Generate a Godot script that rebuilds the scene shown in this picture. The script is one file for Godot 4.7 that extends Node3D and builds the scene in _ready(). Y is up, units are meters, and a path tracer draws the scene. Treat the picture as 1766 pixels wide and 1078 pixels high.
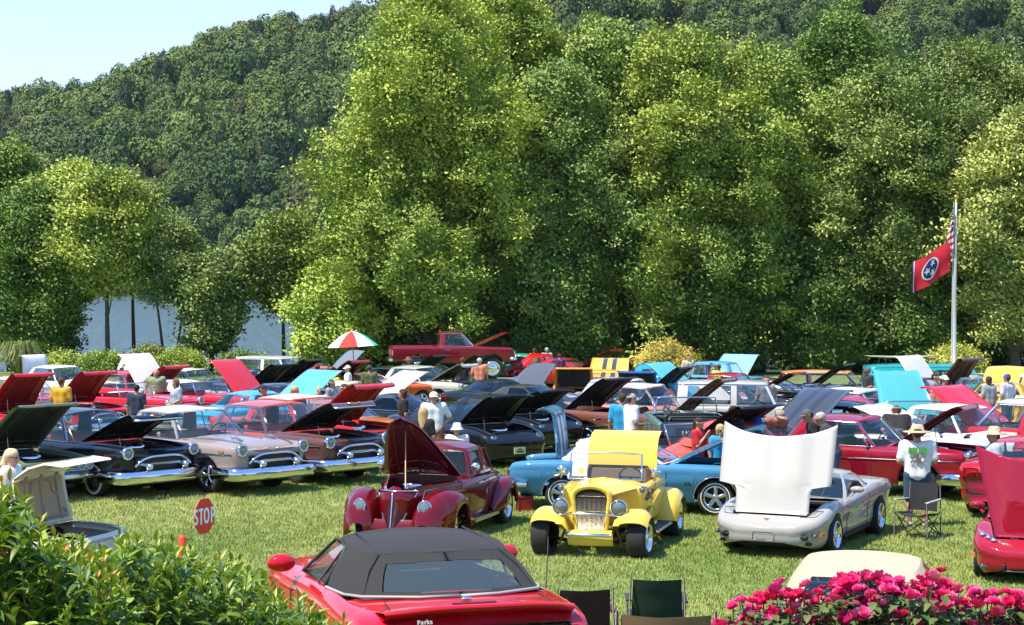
extends Node3D
# A car show on a river meadow: rows of parked classics, visitors, bank trees, river and a wooded ridge.

const FOCAL := 3200.0
const EYE := 4.3
var rng := RandomNumberGenerator.new()
var taken := {}
var cache := {}
var mats := {}

# ---------------------------------------------------------------- small helpers
func at(px: float, d: float) -> float:
	return (px - 883.0) / FOCAL * d

func pl(a: Array, x: float) -> float:   # monotone cubic through [x, y] pairs sorted by x
	var n := a.size()
	if x <= a[0][0]: return a[0][1]
	if x >= a[n - 1][0]: return a[n - 1][1]
	var i := 0
	while x > a[i + 1][0]: i += 1
	var h: float = a[i + 1][0] - a[i][0]
	var t: float = (x - a[i][0]) / h
	var s1: float = (a[i + 1][1] - a[i][1]) / h
	var s0: float = s1 if i == 0 else (a[i][1] - a[i - 1][1]) / (a[i][0] - a[i - 1][0])
	var s2: float = s1 if i + 2 >= n else (a[i + 2][1] - a[i + 1][1]) / (a[i + 2][0] - a[i + 1][0])
	var m0 := 0.0 if s0 * s1 <= 0.0 else 2.0 * s0 * s1 / (s0 + s1)
	var m1 := 0.0 if s1 * s2 <= 0.0 else 2.0 * s1 * s2 / (s1 + s2)
	var t2 := t * t
	var t3 := t2 * t
	return (2 * t3 - 3 * t2 + 1) * a[i][1] + (t3 - 2 * t2 + t) * h * m0 + (-2 * t3 + 3 * t2) * a[i + 1][1] + (t3 - t2) * h * m1

func ground_y(x: float, d: float) -> float:
	var y := pl([[-30, 3.4], [2, 3.0], [8, 1.9], [14, 1.02], [18.6, 0.52], [26, 0.06], [31, 0.0], [40, 0.0], [66, -0.45], [88, -0.7], [104, -0.85], [112, -1.2], [126, -2.2], [145, -4.0]], d)
	return y

func V(x: float, y: float, z: float) -> Vector3:
	return Vector3(x, y, z)

func numbered(called: String) -> String:
	if not taken.has(called):
		taken[called] = 0
		return called
	taken[called] += 1
	return "%s_%03d" % [called, taken[called]]

func tag(o: Node, label := "", category := "", group := "", kind := "") -> Node:
	if label: o.set_meta("label", label)
	if category: o.set_meta("category", category)
	if group: o.set_meta("group", group)
	if kind: o.set_meta("kind", kind)
	return o

func thing(called: String, label: String, category: String, p := Vector3.ZERO, turn := 0.0, group := "") -> Node3D:
	var o := Node3D.new()
	o.name = numbered(called)
	add_child(o)
	o.position = p
	o.rotation.y = turn
	tag(o, label, category, group)
	return o

func part(called: String, m: Mesh, mat: Material, parent: Node, xf := Transform3D()) -> MeshInstance3D:
	var o := MeshInstance3D.new()
	o.name = called if parent != self else numbered(called)
	o.mesh = m
	o.material_override = mat
	o.transform = xf
	parent.add_child(o, true)
	return o

func struct(called: String, m: Mesh, mat: Material) -> MeshInstance3D:
	var o := part(called, m, mat, self)
	o.set_meta("kind", "structure")
	return o

func col(r: float, g: float, b: float) -> Color:   # linear base colour to sRGB
	return Color(r, g, b).linear_to_srgb()

func mat(key: String, c: Color, rough := 0.6, metal := 0.0) -> StandardMaterial3D:
	if mats.has(key): return mats[key]
	var m := StandardMaterial3D.new()
	m.resource_name = key
	m.albedo_color = c
	m.roughness = rough
	m.metallic = metal
	mats[key] = m
	return m

func paint(c: Color, metal := 0.0) -> StandardMaterial3D:   # clear-coated car paint, c is linear
	var key := "paint_%.3f_%.3f_%.3f" % [c.r, c.g, c.b]
	if mats.has(key): return mats[key]
	var m := mat(key, c.linear_to_srgb(), 0.38, metal)
	m.clearcoat_enabled = true
	m.clearcoat = 1.0
	m.clearcoat_roughness = 0.04
	m.metallic_specular = 0.15
	return m

func cloth(c: Color) -> StandardMaterial3D:
	var key := "cloth_%.3f_%.3f_%.3f" % [c.r, c.g, c.b]
	if mats.has(key): return mats[key]
	var m := mat(key, c.linear_to_srgb(), 0.9)
	m.rim_enabled = true
	m.rim = 0.2
	return m

func glassy(key: String, c: Color, alpha: float) -> StandardMaterial3D:
	if mats.has(key): return mats[key]
	var m := mat(key, c, 0.03)
	m.transparency = BaseMaterial3D.TRANSPARENCY_ALPHA
	m.albedo_color.a = alpha
	return m

# ---------------------------------------------------------------- mesh helpers
func ST() -> SurfaceTool:
	var st := SurfaceTool.new()
	st.begin(Mesh.PRIMITIVE_TRIANGLES)
	st.set_smooth_group(0)
	return st

func tri(st: SurfaceTool, a: Vector3, b: Vector3, c: Vector3) -> void:
	st.add_vertex(a); st.add_vertex(b); st.add_vertex(c)

func quad(st: SurfaceTool, a: Vector3, b: Vector3, c: Vector3, d: Vector3) -> void:
	tri(st, a, b, c)
	tri(st, a, c, d)

func done(st: SurfaceTool) -> ArrayMesh:
	st.generate_normals()
	return st.commit()

func sheet(st: SurfaceTool, rows: Array) -> void:   # rows of equally many points
	for i in rows.size() - 1:
		var a = rows[i]
		var b = rows[i + 1]
		for j in a.size() - 1:
			quad(st, a[j], a[j + 1], b[j + 1], b[j])

func box(st: SurfaceTool, c: Vector3, s: Vector3, b := Basis(), chamfer := 0.0) -> void:
	st.set_smooth_group(-1)
	var h := s * 0.5
	var f := minf(chamfer, minf(h.x, minf(h.y, h.z)) * 0.9)
	if f <= 0.0:
		var p := []
		for i in 8:
			p.append(c + b * V(h.x if i & 1 else -h.x, h.y if i & 2 else -h.y, h.z if i & 4 else -h.z))
		for q in [[0, 1, 3, 2], [4, 6, 7, 5], [0, 4, 5, 1], [2, 3, 7, 6], [0, 2, 6, 4], [1, 5, 7, 3]]:
			quad(st, p[q[0]], p[q[1]], p[q[2]], p[q[3]])
	else:
		var rings := []
		for e in [[-h.y, f], [-h.y + f, 0.0], [h.y - f, 0.0], [h.y, f]]:
			var hx: float = h.x - e[1]
			var hz: float = h.z - e[1]
			var r := []
			for k in [[1, -1, 0], [1, -1, 1], [1, 1, 1], [1, 1, 0], [-1, 1, 0], [-1, 1, 1], [-1, -1, 1], [-1, -1, 0]]:
				var alt: bool = (k[2] == 1)
				r.append(c + b * V(k[0] * (hx if not alt else hx - f), e[0], k[1] * (hz - f if not alt else hz)))
			rings.append(r)
		for i in 3:
			for j in 8:
				quad(st, rings[i][j], rings[i][(j + 1) % 8], rings[i + 1][(j + 1) % 8], rings[i + 1][j])
		for e in [0, 3]:
			for j in range(1, 7):
				tri(st, rings[e][0], rings[e][j], rings[e][j + 1])
	st.set_smooth_group(0)

func tube(st: SurfaceTool, path: Array, radii: Array, n := 6, cap := true) -> void:
	var rings := []
	var side := Vector3.ZERO
	for i in path.size():
		var p: Vector3 = path[i]
		var q0: Vector3 = path[maxi(i - 1, 0)]
		var q1: Vector3 = path[mini(i + 1, path.size() - 1)]
		var t := (q1 - q0).normalized()
		if side == Vector3.ZERO:
			side = t.cross(Vector3.UP if absf(t.y) < 0.9 else Vector3.RIGHT).normalized()
		side = (side - t * side.dot(t)).normalized()
		var up := side.cross(t)
		var r: float = radii[mini(i, radii.size() - 1)]
		var ring := []
		for k in n:
			var a := TAU * k / n
			ring.append(p + (side * cos(a) + up * sin(a)) * r)
		ring.append(ring[0])
		rings.append(ring)
	sheet(st, rings)
	if cap:
		for e in [0, rings.size() - 1]:
			for k in n:
				tri(st, path[e], rings[e][k], rings[e][k + 1])

func lathe(st: SurfaceTool, prof: Array, n := 20, xf := Transform3D()) -> void:   # [radius, along] about local z
	var rows := []
	for p in prof:
		var r := []
		for k in n + 1:
			var a := TAU * (k % n) / n
			r.append(xf * V(cos(a) * p[0], sin(a) * p[0], p[1]))
		rows.append(r)
	sheet(st, rows)

func ball(st: SurfaceTool, c: Vector3, r: Vector3, n := 10, basis := Basis()) -> void:
	var rows := []
	for i in n / 2 + 1:
		var la := PI * i / (n / 2)
		var row := []
		for k in n + 1:
			var a := TAU * (k % n) / n
			row.append(c + basis * (V(sin(la) * cos(a), cos(la), sin(la) * sin(a)) * r))
		rows.append(row)
	sheet(st, rows)

func prism(st: SurfaceTool, outline: PackedVector2Array, depth: float, xf := Transform3D()) -> void:   # outline in local xy, thickness along z
	st.set_smooth_group(-1)
	var idx := Geometry2D.triangulate_polygon(outline)
	for i in range(0, idx.size(), 3):
		for z in [depth * 0.5, -depth * 0.5]:
			var a := outline[idx[i]]; var b := outline[idx[i + 1]]; var c := outline[idx[i + 2]]
			if z > 0: tri(st, xf * V(a.x, a.y, z), xf * V(b.x, b.y, z), xf * V(c.x, c.y, z))
			else: tri(st, xf * V(a.x, a.y, z), xf * V(c.x, c.y, z), xf * V(b.x, b.y, z))
	var n := outline.size()
	for i in n:
		var a := outline[i]; var b := outline[(i + 1) % n]
		var h := depth * 0.5
		quad(st, xf * V(a.x, a.y, h), xf * V(a.x, a.y, -h), xf * V(b.x, b.y, -h), xf * V(b.x, b.y, h))
	st.set_smooth_group(0)

func noise_tex(seed_: int, freq: float, ramp: Array, size := 512, normal := false, bump := 4.0, oct := 4) -> NoiseTexture2D:
	var n := FastNoiseLite.new()
	n.seed = seed_
	n.frequency = freq
	n.fractal_octaves = oct
	n.noise_type = FastNoiseLite.TYPE_SIMPLEX_SMOOTH
	var t := NoiseTexture2D.new()
	t.width = size; t.height = size
	t.seamless = true
	t.noise = n
	if normal:
		t.as_normal_map = true
		t.bump_strength = bump
	elif ramp.size():
		var g := Gradient.new()
		var o := PackedFloat32Array(); var c := PackedColorArray()
		for e in ramp:
			o.append(e[0]); c.append(e[1])
		g.offsets = o; g.colors = c
		t.color_ramp = g
	return t

func text_mesh(s: String, height: float, depth := 0.004) -> TextMesh:
	var t := TextMesh.new()
	var f := SystemFont.new()
	f.font_names = PackedStringArray(["Droid Sans"])
	f.font_weight = 700
	t.font = f
	t.text = s
	t.font_size = 32
	t.pixel_size = height / 23.0
	t.depth = depth
	t.curve_step = 2.0
	return t

# ---------------------------------------------------------------- the scene
func _ready() -> void:
	rng.seed = 20240611
	var cam := Camera3D.new()
	cam.name = "camera"
	cam.keep_aspect = Camera3D.KEEP_HEIGHT
	cam.fov = rad_to_deg(2.0 * atan(539.0 / FOCAL))
	cam.position = V(0, EYE, 0)
	cam.rotation.x = -atan(54.0 / FOCAL)
	cam.near = 0.5
	cam.far = 6000.0
	add_child(cam)
	cam.current = true

	var env := Environment.new()
	env.background_mode = Environment.BG_SKY
	var sky := Sky.new()
	var sm := ProceduralSkyMaterial.new()
	sm.sky_top_color = Color(0.36, 0.54, 0.80)
	sm.sky_horizon_color = Color(0.83, 0.895, 0.935)
	sm.sky_curve = 0.12
	sm.ground_horizon_color = Color(0.55, 0.6, 0.5)
	sm.ground_bottom_color = Color(0.2, 0.24, 0.12)
	sm.sun_angle_max = 12.0
	var cn := noise_tex(5, 0.006, [[0.0, Color(0, 0, 0)], [0.45, Color(0.0, 0.0, 0.0)], [0.75, Color(0.12, 0.12, 0.115)], [1.0, Color(0.22, 0.22, 0.21)]], 1024)
	sm.sky_cover = cn
	sm.sky_cover_modulate = Color(1, 1, 1, 0.5)
	sky.sky_material = sm
	env.sky = sky
	env.background_energy_multiplier = 1.12
	env.tonemap_mode = Environment.TONE_MAPPER_LINEAR
	env.tonemap_exposure = 1.85
	env.sdfgi_enabled = true
	env.ssao_enabled = true
	env.ssil_enabled = true
	env.fog_enabled = true
	env.fog_density = 0.00003
	env.fog_light_color = Color(0.72, 0.82, 0.92)
	var we := WorldEnvironment.new()
	we.name = "environment"
	we.environment = env
	add_child(we)

	var sun := DirectionalLight3D.new()
	sun.name = "sun"
	sun.light_energy = 1.5
	sun.light_color = Color(1.0, 0.95, 0.86)
	sun.light_angular_distance = 0.5
	sun.shadow_enabled = true
	add_child(sun)
	sun.look_at_from_position(V(-0.44, 1.0, 0.26), Vector3.ZERO)

	setting()
	woods()
	front_cars()
	field_cars()
	people()
	furniture()
	near_plants()

# ---------------------------------------------------------------- ground, river, ridge
func ridge(x: float) -> float:
	return pl([[-1500, 70], [-700, 85], [-330, 97], [-303, 98], [-269, 100], [-235, 105], [-211, 112], [-166, 134], [-132, 143], [-97, 150], [-63, 158], [6, 178], [109, 205], [303, 230], [700, 235], [1500, 200]], x)

func hill_y(x: float, d: float) -> float:
	var t := clampf((d - 760.0) / 340.0, 0.0, 1.0)
	var y := -3.0 + (ridge(x) + 3.0) * (1.0 - pow(1.0 - t, 1.25))
	y += (sin(x * 0.022 + d * 0.006) * 9.0 + sin(x * 0.051 - d * 0.02) * 4.0) * t * (1.0 - t) * 3.0
	return y - maxf(d - 1100.0, 0.0) * 0.05

func setting() -> void:
	var gm := mat("meadow_turf", Color(1, 1, 1), 0.95)
	gm.albedo_texture = noise_tex(3, 0.012, [[0.0, col(0.12, 0.165, 0.04)], [0.38, col(0.18, 0.225, 0.06)], [0.55, col(0.21, 0.265, 0.075)], [0.75, col(0.27, 0.30, 0.10)], [1.0, col(0.34, 0.34, 0.15)]], 1024, false, 0, 6)
	gm.uv1_scale = V(1, 1, 1)
	gm.detail_enabled = true
	gm.detail_blend_mode = BaseMaterial3D.BLEND_MODE_MUL
	gm.detail_uv_layer = BaseMaterial3D.DETAIL_UV_2
	gm.detail_albedo = noise_tex(8, 0.03, [[0.0, Color(0.72, 0.76, 0.66)], [0.5, Color(0.95, 0.96, 0.93)], [1.0, Color(1, 1, 1)]], 512)
	var st := ST()
	var ds := [-30.0]
	var d := -24.0
	while d < 150.0:
		ds.append(d)
		d += 3.0 if d < 32.0 or d > 84.0 else 7.0
	ds.append_array([170.0, 400.0, 800.0, 3000.0])
	var xs := [-3000.0, -600.0, -200.0]
	for i in 17: xs.append(-80.0 + i * 10.0)
	xs.append_array([200.0, 600.0, 3000.0])
	for i in ds.size() - 1:
		for j in xs.size() - 1:
			var q := []
			for e in [[0, 0], [0, 1], [1, 1], [1, 0]]:
				var x: float = xs[j + e[1]]
				var dd: float = ds[i + e[0]]
				q.append(V(x, ground_y(x, dd), -dd))
			for k in [0, 1, 2, 0, 2, 3]:
				st.set_uv(Vector2(q[k].x, q[k].z) / 6.0)
				st.set_uv2(Vector2(q[k].x, q[k].z) / 31.0)
				st.add_vertex(q[k])
	struct("ground", done(st), gm)

	# the river: a rippled sheet from the bank to the far shore
	var wm := mat("river_water", col(0.07, 0.11, 0.105), 0.2)
	wm.metallic_specular = 0.6
	wm.normal_enabled = true
	wm.normal_texture = noise_tex(11, 0.02, [], 512, true, 14.0, 4)
	wm.normal_scale = 1.0
	var ws := ST()
	for q in [V(-2500, -1.4, -114), V(2500, -1.4, -114), V(2500, -1.4, -1200), V(-2500, -1.4, -114), V(2500, -1.4, -1200), V(-2500, -1.4, -1200)]:
		ws.set_uv(Vector2(q.x / 14.0, q.z / 26.0))
		ws.add_vertex(q)
	struct("river", done(ws), wm)

	var hm := mat("forest_floor", col(0.03, 0.045, 0.018), 0.95)
	var hs := ST()
	var rows := []
	for i in 20:
		var dd := 755.0 + 22.0 * i
		if i == 18: dd = 1300.0
		if i == 19: dd = 1900.0
		var r := []
		for j in 61:
			var x := -1500.0 + j * 50.0
			r.append(V(x, hill_y(x, dd), -dd))
		rows.append(r)
	sheet(hs, rows)
	struct("hillside", done(hs), hm)

	# wooded slope: crowns far away that read as one mass
	for v in 4:
		var cm := crown_mesh(40 + v, 2400, 1.0)
		var spots := []
		var r2 := RandomNumberGenerator.new()
		r2.seed = 500 + v
		var z := 762.0
		while z < 1150.0:
			var x := -0.32 * z - 40.0
			while x < 0.32 * z + 40.0:
				if r2.randf() < 0.25:
					var jx := x + r2.randf_range(-4, 4)
					var jz := z + r2.randf_range(-4, 4)
					spots.append([jx, jz])
				x += 11.0
			z += 10.0
		var mm := MultiMesh.new()
		mm.transform_format = MultiMesh.TRANSFORM_3D
		mm.use_colors = true
		mm.mesh = cm
		mm.instance_count = spots.size()
		var patch := FastNoiseLite.new()
		patch.seed = 77
		patch.frequency = 0.012
		for i in spots.size():
			var s: float = r2.randf_range(0.6, 1.0) + pow(r2.randf(), 2.0) * 0.7
			var big: float = s * r2.randf_range(7.5, 10.5)
			var p := V(spots[i][0], hill_y(spots[i][0], spots[i][1]) + big * 0.55, -spots[i][1])
			var b := Basis(Vector3.UP, r2.randf() * TAU).scaled(V(big, big * r2.randf_range(1.0, 1.45), big))
			mm.set_instance_transform(i, Transform3D(b, p))
			var tone: float = clampf(0.5 + patch.get_noise_2d(p.x, p.z) * 0.9 + r2.randf_range(-0.35, 0.35), 0, 1)
			var c := Color(0.050, 0.098, 0.020).lerp(Color(0.165, 0.225, 0.040), tone)
			if r2.randf() < 0.10:   # a narrow dark evergreen
				b = Basis(Vector3.UP, r2.randf() * TAU).scaled(V(big * 0.5, big * 1.5, big * 0.5))
				mm.set_instance_transform(i, Transform3D(b, p))
				c = Color(0.026, 0.055, 0.020)
			elif r2.randf() < 0.06: c = Color(0.10, 0.115, 0.030)
			mm.set_instance_color(i, c)
		var o := MultiMeshInstance3D.new()
		o.name = numbered("hillside_forest")
		o.multimesh = mm
		o.material_override = leaf_mat("far_leaf", 0.35)
		tag(o, ["dense green forest covering the ridge beyond the river", "rounded crowns mixed through the forest on the ridge", "darker trees scattered in the forest on the ridge", "paler trees scattered in the forest on the ridge"][v], "forest", "wooded ridge beyond the river", "stuff")
		add_child(o)

	grass_tufts()

func leaf_mat(key: String, through := 0.5) -> StandardMaterial3D:
	if mats.has(key): return mats[key]
	var m := mat(key, Color(1, 1, 1), 0.55)
	m.vertex_color_use_as_albedo = true
	m.backlight_enabled = true
	m.backlight = Color(0.42, 0.50, 0.10) * through
	m.metallic_specular = 0.35
	return m

func crown_mesh(seed_: int, n: int, radius: float) -> ArrayMesh:
	var r := RandomNumberGenerator.new()
	r.seed = seed_
	var st := ST()
	st.set_smooth_group(-1)
	var lobes := []
	for i in 11:
		var u := V(r.randfn(), absf(r.randfn()) * 0.8 - 0.25, r.randfn()).normalized()
		lobes.append([u * V(0.58, 0.55, 0.58), r.randf_range(0.30, 0.52), r.randf_range(0.75, 1.2)])
	for l in lobes:
		for i in n / 11:
			var u := V(r.randfn(), r.randfn() + 0.35, r.randfn()).normalized()
			var p: Vector3 = l[0] + u * l[1] * r.randf_range(0.75, 1.03)
			if p.length() > 1.0: p *= 0.97
			var nrm := (u + V(r.randfn(), r.randfn(), r.randfn()) * 0.24).normalized()
			var a := nrm.cross(V(r.randfn(), r.randfn(), r.randfn())).normalized()
			var b := nrm.cross(a)
			var s: float = r.randf_range(0.038, 0.082)
			var c: float = l[2] * r.randf_range(0.75, 1.25)
			st.set_color(Color(c, c, c))
			quad(st, p + a * s, p + b * s * 0.7 + nrm * s * 0.2, p - a * s, p - b * s * 0.7 + nrm * s * 0.15)
	return done(st)

func grass_tufts() -> void:
	# mown turf of the show field: blades in tufts
	var r := RandomNumberGenerator.new()
	r.seed = 99
	var st := ST()
	st.set_smooth_group(-1)
	for i in 16:
		var a := r.randf() * TAU
		var p := V(r.randf_range(-0.11, 0.11), 0, r.randf_range(-0.11, 0.11))
		var h := r.randf_range(0.02, 0.055)
		var lean := V(cos(a), 0, sin(a)) * h * r.randf_range(0.3, 1.1)
		var w := V(-sin(a), 0, cos(a)) * 0.006
		var c := r.randf_range(0.7, 1.2)
		st.set_color(Color(c, c, c))
		tri(st, p - w, p + w, p + lean + V(0, h, 0))
	var m := done(st)
	var spots := []
	for i in 125000:
		var dd: float = pow(r.randf(), 1.3) * 33.0 + 12.0
		var x := r.randf_range(-0.40, 0.40) * dd
		spots.append([x, dd])
	for i in 9000:
		var dd: float = r.randf_range(84.0, 104.0)
		spots.append([r.randf_range(-0.30, -0.15) * dd, dd])
	var mm := MultiMesh.new()
	mm.transform_format = MultiMesh.TRANSFORM_3D
	mm.use_colors = true
	mm.mesh = m
	mm.instance_count = spots.size()
	var patch := FastNoiseLite.new()
	patch.seed = 21
	patch.frequency = 0.18
	for i in spots.size():
		var x: float = spots[i][0]
		var dd: float = spots[i][1]
		var s := r.randf_range(0.7, 1.5)
		mm.set_instance_transform(i, Transform3D(Basis(Vector3.UP, r.randf() * TAU).scaled(V(s, s, s)), V(x, ground_y(x, dd) - 0.003, -dd)))
		var t: float = clampf(0.5 + patch.get_noise_2d(x, dd) * 0.7 + patch.get_noise_2d(x * 0.22 + 90.0, dd * 0.3) * 0.8 + r.randf_range(-0.3, 0.3), 0, 1)
		mm.set_instance_color(i, Color(0.17, 0.265, 0.045).lerp(Color(0.38, 0.42, 0.12), t))
	var o := MultiMeshInstance3D.new()
	o.name = numbered("grass")
	o.multimesh = mm
	o.material_override = leaf_mat("grass_blade", 0.4)
	tag(o, "short mown green and straw grass of the show field", "grass", "", "stuff")
	add_child(o)

# ---------------------------------------------------------------- trees and shrubs
func clump_mesh(seed_: int, n: int, leaf: float, spread: float) -> ArrayMesh:
	var key := "clump%d_%d" % [seed_, n]
	if cache.has(key): return cache[key]
	var r := RandomNumberGenerator.new()
	r.seed = seed_
	var st := ST()
	st.set_smooth_group(-1)
	for i in n:
		var u := V(r.randfn(), r.randfn() * 0.7, r.randfn()) * spread * 0.5
		var nrm := V(r.randfn() * 0.6, 1.0, r.randfn() * 0.6 + 0.15).normalized()
		var a := nrm.cross(V(r.randfn(), r.randfn() * 0.4, r.randfn())).normalized()
		var b := nrm.cross(a)
		var s := leaf * r.randf_range(0.6, 1.3)
		var c := r.randf_range(0.6, 1.4)
		st.set_color(Color(c, c, c))
		var tip := u + a * s - nrm * s * 0.25
		var base := u - a * s * 0.9 - nrm * s * 0.1
		tri(st, base, u + b * s * 0.55, tip)
		tri(st, base, tip, u - b * s * 0.55)
	cache[key] = done(st)
	return cache[key]

func scatter(called: String, parent: Node, mesh_: Mesh, m: Material, xfs: Array, cols: Array) -> MultiMeshInstance3D:
	var mm := MultiMesh.new()
	mm.transform_format = MultiMesh.TRANSFORM_3D
	mm.use_colors = true
	mm.mesh = mesh_
	mm.instance_count = xfs.size()
	for i in xfs.size():
		mm.set_instance_transform(i, xfs[i])
		mm.set_instance_color(i, cols[i])
	var o := MultiMeshInstance3D.new()
	o.name = called
	o.multimesh = mm
	o.material_override = m
	o.set_meta("kind", "stuff")
	parent.add_child(o, true)
	return o

# crown: [t along the height, radius fraction] profile; the crown is built of boughs, each a cloud of leaf clumps
func tree(called: String, label: String, px: float, d: float, height: float, width: float, o := {}) -> void:
	var r := RandomNumberGenerator.new()
	r.seed = int(px * 7.0 + d * 13.0)
	var x := at(px, d)
	var y0 := ground_y(x, d)
	var t := thing(called, label, o.get("cat", "tree"), V(x, y0 - 0.1, -d), 0.0, o.get("group", "trees along the river bank"))
	var prof: Array = o.get("prof", [[0.0, 0.5], [0.25, 0.9], [0.5, 1.0], [0.75, 0.8], [0.92, 0.45], [1.0, 0.1]])
	var low: float = o.get("low", 0.12)
	var n: int = int(o.get("boughs", 46) * 1.35)
	var per: int = int(o.get("per", 46) * 1.35)
	var c0: Color = o.get("c0", Color(0.060, 0.095, 0.020))
	var c1: Color = o.get("c1", Color(0.150, 0.185, 0.036))
	var lean: float = o.get("lean", 0.0)
	var xfs := []
	var cols := []
	var boughs := []
	for i in n:
		var k := (i + 0.5) / n
		k = clampf(pow(k, 0.85) + r.randf_range(-0.03, 0.03), 0.0, 1.0)
		var h := height * (low + (0.97 - low) * k)
		var rad := width * 0.5 * pl(prof, k)
		var a := i * 2.39996 + r.randf_range(-0.4, 0.4)
		var out := rad * (r.randf_range(0.5, 1.04) if i % 4 else r.randf_range(0.05, 0.4))
		var p := V(cos(a) * out + lean * h, h, sin(a) * out)
		var br: float = width * r.randf_range(0.085, 0.15) * (0.75 + 0.5 * pl(prof, k))
		boughs.append([p, br])
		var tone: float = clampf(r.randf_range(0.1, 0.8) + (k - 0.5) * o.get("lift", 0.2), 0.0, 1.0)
		var twigs := []
		for j in 9:
			var u := V(r.randfn(), r.randfn() * 0.9 + 0.45, r.randfn()).normalized()
			twigs.append([p + u * V(br, br * 1.05, br) * r.randf_range(0.5, 1.35), clampf(tone + r.randf_range(-0.28, 0.28), 0, 1), (u + V(0, 0.5, 0)).normalized()])
		for j in per:
			var tw = twigs[r.randi() % 9]
			var q: Vector3 = tw[0] + tw[2] * r.randfn() * br * 0.30 + V(r.randfn(), r.randfn(), r.randfn()) * br * 0.15
			if j % 16 == 0: q = p + V(r.randfn(), r.randfn(), r.randfn()) * br * 0.7
			if q.y < 0.4: continue
			var s: float = r.randf_range(0.55, 1.3) * o.get("clump", 1.0)
			xfs.append(Transform3D(Basis(Vector3.UP, r.randf() * TAU).rotated(V(1, 0, 0), r.randf_range(-0.7, 0.7)).scaled(V(s, s, s)), q))
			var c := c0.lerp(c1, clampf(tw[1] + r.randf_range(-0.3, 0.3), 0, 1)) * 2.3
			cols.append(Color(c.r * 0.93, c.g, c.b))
	# trunk and limbs
	var bark := mat("bark", col(0.15, 0.125, 0.10), 0.95)
	if not bark.heightmap_enabled:
		bark.albedo_texture = noise_tex(31, 0.03, [[0.0, Color(0.45, 0.42, 0.4)], [0.5, Color(0.8, 0.78, 0.75)], [1.0, Color(1, 1, 1)]], 256)
		bark.uv1_triplanar = true
		bark.uv1_scale = V(1.2, 0.35, 1.2)
	var st := ST()
	var tr: float = o.get("trunk", height * 0.021)
	var stems: int = o.get("stems", 1)
	var tops := []
	for s in stems:
		var path := []
		var radii := []
		var off := V(0, 0, 0) if stems == 1 else V(cos(s * 2.4), 0, sin(s * 2.4)) * 0.7
		var sway := V(r.randf_range(-1, 1), 0, r.randf_range(-1, 1)) * width * 0.05
		for i in 9:
			var k := i / 8.0
			path.append(off * (0.4 + k * 1.8) + sway * sin(k * 2.6) + V(lean * height * 0.8 * k, height * 0.82 * k, 0))
			radii.append(tr * (1.25 if i == 0 else 1.0) * (1.0 - 0.85 * k) / sqrt(stems))
		tube(st, path, radii, 8)
		tops.append(path)
	part("trunk", done(st), bark, t)
	var ls := ST()
	for i in range(0, n, 2):
		var b: Vector3 = boughs[i][0]
		var path: Array = tops[i % stems]
		var k := clampf(b.y / height / 0.82 - 0.22, 0.12, 0.95)
		var f := k * 8.0
		var j := mini(int(f), 7)
		var from: Vector3 = path[j].lerp(path[j + 1], f - j)
		var mid := from.lerp(b, 0.5) + V(0, -0.06 * from.distance_to(b), 0)
		var w: float = tr * (1.0 - k * 0.75) * 0.55
		tube(ls, [from, mid, b], [w, w * 0.6, w * 0.2], 5, false)
	if n > 3: part("limbs", done(ls), bark, t)
	var half := xfs.size() / 2
	scatter("crown", t, clump_mesh(o.get("leafkind", 1), o.get("leaves", 46), o.get("leaf", 0.098), o.get("spread", 0.58)), leaf_mat("tree_leaf"), xfs, cols)

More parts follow.
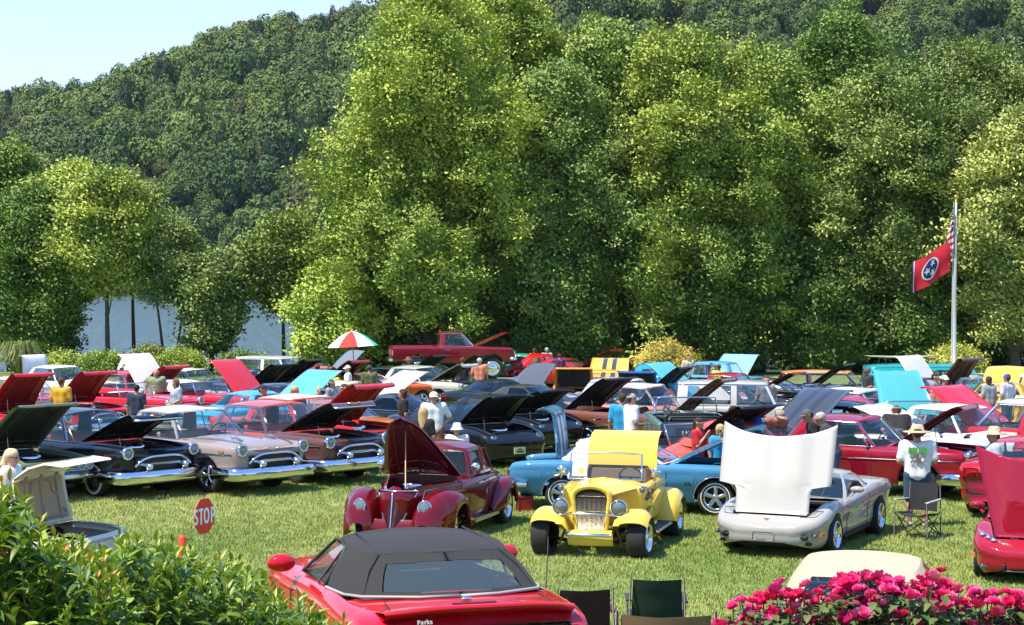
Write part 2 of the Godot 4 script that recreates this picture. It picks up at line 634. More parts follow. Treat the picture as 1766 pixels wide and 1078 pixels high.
func woods() -> void:
	var lit := Color(0.185, 0.225, 0.036)
	var yel := Color(0.235, 0.250, 0.045)
	var dark := Color(0.045, 0.075, 0.018)
	# the tall mass behind the cars, from left to right
	var tall := [[0.0, 0.75], [0.3, 1.0], [0.55, 0.92], [0.8, 0.66], [0.93, 0.38], [1.0, 0.1]]
	tree("river_birch", "tallest bright yellow-green tree left of the grove, above the red pickup", 742, 101, 20.4, 11.0, {"prof": tall, "boughs": 78, "per": 52, "c0": Color(0.085, 0.125, 0.022), "c1": yel, "low": 0.17})
	tree("bright_tree", "bright tree crown rising out of the frame behind the tallest tree", 872, 110, 23.2, 8.6, {"prof": tall, "boughs": 60, "c0": Color(0.08, 0.115, 0.02), "c1": yel, "low": 0.17})
	tree("silver_maple", "tall maple with grey-green leaves right of the brightest tree", 958, 103, 16.6, 8.6, {"boughs": 60, "c1": Color(0.15, 0.18, 0.05), "low": 0.17})
	tree("silver_maple", "slender maple whose tip stands highest in the middle of the grove", 1043, 108, 20.4, 8.4, {"prof": tall, "boughs": 64, "c1": Color(0.17, 0.20, 0.05), "low": 0.17})
	tree("silver_maple", "broad maple with a yellow dome over the blue pickup", 1180, 104, 18.6, 10.4, {"prof": tall, "boughs": 76, "per": 50, "c1": yel, "low": 0.17})
	tree("silver_maple", "wide maple right of the yellow dome with a rounded shoulder", 1308, 106, 18.0, 9.6, {"prof": tall, "boughs": 70, "c1": Color(0.2, 0.225, 0.045), "low": 0.17})
	tree("dark_maple", "darker green pointed tree standing behind the right of the grove", 1452, 116, 22.4, 9.0, {"boughs": 60, "c0": dark, "c1": Color(0.12, 0.165, 0.032), "low": 0.17})
	tree("sycamore", "spreading dull green tree between the grove and the flagpole", 1552, 104, 16.8, 9.6, {"boughs": 70, "c0": Color(0.055, 0.08, 0.02), "c1": Color(0.15, 0.175, 0.045), "low": 0.17})
	tree("sycamore", "tall dull green tree behind the flagpole", 1668, 108, 18.8, 9.6, {"boughs": 66, "c0": Color(0.06, 0.085, 0.022), "c1": Color(0.165, 0.185, 0.05), "low": 0.17})
	tree("pale_tree", "pale yellow leafed tree at the right edge beside the flagpole", 1752, 99, 13.6, 6.6, {"boughs": 56, "c0": Color(0.1, 0.12, 0.03), "c1": Color(0.26, 0.26, 0.075), "low": 0.17})
	tree("sycamore", "tall dull green tree cut by the right edge of the grove", 1850, 107, 18.8, 9.4, {"boughs": 60, "low": 0.17, "c1": Color(0.15, 0.18, 0.05)})
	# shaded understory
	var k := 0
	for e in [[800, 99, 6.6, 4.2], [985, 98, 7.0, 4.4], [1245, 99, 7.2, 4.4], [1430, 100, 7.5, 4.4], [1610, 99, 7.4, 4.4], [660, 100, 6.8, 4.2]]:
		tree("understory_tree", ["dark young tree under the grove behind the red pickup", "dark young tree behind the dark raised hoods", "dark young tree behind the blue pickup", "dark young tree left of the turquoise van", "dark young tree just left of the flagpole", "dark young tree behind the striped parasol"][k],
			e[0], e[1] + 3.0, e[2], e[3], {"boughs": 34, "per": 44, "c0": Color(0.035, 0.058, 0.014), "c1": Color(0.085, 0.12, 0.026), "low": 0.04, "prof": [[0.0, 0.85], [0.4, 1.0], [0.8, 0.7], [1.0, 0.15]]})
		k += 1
	# far wood behind the grove so that no gap shows open ground
	k = 0
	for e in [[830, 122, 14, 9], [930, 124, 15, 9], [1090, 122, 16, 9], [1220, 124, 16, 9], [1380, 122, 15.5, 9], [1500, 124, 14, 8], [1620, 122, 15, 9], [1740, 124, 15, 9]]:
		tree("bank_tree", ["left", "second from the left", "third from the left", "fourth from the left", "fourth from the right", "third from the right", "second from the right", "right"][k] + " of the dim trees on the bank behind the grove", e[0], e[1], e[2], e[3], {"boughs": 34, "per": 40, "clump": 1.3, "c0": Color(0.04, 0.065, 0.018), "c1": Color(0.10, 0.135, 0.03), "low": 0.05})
		k += 1
	# the left bank
	tree("bank_maple", "dark green bushy tree at the left edge of the water", 66, 104, 10.2, 5.2, {"boughs": 50, "c0": Color(0.045, 0.075, 0.016), "c1": Color(0.105, 0.15, 0.03), "low": 0.08, "trunk": 0.24})
	tree("bank_maple", "yellow-topped tree with bare lower trunk on the left bank", 186, 102, 11.0, 4.4, {"boughs": 40, "c0": Color(0.08, 0.11, 0.024), "c1": yel, "low": 0.46, "trunk": 0.17, "prof": [[0.0, 0.55], [0.3, 1.0], [0.6, 0.85], [0.85, 0.6], [1.0, 0.2]]})
	tree("bank_maple", "broad yellow-green tree left of the bare trunk on the left bank", 124, 105, 11.4, 5.0, {"boughs": 46, "c0": Color(0.08, 0.11, 0.024), "c1": yel, "low": 0.40, "prof": [[0.0, 0.6], [0.4, 0.9], [0.65, 1.0], [0.85, 0.7], [1.0, 0.25]]})
	tree("bank_maple", "yellow-green tree top behind the far left shrubs", 20, 118, 14.6, 6.0, {"boughs": 44, "c1": Color(0.16, 0.18, 0.045)})
	tree("bank_maple", "thin crowned tree right of the yellow-topped tree", 232, 106, 10.8, 4.2, {"boughs": 26, "per": 26, "c1": Color(0.17, 0.19, 0.045), "low": 0.55, "trunk": 0.14})
	tree("half_bare_tree", "half bare tree with pale branches and two thin stems before the water", 292, 103, 8.6, 3.8, {"boughs": 22, "per": 20, "clump": 0.8, "c1": Color(0.15, 0.165, 0.05), "low": 0.5, "stems": 2, "trunk": 0.15})
	tree("bank_willow", "bushy low tree with leaning trunk in the middle of the water", 364, 102, 6.6, 2.9, {"boughs": 26, "per": 26, "lean": 0.06, "c0": Color(0.055, 0.08, 0.022), "c1": Color(0.13, 0.155, 0.045), "low": 0.22, "trunk": 0.15})
	tree("bank_willow", "rounded tree at the right end of the open water", 490, 104, 8.6, 3.8, {"boughs": 36, "per": 32, "c0": Color(0.06, 0.085, 0.02), "c1": Color(0.15, 0.17, 0.04), "low": 0.46, "trunk": 0.13})
	tree("bright_sapling", "bright yellow-green sapling at the foot of the tallest tree", 572, 99, 5.6, 3.6, {"boughs": 36, "per": 40, "c0": Color(0.11, 0.15, 0.025), "c1": Color(0.26, 0.29, 0.05), "low": 0.06})
	tree("bank_willow", "slim tree left of the tallest tree's foot", 622, 106, 10.0, 4.2, {"boughs": 44, "c1": Color(0.15, 0.18, 0.035), "low": 0.08})
	# shrubs at the edge of the meadow
	var sh := {"cat": "shrub", "group": "shrubs along the bank", "low": 0.05, "clump": 0.62, "boughs": 22, "per": 40, "prof": [[0.0, 0.95], [0.5, 1.0], [1.0, 0.35]], "trunk": 0.05}
	var add := func(label, px, d, h, w, c0, c1):
		var s: Dictionary = sh.duplicate()
		s.c0 = c0; s.c1 = c1
		tree("shrub", label, px, d, h, w, s)
	add.call("low yellow-green shrubs right of the ornamental grass", 112, 99, 0.9, 2.2, Color(0.09, 0.12, 0.02), Color(0.23, 0.25, 0.05))
	add.call("low shrub below the leaning trunk on the left bank", 170, 99, 0.95, 2.0, Color(0.09, 0.12, 0.02), Color(0.20, 0.24, 0.05))
	add.call("small low shrub left of the pale raised hood by the water", 205, 100, 0.9, 1.6, Color(0.09, 0.12, 0.02), Color(0.20, 0.24, 0.05))
	add.call("broad olive shrub before the two thin stems", 262, 100, 1.3, 2.2, Color(0.07, 0.09, 0.025), Color(0.17, 0.17, 0.05))
	add.call("yellow-green shrub before the leaning willow", 310, 99, 1.15, 2.2, Color(0.10, 0.13, 0.02), Color(0.24, 0.26, 0.05))
	add.call("low shrub at the water left of the white truck", 415, 100, 0.9, 2.4, Color(0.06, 0.09, 0.02), Color(0.14, 0.17, 0.04))
	add.call("orange and yellow leaved shrub under the grove", 1152, 93, 1.6, 2.9, Color(0.16, 0.13, 0.03), Color(0.36, 0.27, 0.06))
	add.call("yellow-green shrub behind the turquoise van's nose", 1655, 95, 1.5, 2.2, Color(0.12, 0.14, 0.03), Color(0.30, 0.27, 0.06))
	# the ornamental grass clump at the far left
	var g := thing("ornamental_grass", "large fountain of pale ornamental grass at the left edge", "grass clump", V(at(34, 97), ground_y(0, 97), -97.0))
	var st := ST()
	var r := RandomNumberGenerator.new()
	r.seed = 4
	st.set_smooth_group(-1)
	for i in 900:
		var a := r.randf() * TAU
		var lenx := r.randf_range(0.4, 1.45)
		var hh := r.randf_range(0.9, 2.0)
		var b := V(cos(a), 0, sin(a))
		var w := V(-sin(a), 0, cos(a)) * r.randf_range(0.02, 0.04)
		var p := [b * 0.15, b * lenx * 0.45 + V(0, hh * 0.85, 0), b * lenx * 0.85 + V(0, hh, 0), b * lenx * 1.15 + V(0, hh * 0.72, 0)]
		var c := r.randf_range(0.6, 1.3)
		st.set_color(Color(0.19, 0.23, 0.07) * c)
		for k2 in 3:
			var w0 := w * (1.0 - k2 * 0.3)
			var w1 := w * (0.7 - k2 * 0.32)
			quad(st, p[k2] - w0, p[k2] + w0, p[k2 + 1] + w1, p[k2 + 1] - w1)
	part("blades", done(st), leaf_mat("tree_leaf"), g).set_meta("kind", "stuff")

# ---------------------------------------------------------------- cars: local +x is forward, y up
func arch_y(sp: Dictionary, x: float) -> float:
	var b := pl(sp.bot, x)
	for w in sp.axles:
		var dx: float = x - w
		if absf(dx) < sp.ar:
			b = maxf(b, sqrt(sp.ar * sp.ar - dx * dx) * sp.get("archk", 1.0) + sp.wr - 0.02)
	return b

func inner(sp: Dictionary, x: float) -> float:
	var hw := pl(sp.hw, x)
	if x < sp.cowl and x > sp.cab_rear: return hw - 0.10
	return minf(pl(sp.zi, x), hw - 0.05)

func skin_y(sp: Dictionary, x: float, z: float) -> float:   # upper surface
	var tp := pl(sp.top, x)
	var sh := pl(sp.sh, x)
	var e := maxf(pl(sp.hw, x) - sp.r, 0.05)
	var k := clampf(absf(z) / e, 0.0, 1.0)
	return tp - (tp - sh) * pow(k, sp.get("crown", 2.2))

func stations(sp: Dictionary, x0: float, x1: float, n: int) -> Array:
	var xs := []
	for i in n + 1: xs.append(lerpf(x0, x1, i / float(n)))
	for w in sp.axles:
		for i in 13:
			var x: float = w - sp.ar * cos(PI * i / 12.0)
			if x > x0 and x < x1: xs.append(x)
		for e in [-0.012, 0.012]:
			var x: float = w + (sp.ar + absf(e)) * signf(e)
			if x > x0 and x < x1: xs.append(x)
	for o in sp.open:
		for x in [o[0], o[1]]: xs.append(x)
	xs.sort()
	var out := []
	for x in xs:
		if out.is_empty() or x - out[-1] > 0.008: out.append(x)
	return out

func body_shell(sp: Dictionary) -> ArrayMesh:
	var st := ST()
	var lo: float = sp.hw[0][0]
	var hi: float = sp.hw[-1][0]
	var xs := stations(sp, lo, hi, 44)
	var us := [0.10, 0.24, 0.38, 0.50, 0.62, 0.72, 0.80, 0.87, 0.93, 0.97]
	var secs := []
	for x in xs:
		var hw := pl(sp.hw, x)
		var sh := pl(sp.sh, x)
		var b0 := pl(sp.bot, x)
		var bt := minf(arch_y(sp, x), sh - 0.06)
		var zi := inner(sp, x)
		var tuck: float = sp.tuck
		var s := []
		var zf := func(y: float) -> float:
			var u0 := clampf((y - b0) / maxf(sh - b0, 0.05), 0.0, 1.0)
			var t := clampf((u0 - sp.rs) / (1.0 - sp.rs), 0.0, 1.0)
			var z: float = hw - tuck * pow(1.0 - u0, 2.0) - sp.r * (1.0 - sqrt(maxf(1.0 - t * t, 0.0)))
			if sp.has("side"): z += pl(sp.side, u0)
			return maxf(z, 0.02)
		s.append(V(x, bt + 0.015, maxf(zf.call(bt) - 0.09, 0.0)))
		s.append(V(x, bt, maxf(zf.call(bt) - 0.012, 0.0)))
		for u in us:
			var y := lerpf(bt, sh, u)
			s.append(V(x, y, zf.call(y)))
		var e := maxf(hw - sp.r, 0.03)
		s.append(V(x, sh, e))
		zi = minf(zi, e - 0.01) if e > 0.03 else 0.02
		for f in [1.0, 0.66, 0.33, 0.0]:
			s.append(V(x, skin_y(sp, x, zi * f), zi * f))
		secs.append(s)
	var inner_from: int = secs[0].size() - 4
	for i in secs.size() - 1:
		var xm: float = (xs[i] + xs[i + 1]) * 0.5
		var cut := false
		for o in sp.open:
			if xm > o[0] and xm < o[1]: cut = true
		for j in secs[i].size() - 1:
			if cut and j >= inner_from: break
			var a: Vector3 = secs[i][j]; var b: Vector3 = secs[i][j + 1]; var c: Vector3 = secs[i + 1][j + 1]; var d: Vector3 = secs[i + 1][j]
			quad(st, a, b, c, d)
			quad(st, a * V(1, 1, -1), d * V(1, 1, -1), c * V(1, 1, -1), b * V(1, 1, -1))
		if cut:   # turned-down edge of the opening
			var a: Vector3 = secs[i][inner_from]; var d: Vector3 = secs[i + 1][inner_from]
			for m in [1, -1]:
				quad(st, a * V(1, 1, m), d * V(1, 1, m), (d - V(0, 0.10, 0.0)) * V(1, 1, m), (a - V(0, 0.10, 0.0)) * V(1, 1, m))
	for e in [0, secs.size() - 1]:
		var s = secs[e]
		for j in range(1, s.size() - 1):
			quad(st, s[j], s[j + 1], s[j + 1] * V(1, 1, -1), s[j] * V(1, 1, -1))
	return done(st)

# a hood or trunk lid cut from the upper surface, hinge at x0
func lid(sp: Dictionary, x0: float, x1: float, thick := 0.03, lip := 0.0) -> Array:
	var h := V(x0, skin_y(sp, x0, 0), 0)
	var tops := []
	var lows := []
	for i in 13:
		var x := lerpf(x0, x1, i / 12.0)
		var zi := inner(sp, x) - 0.006
		var a := []
		var b := []
		for j in 11:
			var z := zi * (j / 5.0 - 1.0)
			var y := skin_y(sp, x, z) + (0.012 if j == 5 and i > 0 else 0.0)
			a.append(V(x, y, z) - h)
			b.append(V(lerpf(x, x0, 0.0), y - thick * (1.0 if absf(z) < zi * 0.95 else 0.75), z * 0.985) - h)
		tops.append(a); lows.append(b)
	if lip > 0.0:   # the drop edge over the grille
		var s := signf(x1 - x0)
		var edge = tops[-1]
		var under = lows[-1]
		for q in 3:
			var t := (q + 1) / 3.0
			var a := []; var b := []
			for j in 11:
				var bow: float = s * (0.05 * t + lip * 0.16 * sin(PI * t))
				a.append(edge[j] + V(bow, -lip * t, 0)); b.append(under[j] + V(bow - 0.03 * s, -lip * t + 0.01, 0))
			tops.append(a); lows.append(b)
	var st := ST()
	sheet(st, tops)
	for e in [[tops[0], lows[0]], [tops[-1], lows[-1]]]: sheet(st, e)
	for j in [0, 10]:
		var r0 := []; var r1 := []
		for i in tops.size(): r0.append(tops[i][j]); r1.append(lows[i][j])
		sheet(st, [r0, r1])
	sheet(st, lows)
	var su := ST()
	var pads := []
	for i in range(1, tops.size() - 1 - (3 if lip > 0.0 else 0)):
		var r0 := []
		for j in 11: r0.append(V(lows[i][j].x, lows[i][j].y - 0.006, lows[i][j].z * 0.88))
		pads.append(r0)
	sheet(su, pads)
	# stiffening ribs of the inner panel
	var n := tops.size() - 1 - (2 if lip > 0.0 else 0)
	for z in [2, 5, 8]:
		var path := []
		for i in range(1, n): path.append(lows[i][z] + V(0, -0.012, 0))
		tube(su, path, [0.028], 5)
	for i in [2, n - 2]:
		var path := []
		for j in range(1, 10): path.append(lows[i][j] + V(0, -0.012, 0))
		tube(su, path, [0.026], 5)
	for s in [-1, 1]:
		var path := []
		for i in range(2, n - 1): path.append(lows[i][5 + s * int(round(lerpf(4, 1, (i - 2) / float(n - 3))))] + V(0, -0.012, 0))
		tube(su, path, [0.022], 5)
	return [done(st), done(su), h]

# greenhouse: half ring of [base x, base y, base z, top x, top y, top z, kind of the panel up to the next column, glass from, glass to]
func cabin(ring: Array, crown: float, nrow := 9, smooth_n := 4) -> Array:
	var roof := ST()
	var wall := ST()
	var glass := {}
	var cols := []
	for i in ring.size() - 1:
		var a = ring[i]; var b = ring[i + 1]
		var prev = ring[maxi(i - 1, 0)]; var nxt = ring[mini(i + 2, ring.size() - 1)]
		var pre = prev.slice(0, 6)
		var post = nxt.slice(0, 6)
		if i == 0:   # mirrored across the centre line
			pre = b.slice(0, 6)
			pre[2] = -b[2]; pre[5] = -b[5]
		if i == ring.size() - 2:
			post = a.slice(0, 6)
			post[2] = -a[2]; post[5] = -a[5]
		for k in smooth_n:
			var t := k / float(smooth_n)
			var t2 := t * t
			var t3 := t2 * t
			var c := []
			for m in 6:
				var m0: float = clampf((b[m] - pre[m]) * 0.5, -absf(b[m] - a[m]) * 1.5, absf(b[m] - a[m]) * 1.5)
				var m1: float = clampf((post[m] - a[m]) * 0.5, -absf(b[m] - a[m]) * 1.5, absf(b[m] - a[m]) * 1.5)
				c.append((2 * t3 - 3 * t2 + 1) * a[m] + (t3 - 2 * t2 + t) * m0 + (3 * t2 - 2 * t3) * b[m] + (t3 - t2) * m1)
			cols.append([c, a[6], a[7] if a.size() > 7 else 0.06, a[8] if a.size() > 8 else 0.90])
	cols.append([ring[-1].slice(0, 6), "end", 0.0, 1.0])
	var x_min := 1e9
	var x_max := -1e9
	for c in cols:
		x_min = minf(x_min, c[0][3]); x_max = maxf(x_max, c[0][3])
	var P := func(c, v: float, m: int, inset: float) -> Vector3:
		var p := V(c[0], c[1], c[2]).lerp(V(c[3], c[4], c[5]), v)
		var bulge: float = 4.0 * v * (1.0 - v) * 0.022
		if c[2] > 0.02: p.z += bulge - minf(inset, c[2] * 0.5)
		if c[2] < 0.02: p.x += signf(p.x - (x_min + x_max) * 0.5) * (bulge - inset)
		else: p.x -= signf(p.x - (x_min + x_max) * 0.5) * inset * 0.3
		p.z *= m
		return p
	var run := 0
	for i in cols.size() - 1:
		var kind: String = cols[i][1]
		var v0: float = cols[i][2]
		var v1: float = cols[i][3]
		if kind == "side" and i > 0 and cols[i - 1][1] != "side": run += 1
		for m in [1, -1]:
			if kind in ["wind", "side", "rear"]:
				var gk := kind + str(m) + ("_%d" % run if kind == "side" else "")
				if not glass.has(gk): glass[gk] = ST()
				for e in [[0.0, v0], [v1, 1.0]]:
					if e[1] - e[0] > 0.001:
						quad(wall, P.call(cols[i][0], e[0], m, 0.0), P.call(cols[i][0], e[1], m, 0.0), P.call(cols[i + 1][0], e[1], m, 0.0), P.call(cols[i + 1][0], e[0], m, 0.0))
				var g: SurfaceTool = glass[gk]
				for s in 3:
					var a := lerpf(v0, v1, s / 3.0)
					var b := lerpf(v0, v1, (s + 1) / 3.0)
					quad(g, P.call(cols[i][0], a, m, 0.012), P.call(cols[i][0], b, m, 0.012), P.call(cols[i + 1][0], b, m, 0.012), P.call(cols[i + 1][0], a, m, 0.012))
			elif kind == "wall":
				for s in 4:
					quad(wall, P.call(cols[i][0], s / 4.0, m, 0.0), P.call(cols[i][0], (s + 1) / 4.0, m, 0.0), P.call(cols[i + 1][0], (s + 1) / 4.0, m, 0.0), P.call(cols[i + 1][0], s / 4.0, m, 0.0))
	var rows := []
	for c in cols:
		var t := clampf((c[0][3] - x_min) / maxf(x_max - x_min, 0.01), 0.0, 1.0)
		var h := crown * pow(maxf(4.0 * t * (1.0 - t), 0.0), 0.4)
		var r := []
		for j in nrow:
			var k := j / (nrow - 1.0) * 2.0 - 1.0
			r.append(V(c[0][3], c[0][4] + h * (1.0 - pow(absf(k), 2.3)), c[0][5] * k))
		rows.append(r)
	sheet(roof, rows)
	var panes := {}
	for k in glass: panes[k] = done(glass[k])
	return [done(roof), done(wall), panes, cols]

func steering() -> ArrayMesh:
	if not cache.has("steer"):
		var sw := ST()
		var ringp := []
		var q := Basis(V(0, 0, 1), -0.5)
		for k in 15: ringp.append(q * V(0, sin(TAU * k / 14.0) * 0.19, cos(TAU * k / 14.0) * 0.19))
		tube(sw, ringp, [0.013], 5, false)
		tube(sw, [V(0, 0, 0), V(0.3, -0.16, 0)], [0.02], 5)
		tube(sw, [V(0, 0, -0.18), V(0, 0, 0.18)], [0.012], 4)
		cache["steer"] = done(sw)
	return cache["steer"]

func wheel_mesh(r: float, w: float) -> ArrayMesh:
	var key := "tyre_%.3f_%.3f" % [r, w]
	if not cache.has(key):
		var st := ST()
		var h := w * 0.5
		lathe(st, [[r * 0.60, h * 0.75], [r * 0.70, h * 0.96], [r * 0.86, h], [r * 0.96, h * 0.86], [r, h * 0.6], [r, -h * 0.6], [r * 0.96, -h * 0.86], [r * 0.86, -h], [r * 0.60, -h * 0.75]], 28)
		cache[key] = done(st)
	return cache[key]

func rim_mesh(style: String, r: float, w: float) -> ArrayMesh:
	var key := "rim_%s_%.3f_%.3f" % [style, r, w]
	if cache.has(key): return cache[key]
	var st := ST()
	var h := w * 0.5
	if style == "cap":      # full hub cap with stepped rings
		lathe(st, [[r * 0.66, h * 0.80], [r * 0.64, h * 1.04], [r * 0.52, h * 1.0], [r * 0.46, h * 0.85], [r * 0.30, h * 0.95], [r * 0.22, h * 1.2], [r * 0.12, h * 1.3], [0.001, h * 1.33]], 24)
	else:
		lathe(st, [[r * 0.68, h * 0.86], [r * 0.66, h * 1.0], [r * 0.60, h * 0.98], [r * 0.56, h * 0.55], [r * 0.50, h * 0.1]], 28)
		lathe(st, [[r * 0.20, h * 0.2], [r * 0.20, h * 0.72], [r * 0.16, h * 0.86], [0.001, h * 0.9]], 16)
		var n := 5
		if style == "ten": n = 10
		if style == "steel": n = 8
		for k in n:
			var a := TAU * k / n + 0.3
			var u := V(cos(a), sin(a), 0)
			var v := V(-sin(a), cos(a), 0) * r * (0.11 if n == 5 else (0.05 if n == 10 else 0.12))
			var p := [u * r * 0.14 + V(0, 0, h * 0.72), u * r * 0.4 + V(0, 0, h * 0.62), u * r * 0.6 + V(0, 0, h * 0.55)]
			for s in 2:
				quad(st, p[s] - v, p[s] + v, p[s + 1] + v, p[s + 1] - v)
				quad(st, p[s] + v, p[s] + v * 0.8 - V(0, 0, 0.05), p[s + 1] + v * 0.8 - V(0, 0, 0.05), p[s + 1] + v)
				quad(st, p[s] - v, p[s + 1] - v, p[s + 1] - v * 0.8 - V(0, 0, 0.05), p[s] - v * 0.8 - V(0, 0, 0.05))
	cache[key] = done(st)
	return cache[key]

func put_wheel(car: Node3D, x: float, z: float, r: float, w: float, style: String, wall := "", steer := 0.0) -> Node3D:
	var side := signf(z)
	var wheel := Node3D.new()
	wheel.name = "wheel"
	wheel.position = V(x, r, z)
	wheel.rotation.y = (0.0 if side > 0 else PI) + steer
	car.add_child(wheel, true)
	part("tyre", wheel_mesh(r, w), mat("tyre_rubber", col(0.018, 0.018, 0.018), 0.85), wheel)
	if wall:
		var key := "whitewall_%.3f_%.3f" % [r, w]
		if not cache.has(key):
			var st := ST()
			lathe(st, [[r * 0.69, w * 0.492], [r * 0.72, w * 0.51], [r * 0.82, w * 0.513], [r * 0.84, w * 0.49]] if wall == "wide" else [[r * 0.76, w * 0.495], [r * 0.77, w * 0.512], [r * 0.81, w * 0.512], [r * 0.82, w * 0.49]], 28)
			cache[key] = done(st)
		part("whitewall", cache[key], mat("whitewall", col(0.72, 0.71, 0.68), 0.7), wheel)
	part("rim", rim_mesh(style, r, w), chrome() if style != "dark" else mat("dark_rim", col(0.05, 0.05, 0.055), 0.3, 0.8), wheel)
	if style != "cap":
		var st := ST()
		lathe(st, [[r * 0.58, -w * 0.1], [0.001, -w * 0.1]], 20)
		if not cache.has("drum"): cache["drum"] = done(st)
		part("brake_drum", cache["drum"], mat("drum", col(0.03, 0.03, 0.03), 0.7), wheel)
	return wheel

func chrome() -> StandardMaterial3D:
	return mat("chrome", Color(0.88, 0.88, 0.89), 0.12, 1.0)

func bumper_mesh(hw: float, h: float, sweep: float, wrap: float, deep := 0.09) -> ArrayMesh:   # along z, bulging to +x
	var key := "bumper_%.2f_%.2f_%.2f_%.2f" % [hw, h, sweep, wrap]
	if cache.has(key): return cache[key]
	var st := ST()
	var rows := []
	var path := []
	for i in 17:
		var k := i / 8.0 - 1.0
		path.append(V(-sweep * k * k, 0, hw * k))
	if wrap > 0.0:
		path.push_front(path[0] + V(-wrap * 0.2, 0, -0.05)); path.push_front(path[0] + V(-wrap, 0, 0.0))
		path.append(path[-1] + V(-wrap * 0.2, 0, 0.05)); path.append(path[-1] + V(-wrap, 0, 0.0))
	for i in path.size():
		var t: Vector3 = (path[mini(i + 1, path.size() - 1)] - path[maxi(i - 1, 0)]).normalized()
		var n := V(t.z, 0, -t.x)
		var r := []
		for e in [[-0.6, -0.5], [-0.1, -0.5], [0.75, -0.42], [1.0, -0.15], [1.0, 0.1], [0.85, 0.38], [0.3, 0.5], [-0.6, 0.46]]:
			r.append(path[i] + n * deep * e[0] + V(0, h * e[1], 0))
		rows.append(r)
	sheet(st, rows)
	for e in [0, rows.size() - 1]:
		for j in range(1, 7): tri(st, rows[e][0], rows[e][j], rows[e][j + 1])
	cache[key] = done(st)
	return cache[key]

func lamp(car: Node3D, p: Vector3, r: float, called := "headlight", turn := 0.0, rim_w := 0.25) -> void:   # round lamp facing +x
	var key := "lamp_%.3f_%.2f" % [r, rim_w]
	if not cache.has(key):
		var face := Transform3D(Basis(Vector3.UP, PI / 2), Vector3.ZERO)
		var a := ST()
		lathe(a, [[r * 1.05, -0.10], [r * (1.0 + rim_w), -0.02], [r * (1.0 + rim_w), 0.02], [r * 1.08, 0.035], [r, 0.01]], 20, face)
		var b := ST()
		lathe(b, [[r * 1.02, 0.008], [r * 0.8, 0.03], [r * 0.4, 0.045], [0.001, 0.05]], 20, face)
		cache[key] = [done(a), done(b)]
	var h := Node3D.new()
	h.name = called
	h.position = p
	h.rotation.y = turn
	car.add_child(h, true)
	part("rim", cache[key][0], chrome(), h)
	part("lens", cache[key][1], lens_mat(), h)

func lens_mat() -> StandardMaterial3D:
	if mats.has("lamp_lens"): return mats["lamp_lens"]
	var m := mat("lamp_lens", Color(0.50, 0.53, 0.54), 0.06, 0.55)
	m.clearcoat_enabled = true
	m.clearcoat = 1.0
	return m

func red_lens() -> StandardMaterial3D:
	return mat("red_lens", col(0.42, 0.008, 0.012), 0.12)

func pane_mat(tint := 0) -> StandardMaterial3D:
	if tint == 2: return glassy("light_glass", Color(0.45, 0.52, 0.52), 0.20)
	return glassy("window_glass", Color(0.22, 0.32, 0.31), 0.13) if tint == 0 else glassy("dark_glass", Color(0.03, 0.04, 0.045), 0.72)

